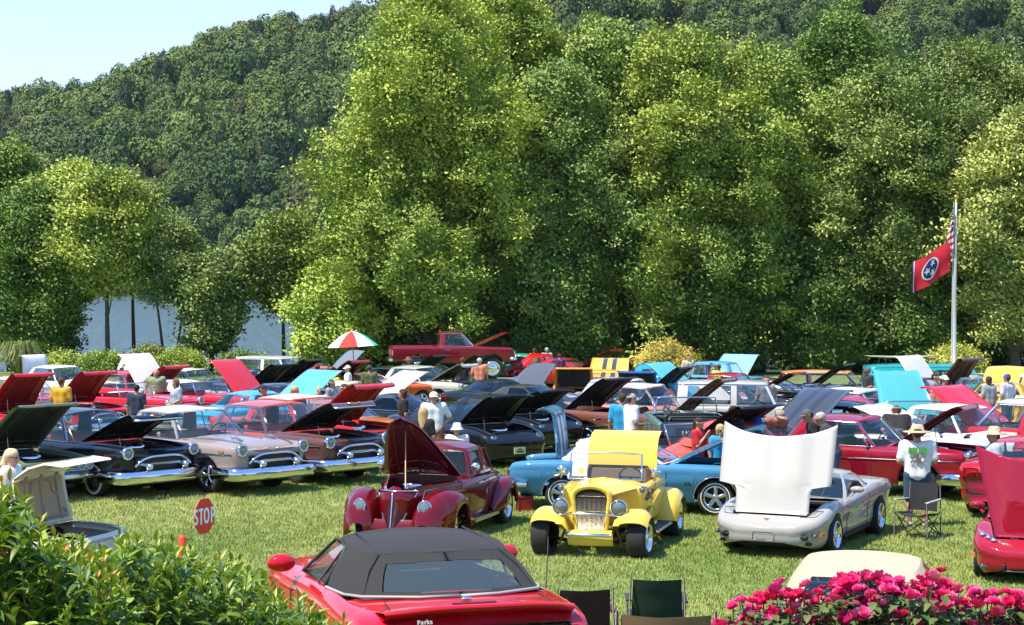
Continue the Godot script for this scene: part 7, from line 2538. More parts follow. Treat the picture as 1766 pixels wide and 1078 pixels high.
# px of the head, y of the head's top in the photo; facing in degrees, 0 towards the camera, 90 to the right
func person(px: float, top: float, facing: float, pose: String, label: String, o: Dictionary) -> Node3D:
	var female: bool = o.get("woman", false)
	var tall: float = o.get("tall", 1.66 if female else 1.76) + (0.05 if o.has("hat") else 0.0)
	var drop := 0.0
	if pose == "lean": tall -= 0.13
	if pose == "stoop": tall -= 0.42
	var d := 40.0
	for i in 12: d = FOCAL * (EYE - tall - ground_y(at(px, d), d)) / (top - 485.0)
	d = o.get("d", d)
	var size: float = o.get("tall", 1.66 if female else 1.76) / 1.72
	var p := thing("person", label, "person", V(at(px, d), ground_y(at(px, d), d), -d), deg_to_rad(facing), o.get("group", "visitors of the car show"))
	p.scale = V(1, 1, 1) * size
	if o.get("wide", 0.0): p.scale = V(size * (1.0 + o.wide), size, size * (1.0 + o.wide))
	var f := figure(pose, female)
	var skin: Color = o.get("skin", Color(0.42, 0.22, 0.14))
	var sm := mat("skin_%.2f" % skin.r, skin.linear_to_srgb(), 0.55)
	part("skin", f.body, sm, p)
	part("shoes", f.shoes, cloth(o.get("shoes", Color(0.12, 0.11, 0.10))), p)
	var sh := part("shirt", f.shirt, cloth(o.shirt), p)
	part("shorts" if o.get("shorts", false) else "trousers", f.shorts if o.get("shorts", false) else f.trousers, cloth(o.get("legs", Color(0.035, 0.06, 0.12))), p)
	var h: Transform3D = f.head
	var hair: String = o.get("hair", "short")
	if hair != "none": part("hair", head_part(hair + "_hair"), cloth(o.get("hair_color", Color(0.05, 0.03, 0.02))), p, h)
	if o.has("hat"): part("hat", head_part(o.hat), cloth(o.get("hat_color", Color(0.03, 0.04, 0.08))), p, h)
	for m in [-1, 1]: part("eye", head_part("eye"), mat("eye_dark", col(0.03, 0.025, 0.02), 0.3), p, h * Transform3D(Basis(), V(0.035 * m, 0.004, 0.084)))
	part("mouth", head_part("mouth"), mat("lip", col(0.30, 0.10, 0.08), 0.5), p, h * Transform3D(Basis(), V(0, -0.057, 0.094)))
	if o.get("glasses", false): part("sunglasses", head_part("glasses"), mat("black_trim", col(0.02, 0.02, 0.02), 0.6), p, h)
	if o.has("stripes"):
		var st := ST()
		for i in 9:
			var y := 0.98 + i * 0.045
			var loop := []
			for k in 21:
				var t := TAU * (k % 20) / 20.0
				loop.append(V(cos(t) * (0.212 if y < 1.3 else 0.225), y, sin(t) * 0.137))
			tube(st, loop, [0.009], 4, false)
		part("shirt_stripes", done(st), cloth(o.stripes), sh)
	return p

func people() -> void:
	var w := Color(0.72, 0.72, 0.70)
	var navy := Color(0.015, 0.022, 0.045)
	var blk := Color(0.012, 0.012, 0.014)
	var grey := Color(0.30, 0.30, 0.31)
	var blond := Color(0.42, 0.30, 0.13)
	var jean := Color(0.05, 0.085, 0.16)
	var khaki := Color(0.32, 0.26, 0.17)
	var tee := person(1583, 731, 172, "front", "man in straw hat and white printed t-shirt seen from behind, beside the black folding chair", {"shirt": w, "legs": Color(0.035, 0.06, 0.11), "shorts": true, "hat": "sun_hat", "hat_color": Color(0.45, 0.36, 0.22), "wide": 0.12, "shoes": Color(0.35, 0.3, 0.25)})
	var gr := ST()   # the printed back: a green panel over a dark engine drawing
	for e in [[-0.075, 0.0], [0.075, 0.0]]:
		for i in 4: box(gr, V(e[0] + (i - 1.5) * 0.034, 1.315 + 0.01 * (i % 2), -0.143), V(0.032, 0.11, 0.006))
	part("green_print", done(gr), cloth(Color(0.07, 0.30, 0.06)), tee.get_node("shirt"))
	var gd := ST()
	for i in 26: box(gd, V(rng.randf_range(-0.10, 0.10), rng.randf_range(1.10, 1.30), -0.146 + rng.randf_range(0, 0.004)), V(rng.randf_range(0.02, 0.05), rng.randf_range(0.012, 0.04), 0.006), Basis(V(0, 0, 1), rng.randf() * 3.0))
	part("dark_print", done(gd), cloth(Color(0.16, 0.14, 0.13)), tee.get_node("shirt"))
	person(1441, 728, 262, "lean", "grey haired man in sunglasses and charcoal shirt bending left behind the silver hood", {"shirt": Color(0.05, 0.045, 0.042), "hair_color": Color(0.35, 0.34, 0.33), "glasses": true, "d": 36.6})
	person(1418, 722, 275, "lean", "man in black and white cap bending left beside the grey haired man", {"shirt": blk, "hat": "cap", "hat_color": Color(0.08, 0.08, 0.09), "d": 37.6})
	person(1205, 722, 60, "mouth", "dark haired girl in red t-shirt with her hands at her mouth", {"woman": true, "shirt": Color(0.50, 0.012, 0.03), "hair": "pony", "hair_color": Color(0.03, 0.018, 0.012), "tall": 1.55})
	person(1243, 733, 20, "down", "short haired blond woman in bright blue top and sunglasses", {"woman": true, "shirt": Color(0.02, 0.28, 0.50), "hair": "bob", "hair_color": blond, "glasses": true, "tall": 1.52})
	person(748, 673, 8, "hips", "man in white polo shirt, cap and rust trousers facing the camera", {"shirt": w, "legs": Color(0.30, 0.10, 0.05), "hat": "cap", "hat_color": Color(0.55, 0.48, 0.38), "wide": 0.05})
	person(730, 704, 165, "down", "woman with long blond hair and dark top beside the man in the white polo", {"woman": true, "shirt": blk, "hair": "long", "hair_color": blond, "legs": blk})
	person(788, 724, 10, "down", "person in white bucket hat behind the dark red coupe's roof", {"shirt": w, "hat": "bucket_hat", "hat_color": w, "tall": 1.48, "d": 36.5})
	person(1089, 676, 115, "down", "man in white t-shirt and grey cap between the black hood and the blue shirt", {"shirt": w, "hat": "cap", "hat_color": grey})
	person(1073, 679, 175, "down", "man in bright blue t-shirt just behind the man in white and grey cap", {"shirt": Color(0.02, 0.27, 0.50)})
	person(1058, 632, 178, "stoop", "stooping man in pale grey shirt seen from behind near the golden orange coupe", {"shirt": Color(0.36, 0.36, 0.36), "wide": 0.15, "d": 59.0})
	person(798, 617, 180, "down", "person in black long shirt seen from behind beside the coral shirt", {"shirt": blk, "hair_color": Color(0.12, 0.04, 0.02)})
	person(827, 618, 178, "down", "grey haired person in coral flowered shirt seen from behind", {"shirt": Color(0.60, 0.20, 0.13), "hair_color": Color(0.4, 0.4, 0.39), "wide": 0.12})
	person(748, 614, 12, "hips", "blond woman in olive green blouse and jeans facing the camera", {"woman": true, "shirt": Color(0.09, 0.12, 0.045), "hair": "bob", "hair_color": blond, "legs": jean})
	person(704, 615, 10, "down", "man in brown brimmed hat and navy printed shirt", {"shirt": navy, "hat": "sun_hat", "hat_color": Color(0.16, 0.08, 0.04)})
	person(637, 622, 182, "down", "man in olive shirt and dark cap seen from behind", {"shirt": Color(0.10, 0.105, 0.045), "hat": "cap", "hat_color": Color(0.06, 0.06, 0.05), "d": 66.0})
	person(600, 622, 280, "folded", "man in white t-shirt and white cap with folded arms", {"shirt": w, "hat": "cap", "hat_color": w, "legs": blk, "d": 65.5})
	person(575, 629, 150, "down", "boy in lime green shirt left of the man with folded arms", {"shirt": Color(0.32, 0.55, 0.06), "tall": 1.6, "d": 64.5})
	person(547, 620, 190, "down", "person in red shirt and red cap by the chrome-edged black hood", {"shirt": Color(0.42, 0.01, 0.02), "hat": "cap", "hat_color": Color(0.4, 0.01, 0.02), "d": 67.0})
	person(571, 655, 70, "down", "brown haired teenager in grey t-shirt before the sky blue hood", {"shirt": grey, "hair_color": Color(0.12, 0.06, 0.03), "tall": 1.66})
	person(593, 663, 300, "point", "man in dark sunglasses pointing to the right in front of the cream hood", {"shirt": Color(0.14, 0.15, 0.16), "glasses": true, "tall": 1.68})
	person(550, 668, 15, "down", "fair haired boy facing the camera before the sky blue hood", {"shirt": Color(0.4, 0.4, 0.38), "hair_color": blond, "tall": 1.5})
	person(596, 678, 80, "down", "person in orange cap, sunglasses and red shirt behind the cream roof", {"shirt": Color(0.45, 0.02, 0.04), "hat": "cap", "hat_color": Color(0.42, 0.20, 0.08), "glasses": true, "tall": 1.62})
	person(508, 667, 70, "down", "woman with blond ponytail and grey top beside the sky blue roof", {"woman": true, "shirt": Color(0.13, 0.13, 0.14), "hair": "pony", "hair_color": blond})
	person(452, 661, 70, "down", "man in navy cap and dark shirt before the sky blue roof", {"shirt": navy, "hat": "cap", "hat_color": navy})
	person(695, 672, 285, "down", "brown haired woman looking left beyond the navy fastback", {"woman": true, "shirt": blk, "hair": "bob", "hair_color": Color(0.06, 0.03, 0.015)})
	person(268, 637, 8, "down", "balding man in green striped polo shirt facing the camera", {"shirt": Color(0.20, 0.30, 0.15), "stripes": Color(0.45, 0.52, 0.38), "legs": khaki, "hair_color": Color(0.2, 0.16, 0.13), "wide": 0.16, "hair": "none"})
	person(235, 664, 175, "down", "dark haired person in navy shirt seen from behind left of the striped polo", {"shirt": Color(0.02, 0.03, 0.06), "hair_color": blk, "tall": 1.6})
	person(303, 655, 310, "front", "brown haired woman in blue and white patterned blouse beside the striped polo", {"woman": true, "shirt": Color(0.34, 0.38, 0.50), "hair": "bob", "hair_color": Color(0.14, 0.05, 0.025), "legs": w})
	person(105, 652, 165, "front", "brown haired man in mustard yellow shirt seen from behind", {"shirt": Color(0.55, 0.30, 0.02), "hair_color": Color(0.07, 0.035, 0.02), "wide": 0.08})
	person(208, 608, 110, "lean", "man in white shirt and cap leaning under the pale raised hood by the water", {"shirt": w, "hat": "cap", "hat_color": Color(0.2, 0.18, 0.14), "wide": 0.1})
	person(225, 626, 200, "lean", "person in white top beside the pale raised hood by the water", {"woman": true, "shirt": w, "hair_color": Color(0.1, 0.06, 0.04)})
	person(281, 614, 250, "stoop", "stooping person in brown top and navy cap right of the pale hood by the water", {"shirt": Color(0.16, 0.08, 0.05), "hat": "cap", "hat_color": navy, "d": 70.0})
	person(18, 776, 80, "down", "blond woman with ponytail and white top at the lower left edge", {"woman": true, "shirt": w, "hair": "pony", "hair_color": Color(0.62, 0.50, 0.30), "glasses": true, "tall": 1.72})
	person(922, 601, 180, "down", "person in yellow shirt among the far red cars", {"shirt": Color(0.60, 0.42, 0.03)})
	person(943, 600, 175, "down", "grey haired person right of the far yellow shirt", {"shirt": grey, "hair_color": Color(0.4, 0.4, 0.4)})
	person(965, 610, 190, "down", "person in purple shirt left of the golden orange trunk lid", {"shirt": Color(0.10, 0.02, 0.12), "tall": 1.65})
	person(1187, 612, 20, "down", "person in tan shirt before the orange leaved shrub", {"shirt": Color(0.5, 0.44, 0.34)})
	person(1231, 624, 250, "down", "woman with long light brown hair behind the crimson pickup", {"woman": true, "shirt": Color(0.4, 0.3, 0.2), "hair": "long", "hair_color": Color(0.25, 0.13, 0.05)})
	person(1240, 629, 170, "down", "person in neon lime shirt behind the crimson pickup", {"shirt": Color(0.45, 0.60, 0.06), "tall": 1.62})
	person(1273, 621, 210, "lean", "man in orange cap and grey shirt before the light blue pickup", {"shirt": grey, "hat": "cap", "hat_color": Color(0.60, 0.30, 0.02)})
	person(1300, 695, 285, "down", "man in royal blue shirt and dark cap beside the white utility truck", {"shirt": Color(0.02, 0.06, 0.42), "hat": "cap", "hat_color": blk})
	person(1266, 697, 300, "down", "man in black cap and dark shirt left of the royal blue shirt", {"shirt": navy, "hat": "cap", "hat_color": blk})
	person(1326, 715, 20, "stoop", "person in tan camouflage cap behind the orange truck cab", {"shirt": Color(0.30, 0.12, 0.08), "hat": "cap", "hat_color": Color(0.3, 0.26, 0.18), "d": 40.5})
	person(1497, 632, 290, "front", "man in dark shirt and cap standing left of the turquoise van", {"shirt": Color(0.03, 0.03, 0.035), "hat": "cap", "hat_color": Color(0.10, 0.09, 0.07)})
	person(1553, 640, 15, "down", "man in brown cap and grey shirt behind the turquoise hood", {"shirt": grey, "hat": "cap", "hat_color": Color(0.14, 0.1, 0.07)})
	person(1613, 645, 65, "down", "dark haired man before the pale grey hood by the van", {"shirt": Color(0.22, 0.23, 0.25), "hair_color": blk})
	person(1629, 645, 40, "down", "man in white cap and charcoal shirt above the scarlet hood", {"shirt": Color(0.05, 0.04, 0.045), "hat": "cap", "hat_color": w})
	person(1706, 650, 200, "down", "dark haired person in grey top beyond the yellow hood", {"shirt": Color(0.30, 0.32, 0.36), "woman": true, "hair": "bob"})
	person(1738, 643, 215, "down", "person in blue cap with white and purple top at the right", {"shirt": Color(0.55, 0.50, 0.62), "hat": "cap", "hat_color": Color(0.03, 0.06, 0.40)})
	person(1601, 690, 178, "stoop", "stooping person in dusty red shirt left of the scarlet hood", {"shirt": Color(0.30, 0.13, 0.12), "d": 50.0})
	person(1548, 714, 170, "stoop", "man in camouflage cap and black printed shirt left of the straw hat", {"shirt": blk, "hat": "cap", "hat_color": Color(0.2, 0.2, 0.13), "wide": 0.1, "d": 40.6})
	person(1716, 734, 260, "down", "person in wide straw hat and pale blue shirt before the white car", {"shirt": Color(0.42, 0.48, 0.56), "hat": "sun_hat", "hat_color": Color(0.45, 0.38, 0.25)})
	person(1322, 680, 0, "down", "person in grey seen through the white utility truck's doorway", {"shirt": Color(0.2, 0.2, 0.22), "d": 53.5})

# ---------------------------------------------------------------- signs, chairs, flag, parasol
func folding_chair(called: String, label: String, p: Vector3, turn: float, fabric: Color, frame_c: Color, armc: Color, tall := 1.0) -> void:   # camp chair facing +z
	var c := thing(called, label, "folding chair", p, deg_to_rad(turn), "camp chairs among the cars")
	c.scale = V(1.0, tall, 1.0)
	var fm := cloth(fabric)
	var st := ST()
	for layer in 2:
		var rows := []
		for i in 8:
			var k := i / 7.0
			var row := []
			for j in 9:
				var z := j / 4.0 - 1.0
				row.append(V(0.26 * z * (1.0 - 0.05 * k), 0.44 + 0.46 * k - 0.02 * sin(k * 9.0) * (1.0 - absf(z)), -0.20 - 0.10 * k - 0.05 * (1.0 - z * z) - layer * 0.008))
			rows.append(row)
		sheet(st, rows)
	part("backrest", done(st), fm, c)
	var ss := ST()
	for layer in 2:
		var rows := []
		for i in 7:
			var k := i / 6.0
			var row := []
			for j in 9:
				var z := j / 4.0 - 1.0
				row.append(V(0.27 * z, 0.45 - 0.07 * (1.0 - z * z) - 0.04 * (1.0 - k) - layer * 0.008, -0.20 + 0.42 * k))
			rows.append(row)
		sheet(ss, rows)
	part("seat", done(ss), fm, c)
	var fr := mat("chair_frame_%.2f" % frame_c.r, frame_c.linear_to_srgb(), 0.4, 0.2)
	for m in [-1, 1]:
		for e in [[V(0.30 * m, 0.02, -0.27), V(0.27 * m, 0.92, -0.31)], [V(0.30 * m, 0.02, 0.24), V(0.29 * m, 0.62, 0.24)], [V(0.30 * m, 0.04, -0.27), V(0.28 * m, 0.44, 0.24)], [V(0.30 * m, 0.04, 0.24), V(0.28 * m, 0.42, -0.24)]]:
			var ls := ST()
			tube(ls, e, [0.011], 6)
			part("leg", done(ls), fr, c)
		var ar := ST()
		box(ar, V(0.29 * m, 0.635, -0.02), V(0.07, 0.02, 0.54), Basis(V(1, 0, 0), 0.04 * m), 0.008)
		part("armrest", done(ar), cloth(armc), c)
	for zf in [-0.27, 0.24]:
		var xs := ST()
		tube(xs, [V(-0.30, 0.05, zf), V(0.28, 0.42, zf)], [0.010], 6)
		tube(xs, [V(0.30, 0.05, zf + 0.02), V(-0.28, 0.42, zf + 0.02)], [0.010], 6)
		part("cross_brace", done(xs), fr, c)

func furniture() -> void:
	# stop sign on a thin stake
	var d := 24.0
	var s := thing("stop_sign", "red octagonal STOP sign on a thin stake in the grass", "stop sign", V(at(351, d), ground_y(at(351, d), d), -d), deg_to_rad(65))
	var oct := PackedVector2Array()
	for i in 8: oct.append(Vector2(cos(TAU * (i + 0.5) / 8.0), sin(TAU * (i + 0.5) / 8.0)) * 0.245)
	var st := ST()
	var cy := 4.3 - (891.0 - 485.0) / FOCAL * d - ground_y(at(351, d), d)
	var pan := ST()
	prism(pan, oct, 0.008, Transform3D(Basis(), V(0, cy, 0)))
	part("panel", done(pan), mat("sign_red", col(0.62, 0.025, 0.015), 0.35), s)
	part("letters", text_mesh("STOP", 0.165), mat("card_white", col(0.8, 0.8, 0.79), 0.7), s, Transform3D(Basis().scaled(V(0.86, 1.25, 1)), V(0, cy, 0.007)))
	tube(st, [V(0, 0, -0.015), V(0, cy + 0.27, -0.015)], [0.012], 6)
	part("stake", done(st), mat("stake_metal", col(0.10, 0.11, 0.09), 0.6, 0.5), s)
	# orange marker post
	d = 19.5
	s = thing("marker_post", "orange-red marker post leaning among the hedge leaves", "marker post", V(at(318, d), ground_y(at(318, d), d), -d))
	s.rotation.z = 0.03
	st = ST()
	lathe(st, [[0.001, 0.0], [0.16, 0.0], [0.16, 0.03], [0.06, 0.05], [0.048, 0.9], [0.04, 1.15], [0.02, 1.18], [0.001, 1.18]], 16, Transform3D(Basis(V(1, 0, 0), -PI / 2), Vector3.ZERO))
	part("post", done(st), mat("marker_orange", col(0.75, 0.06, 0.015), 0.5), s)
	for y in [0.86, 1.02]:
		st = ST()
		lathe(st, [[0.0505, 0.0], [0.0495, 0.05]], 16, Transform3D(Basis(V(1, 0, 0), -PI / 2), V(0, y, 0)))
		part("reflective_band", done(st), mat("band_yellow", col(0.7, 0.6, 0.1), 0.3), s)
	# flagpole with two flags
	d = 80.0
	s = thing("flagpole", "tall pale metal flagpole with gold ball behind the turquoise van", "flagpole", V(at(1646, d), ground_y(0, d), -d))
	st = ST()
	var ph := 4.3 - (345.0 - 485.0) / FOCAL * d - ground_y(0, d)
	tube(st, [Vector3.ZERO, V(0.0, ph * 0.5, 0), V(0.06, ph, 0)], [0.10, 0.085, 0.05], 12)
	part("pole", done(st), mat("pole_metal", col(0.42, 0.45, 0.44), 0.4, 0.3), s)
	st = ST()
	ball(st, V(0.06, ph + 0.12, 0), V(0.11, 0.11, 0.11), 12)
	tube(st, [V(0.06, ph - 0.05, 0), V(0.06, ph + 0.05, 0)], [0.07], 8)
	part("finial", done(st), mat("gold", col(0.7, 0.42, 0.08), 0.2, 1.0), s)
	st = ST()
	tube(st, [V(-0.14, 1.4, 0.05), V(-0.06, ph - 0.05, 0.05)], [0.008], 4)
	part("halyard", done(st), mat("rope", col(0.5, 0.5, 0.48), 0.8), s)
	# red state flag
	var fl := thing("state_flag", "red flag with blue disc and three white stars flying left of the pole", "flag", V(at(1640, d), ground_y(0, d), -d))
	var bx := func(u: float, v: float) -> Vector3:   # u along the fly, v down the hoist
		var top := V(-0.05, 6.75, 0.0)
		var drop := V(-0.02, -1.38, 0.02)
		var fly := V(-1.66, -1.02, 0.25)
		var sag := sin(PI * u) * 0.10
		return top + drop * v * (1.0 - 0.42 * u * (1.0 - v * 0.2)) + fly * u * (1.0 + 0.02 * v) + V(0.0, -sag - 0.40 * u * v, sin(u * 11.0 + v * 2.0) * 0.16 + sin(v * 5.0) * 0.05)
	var cloth_rows := func(u0: float, u1: float, off: float) -> ArrayMesh:
		var t := ST()
		for layer in 2:
			var rows := []
			for i in 15:
				var row := []
				for j in 11: row.append(bx.call(lerpf(u0, u1, i / 14.0), j / 10.0) + V(0, 0, off - layer * (0.006 + off * 2.0)))
				rows.append(row)
			sheet(t, rows)
		return done(t)
	part("field", cloth_rows.call(0.0, 0.93, 0.0), cloth(Color(0.50, 0.012, 0.035)), fl)
	part("fly_edge", cloth_rows.call(0.95, 1.0, 0.0), cloth(Color(0.02, 0.03, 0.14)), fl)
	part("white_line", cloth_rows.call(0.93, 0.95, 0.0), cloth(Color(0.7, 0.7, 0.7)), fl)
	var disc := func(cu: float, cv: float, r: float, off: float, star: bool) -> ArrayMesh:
		var t := ST()
		for side in [1, -1]:
			var rings := []
			for k in 7:
				var ring := []
				for e in 21:
					var a: float = TAU * (e % 20) / 20.0
					var rr: float = r * k / 6.0
					if star: rr *= 1.0 if e % 4 == 0 else (0.42 if e % 4 == 2 else 0.62)
					ring.append(bx.call(cu + cos(a) * rr * 0.72, cv + sin(a) * rr) + V(0, 0, off * side))
				rings.append(ring)
			sheet(t, rings)
		return done(t)
	part("disc_rim", disc.call(0.52, 0.5, 0.33, 0.014, false), cloth(Color(0.7, 0.7, 0.7)), fl)
	part("disc", disc.call(0.52, 0.5, 0.285, 0.026, false), cloth(Color(0.02, 0.03, 0.14)), fl)
	for e in [[0.46, 0.36], [0.62, 0.52], [0.46, 0.66]]:
		part("star", disc.call(e[0], e[1], 0.13, 0.038, true), cloth(Color(0.7, 0.7, 0.7)), fl)
	# striped national flag hanging limp above it
	fl = thing("striped_flag", "limp red and white striped flag with starred blue corner hanging by the pole", "flag", V(at(1644, d), ground_y(0, d), -d))
	var limp := func(u: float, v: float) -> Vector3:
		var y0 := ph - 0.30
		return V(-0.02 - 0.34 * u * sin(PI * clampf(v * 0.75 + 0.02, 0, 1)) - 0.05 * sin(u * 12.0) , y0 - 1.9 * v - 0.75 * u, 0.10 * sin(u * 14.0 + v) + 0.05)
	for i in 13:
		var t := ST()
		var rows := []
		for j in 15:
			var u := j / 14.0
			if i < 7: u = lerpf(0.36, 1.0, u)
			rows.append([limp.call(u, i / 13.0), limp.call(u, (i + 1) / 13.0)])
		sheet(t, rows)
		part("stripe", done(t), cloth(Color(0.50, 0.02, 0.03) if i % 2 == 0 else Color(0.68, 0.66, 0.64)), fl)
	var cn := ST()
	var rows := []
	for j in 9:
		var row := []
		for i in 9: row.append(limp.call(0.36 * j / 8.0, 7.0 / 13.0 * i / 8.0))
		rows.append(row)
	sheet(cn, rows)
	part("canton", done(cn), cloth(Color(0.03, 0.04, 0.14)), fl)
	for i in 12:
		var t := ST()
		ball(t, limp.call(0.06 + 0.12 * (i % 3), 0.06 + 0.12 * (i / 3)) + V(0, 0, 0.01), V(0.03, 0.03, 0.012), 6)
		part("canton_star", done(t), cloth(Color(0.7, 0.7, 0.7)), fl)
	# parasol in red, white and green
	d = 76.0
	s = thing("parasol", "big parasol with red, white and green panels beyond the parked cars", "parasol", V(at(613, d), ground_y(0, d), -d))
	s.rotation.z = 0.05
	var ty := 4.3 - (571.0 - 485.0) / FOCAL * d - ground_y(0, d)
	for i in 8:
		st = ST()
		var rr := []
		for k in 7:
			var row := []
			for j in 5:
				var a := TAU * (i + j / 4.0) / 8.0 + 0.5
				var r := 1.05 * k / 6.0
				row.append(V(cos(a) * r * (1.0 - 0.03 * sin(PI * j / 4.0) * k / 6.0), ty - 0.62 * pow(k / 6.0, 1.6), sin(a) * r))
			rr.append(row)
		sheet(st, rr)
		part("panel", done(st), cloth([Color(0.74, 0.70, 0.64), Color(0.62, 0.04, 0.03), Color(0.74, 0.70, 0.64), Color(0.62, 0.04, 0.03), Color(0.74, 0.70, 0.64), Color(0.03, 0.42, 0.26), Color(0.74, 0.70, 0.64), Color(0.03, 0.42, 0.26)][i]), s)
	st = ST()
	tube(st, [Vector3.ZERO, V(0, ty + 0.06, 0)], [0.022], 8)
	part("pole", done(st), mat("pole_metal", col(0.42, 0.45, 0.44), 0.4, 0.3), s)
	# surfboard and rack on the van
	d = 66.0
	var vx := at(1597, d)
	var gy := ground_y(vx, d)
	s = thing("surfboard", "long cream surfboard lying on the turquoise van's roof rack", "surfboard", V(vx - 0.9, gy + 2.06, -d), deg_to_rad(3))
	st = ST()
	for layer in [1, -1]:
		var r2 := []
		for i in 17:
			var k := i / 8.0 - 1.0
			var w := 0.30 * sqrt(maxf(1.0 - pow(absf(k), 2.6), 0.0))
			var row := []
			for j in 7:
				var z := j / 3.0 - 1.0
				row.append(V(1.35 * k, 0.05 * k * k + layer * 0.035 * (1.0 - z * z) * (1.0 - pow(absf(k), 4.0)), w * z))
			r2.append(row)
		sheet(st, r2)
	part("board", done(st), paint(Color(0.62, 0.58, 0.42)), s)
	st = ST()
	box(st, V(0, 0.036, 0), V(2.3, 0.004, 0.03))
	part("stringer", done(st), mat("stringer", col(0.1, 0.35, 0.38), 0.4), s)
	s = thing("roof_rack", "black roof rack carrying the surfboard on the turquoise van", "roof rack", V(vx - 0.55, gy + 1.85, -d), deg_to_rad(2))
	for x in [-1.0, -0.1, 0.8]:
		st = ST()
		tube(st, [V(x, -0.02, -0.55), V(x, 0.15, -0.5), V(x, 0.15, 0.5), V(x, -0.02, 0.55)], [0.018], 5)
		part("crossbar", done(st), mat("black_trim", col(0.02, 0.02, 0.02), 0.6), s)
	# rope barrier at the far right
	s = thing("rope_barrier", "white rope strung between posts right of the turquoise van", "rope barrier", V(at(1740, 78), ground_y(0, 78), -78.0))
	st = ST()
	tube(st, [V(-1.6, 1.0, 0), V(0, 0.98, 0), V(2.2, 1.02, 0)], [0.025], 6)
	part("rope", done(st), mat("card_white", col(0.8, 0.8, 0.79), 0.7), s)
	for x in [-1.6, 2.2]:
		st = ST()
		tube(st, [V(x, 0, 0), V(x, 1.08, 0)], [0.04], 8)
		part("post", done(st), mat("stake_metal", col(0.10, 0.11, 0.09), 0.6, 0.5), s)
	# chairs
	folding_chair("camp_chair", "black folding camp chair standing between the silver and the red sports car", V(at(1583, 31.0), 0, -31.0), -38, Color(0.014, 0.015, 0.02), Color(0.02, 0.02, 0.022), Color(0.42, 0.43, 0.43))
	folding_chair("camp_chair", "dark green folding chair seen from behind at the lower edge", V(at(1132, 19.2), ground_y(0, 19.2), -19.2), 178, Color(0.012, 0.035, 0.018), Color(0.02, 0.02, 0.022), Color(0.03, 0.04, 0.03), 0.87)
	folding_chair("camp_chair", "dark maroon folding chair half hidden behind the nearest red convertible", V(at(1002, 18.4), ground_y(0, 18.4), -18.4), 186, Color(0.035, 0.012, 0.016), Color(0.02, 0.02, 0.022), Color(0.05, 0.02, 0.02), 0.83)
	folding_chair("camp_chair", "brown folding camp chair whose back shows at the lower edge", V(at(1148, 10.5), ground_y(0, 10.5), -10.5), 176, Color(0.20, 0.12, 0.065), Color(0.02, 0.02, 0.022), Color(0.20, 0.12, 0.065), 1.06)
	# red box beside the coupe
	s = thing("red_box", "small red tool box on the grass right of the dark red coupe", "box", V(at(905, 34.6), 0, -34.6), 0.2)
	st = ST()
	box(st, V(0, 0.13, 0), V(0.30, 0.26, 0.22), Basis(), 0.015)
	part("case", done(st), mat("box_red", col(0.25, 0.01, 0.012), 0.45), s)
	st = ST()
	box(st, V(0, 0.275, 0), V(0.31, 0.03, 0.23), Basis(), 0.01)
	part("lid", done(st), mat("box_red", col(0.25, 0.01, 0.012), 0.45), s)
	st = ST()
	tube(st, [V(-0.07, 0.29, 0), V(-0.06, 0.34, 0), V(0.06, 0.34, 0), V(0.07, 0.29, 0)], [0.008], 5)
	part("handle", done(st), mat("black_trim", col(0.02, 0.02, 0.02), 0.6), s)

# ---------------------------------------------------------------- hedge and roses close to the camera
func blade_leaf(len: float, wid: float, fold: float) -> ArrayMesh:   # along +z, with a midrib fold and a drooping tip
	var st := ST()
	var rows := []
	for i in 7:
		var k := i / 6.0
		var w := wid * sin(PI * pow(k, 0.8)) * 0.5 + 0.0008
		var y := -len * 0.30 * k * k
		rows.append([V(-w, y + w * fold, len * k), V(0, y, len * k), V(w, y + w * fold, len * k)])
	sheet(st, rows)
	return done(st)

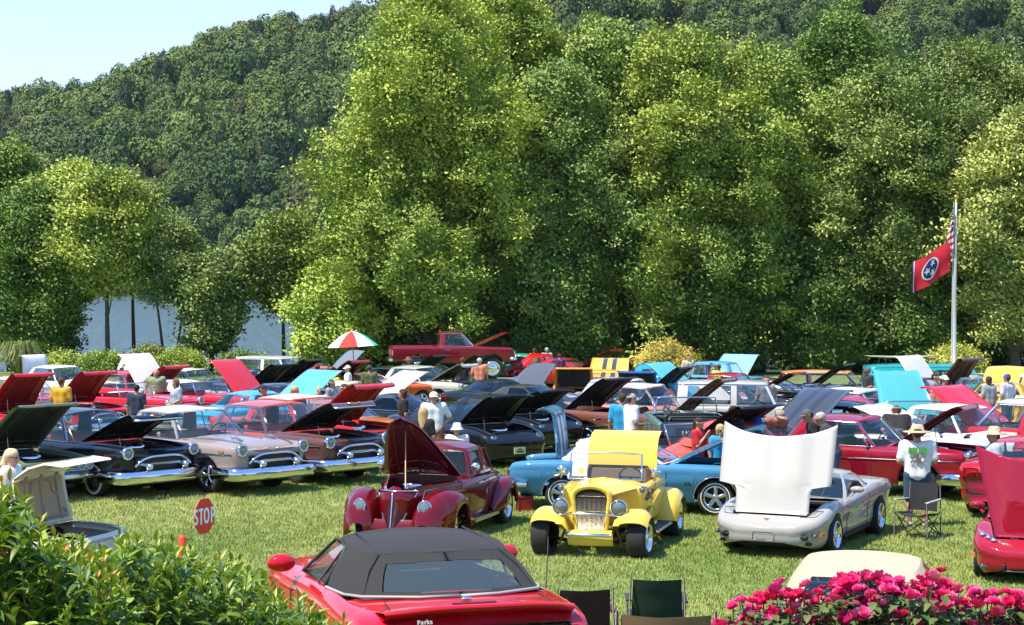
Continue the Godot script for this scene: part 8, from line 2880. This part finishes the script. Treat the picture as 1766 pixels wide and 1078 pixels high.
func near_plants() -> void:
	var r := RandomNumberGenerator.new()
	r.seed = 8
	var leaf := [blade_leaf(0.10, 0.031, 0.5), blade_leaf(0.082, 0.029, 0.3), blade_leaf(0.115, 0.029, 0.7)]
	var greens := []
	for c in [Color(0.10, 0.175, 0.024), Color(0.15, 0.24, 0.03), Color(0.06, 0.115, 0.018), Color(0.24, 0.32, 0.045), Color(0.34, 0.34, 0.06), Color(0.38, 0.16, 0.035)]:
		var m := StandardMaterial3D.new()
		m.resource_name = "hedge_leaf"
		m.albedo_color = c.linear_to_srgb()
		m.roughness = 0.42
		m.metallic_specular = 0.4
		m.backlight_enabled = true
		m.backlight = Color(0.40, 0.50, 0.06) * 0.9
		greens.append(m)
	var hedge := [
		["hedge_bush", "tall leafy hedge bush with reddish tips at the left edge", 0.0, 8.2, 0.55, [[0, 825], [45, 875], [95, 940], [150, 968], [230, 1005]], -120.0, 210.0],
		["hedge_bush", "broad leafy green hedge filling the lower left corner", 0.0, 9.2, 0.8, [[60, 960], [110, 938], [200, 930], [330, 945], [420, 972], [470, 1012], [520, 1048], [600, 1090]], 60.0, 600.0]]
	for h in hedge:
		var dd: float = h[3]
		var bx := at((h[6] + h[7]) * 0.5, dd)
		var g0 := ground_y(bx, dd)
		var b := thing(h[0], h[1], "hedge", V(bx, g0, -dd), 0.0, "hedge along the near bank")
		var tops: Array = h[5]
		var stems := ST()
		var spots := []
		var nsprig := 400 if h[7] > 300 else 240
		for i in nsprig:
			var px := lerpf(h[6], h[7], r.randf())
			var depth: float = r.randf_range(-0.5, 0.5) * h[4] * 2.0
			var d2: float = dd + depth
			var ytop: float = pl(tops, px) + r.randf_range(-14, 26) + absf(depth) * 26.0
			var y_hi: float = EYE - (ytop - 485.0) / FOCAL * d2
			if i % 3 > 0: y_hi -= r.randf_range(0.05, 0.55)
			var x := at(px, d2) - bx
			var top := V(x + r.randf_range(-0.06, 0.06), y_hi - g0, -depth)
			var low := V(x * 0.95 + r.randf_range(-0.14, 0.14), maxf(top.y - 0.6, 0.0), -depth * 0.7)
			tube(stems, [low, low.lerp(top, 0.5) + V(r.randf_range(-0.03, 0.03), 0, r.randf_range(-0.03, 0.03)), top], [0.005, 0.0035, 0.0015], 4, false)
			var nl := 24
			for k in nl:
				var t := 1.0 - k / float(nl) * 0.9
				var q := low.lerp(top, t)
				var a := k * 2.4 + r.randf_range(-0.5, 0.5)
				var pitch := lerpf(-1.1, 0.35, (1.0 - t)) + r.randf_range(-0.35, 0.35)
				var bs := Basis(Vector3.UP, a) * Basis(V(1, 0, 0), pitch) * Basis(V(0, 0, 1), r.randf_range(-0.6, 0.6))
				var s := r.randf_range(0.7, 1.15) * (0.6 if k < 3 else 1.0)
				var tint := r.randi() % 4
				if k < 3 and r.randf() < 0.35: tint = 4
				if k < 2 and h[7] < 300 and r.randf() < 0.3: tint = 5
				spots.append([q, bs.scaled(V(s, s, s)), tint, q.z + q.y * 0.8, r.randi() % 3])
		part("stems", done(stems), mat("hedge_stem", col(0.10, 0.07, 0.035), 0.8), b).set_meta("kind", "stuff")
		spots.sort_custom(func(u, v): return u[3] > v[3])
		for i in 290:
			var e = spots[i * 2]
			part("leaf", leaf[e[4]], greens[e[2]], b, Transform3D(e[1], e[0]))
		for v in 3:
			for tnt in 6:
				var xfs := []; var cols := []
				for i in spots.size():
					if i % 2 == 0 and i < 580: continue
					var e = spots[i]
					if e[2] == tnt and e[4] == v:
						xfs.append(Transform3D(e[1], e[0])); cols.append(Color(1, 1, 1))
				if xfs.size(): scatter("foliage", b, leaf[v], greens[tnt], xfs, cols)
		# dense inner leaves that close the hedge
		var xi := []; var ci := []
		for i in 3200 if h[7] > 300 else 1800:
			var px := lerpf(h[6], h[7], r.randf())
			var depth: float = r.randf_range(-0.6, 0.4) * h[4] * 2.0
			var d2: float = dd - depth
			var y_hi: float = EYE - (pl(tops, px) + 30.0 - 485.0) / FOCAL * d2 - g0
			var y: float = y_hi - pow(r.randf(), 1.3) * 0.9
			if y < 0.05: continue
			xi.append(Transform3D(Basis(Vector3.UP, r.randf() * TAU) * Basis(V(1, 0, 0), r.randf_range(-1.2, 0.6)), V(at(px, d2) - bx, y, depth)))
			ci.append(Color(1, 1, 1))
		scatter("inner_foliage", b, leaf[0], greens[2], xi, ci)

	# roses
	var petal := [rose(1), rose(2), rose(3)]
	var pinks := []
	for c in [Color(0.74, 0.018, 0.16), Color(0.80, 0.05, 0.25), Color(0.64, 0.010, 0.10), Color(0.84, 0.11, 0.33)]:
		var m := StandardMaterial3D.new()
		m.resource_name = "rose_petal"
		m.albedo_color = c.linear_to_srgb()
		m.roughness = 0.5
		m.backlight_enabled = true
		m.backlight = Color(0.5, 0.05, 0.15) * 0.5
		pinks.append(m)
	var rl := blade_leaf(0.055, 0.036, 0.25)
	var k2 := 0
	for h in [[1240, 1470, 8.6, [[1235, 1068], [1290, 1032], [1330, 1022], [1400, 1016], [1440, 1000], [1480, 994]], "rose bush with deep pink blooms, left part below the beige roof"], [1440, 1640, 8.2, [[1430, 1002], [1500, 990], [1560, 1004], [1600, 1000], [1650, 1014]], "rose bush with deep pink blooms under the beige roof's right end"], [1610, 1800, 8.6, [[1600, 1014], [1640, 1006], [1700, 1020], [1760, 1022], [1810, 1025]], "rose bush with looser pink blooms at the lower right corner"]]:
		var dd: float = h[2]
		var bx := at((h[0] + h[1]) * 0.5, dd)
		var g0 := ground_y(bx, dd)
		var b := thing("rose_bush", h[4], "rose bush", V(bx, g0, -dd), 0.0, "pink roses along the near bank")
		var stems := ST()
		var xs := []; var cs := []
		for i in 105:
			var px := lerpf(h[0], h[1], r.randf())
			var depth: float = r.randf_range(-0.35, 0.35)
			var d2: float = dd - depth
			var lower := pow(r.randf(), 1.1) * 110.0
			var y := EYE - (pl(h[3], px) + lower + r.randf_range(-8, 10) - 485.0) / FOCAL * d2 - g0
			var top := V(at(px, d2) - bx, y, depth)
			var low := V(top.x * 0.7, maxf(y - 0.7, 0), depth * 0.6)
			tube(stems, [low, low.lerp(top, 0.6) + V(r.randf_range(-0.03, 0.03), 0, 0), top], [0.006, 0.004, 0.003], 4, false)
			var nb := 1 + r.randi() % 3
			for j in nb:
				var s := r.randf_range(0.40, 0.68)
				var tilt := Basis(Vector3.UP, r.randf() * TAU) * Basis(V(1, 0, 0), r.randf_range(0.0, 0.9))
				part("bloom", petal[r.randi() % 3], pinks[r.randi() % 4], b, Transform3D(tilt.scaled(V(s, s, s)), top + V(r.randf_range(-0.05, 0.05), r.randf_range(-0.02, 0.03), r.randf_range(-0.05, 0.05)) * (0.0 if j == 0 else 1.0)))
			for j in 26:
				var q := low.lerp(top, 1.0 - pow(r.randf(), 1.2) * 0.85 - 0.04)
				var bs := Basis(Vector3.UP, r.randf() * TAU) * Basis(V(1, 0, 0), r.randf_range(-0.5, 0.5))
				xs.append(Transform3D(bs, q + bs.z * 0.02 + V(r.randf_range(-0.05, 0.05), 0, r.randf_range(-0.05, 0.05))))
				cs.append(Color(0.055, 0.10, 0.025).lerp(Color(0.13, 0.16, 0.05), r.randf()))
		for i in 700:
			var px := lerpf(h[0], h[1], r.randf())
			var depth: float = r.randf_range(-0.45, 0.35)
			var d2: float = dd - depth
			var y := EYE - (pl(h[3], px) + 40.0 + r.randf() * 90.0 - 485.0) / FOCAL * d2 - g0
			var bs := Basis(Vector3.UP, r.randf() * TAU) * Basis(V(1, 0, 0), r.randf_range(-0.9, 0.6))
			xs.append(Transform3D(bs, V(at(px, d2) - bx, y, depth)))
			cs.append(Color(0.045, 0.085, 0.022).lerp(Color(0.10, 0.14, 0.045), r.randf()))
		part("stems", done(stems), mat("hedge_stem", col(0.10, 0.07, 0.035), 0.8), b).set_meta("kind", "stuff")
		scatter("foliage", b, rl, leaf_mat("rose_leaf", 0.4), xs, cs)
		k2 += 1

func rose(seed_: int) -> ArrayMesh:   # loose double bloom facing +y
	var r := RandomNumberGenerator.new()
	r.seed = seed_
	var st := ST()
	for ring in 3:
		var n: int = [5, 5, 3][ring]
		for i in n:
			var a := TAU * i / n + ring * 0.6 + r.randf_range(-0.2, 0.2)
			var u := V(cos(a), 0, sin(a))
			var v := V(-sin(a), 0, cos(a))
			var len: float = [0.046, 0.036, 0.024][ring] * r.randf_range(0.85, 1.15)
			var rise: float = [0.25, 0.75, 1.4][ring]
			var rows := []
			for k in 4:
				var t := k / 3.0
				var w: float = len * [0.25, 0.75, 0.85, 0.45][k]
				var p := u * len * t * (1.0 - 0.12 * rise) + V(0, len * rise * t * (1.0 - 0.25 * t) + 0.012 * t * t, 0)
				rows.append([p - v * w + V(0, 0.008 * t, 0), p - V(0, 0.004, 0), p + v * w + V(0, 0.008 * t, 0)])
			sheet(st, rows)
	return done(st)
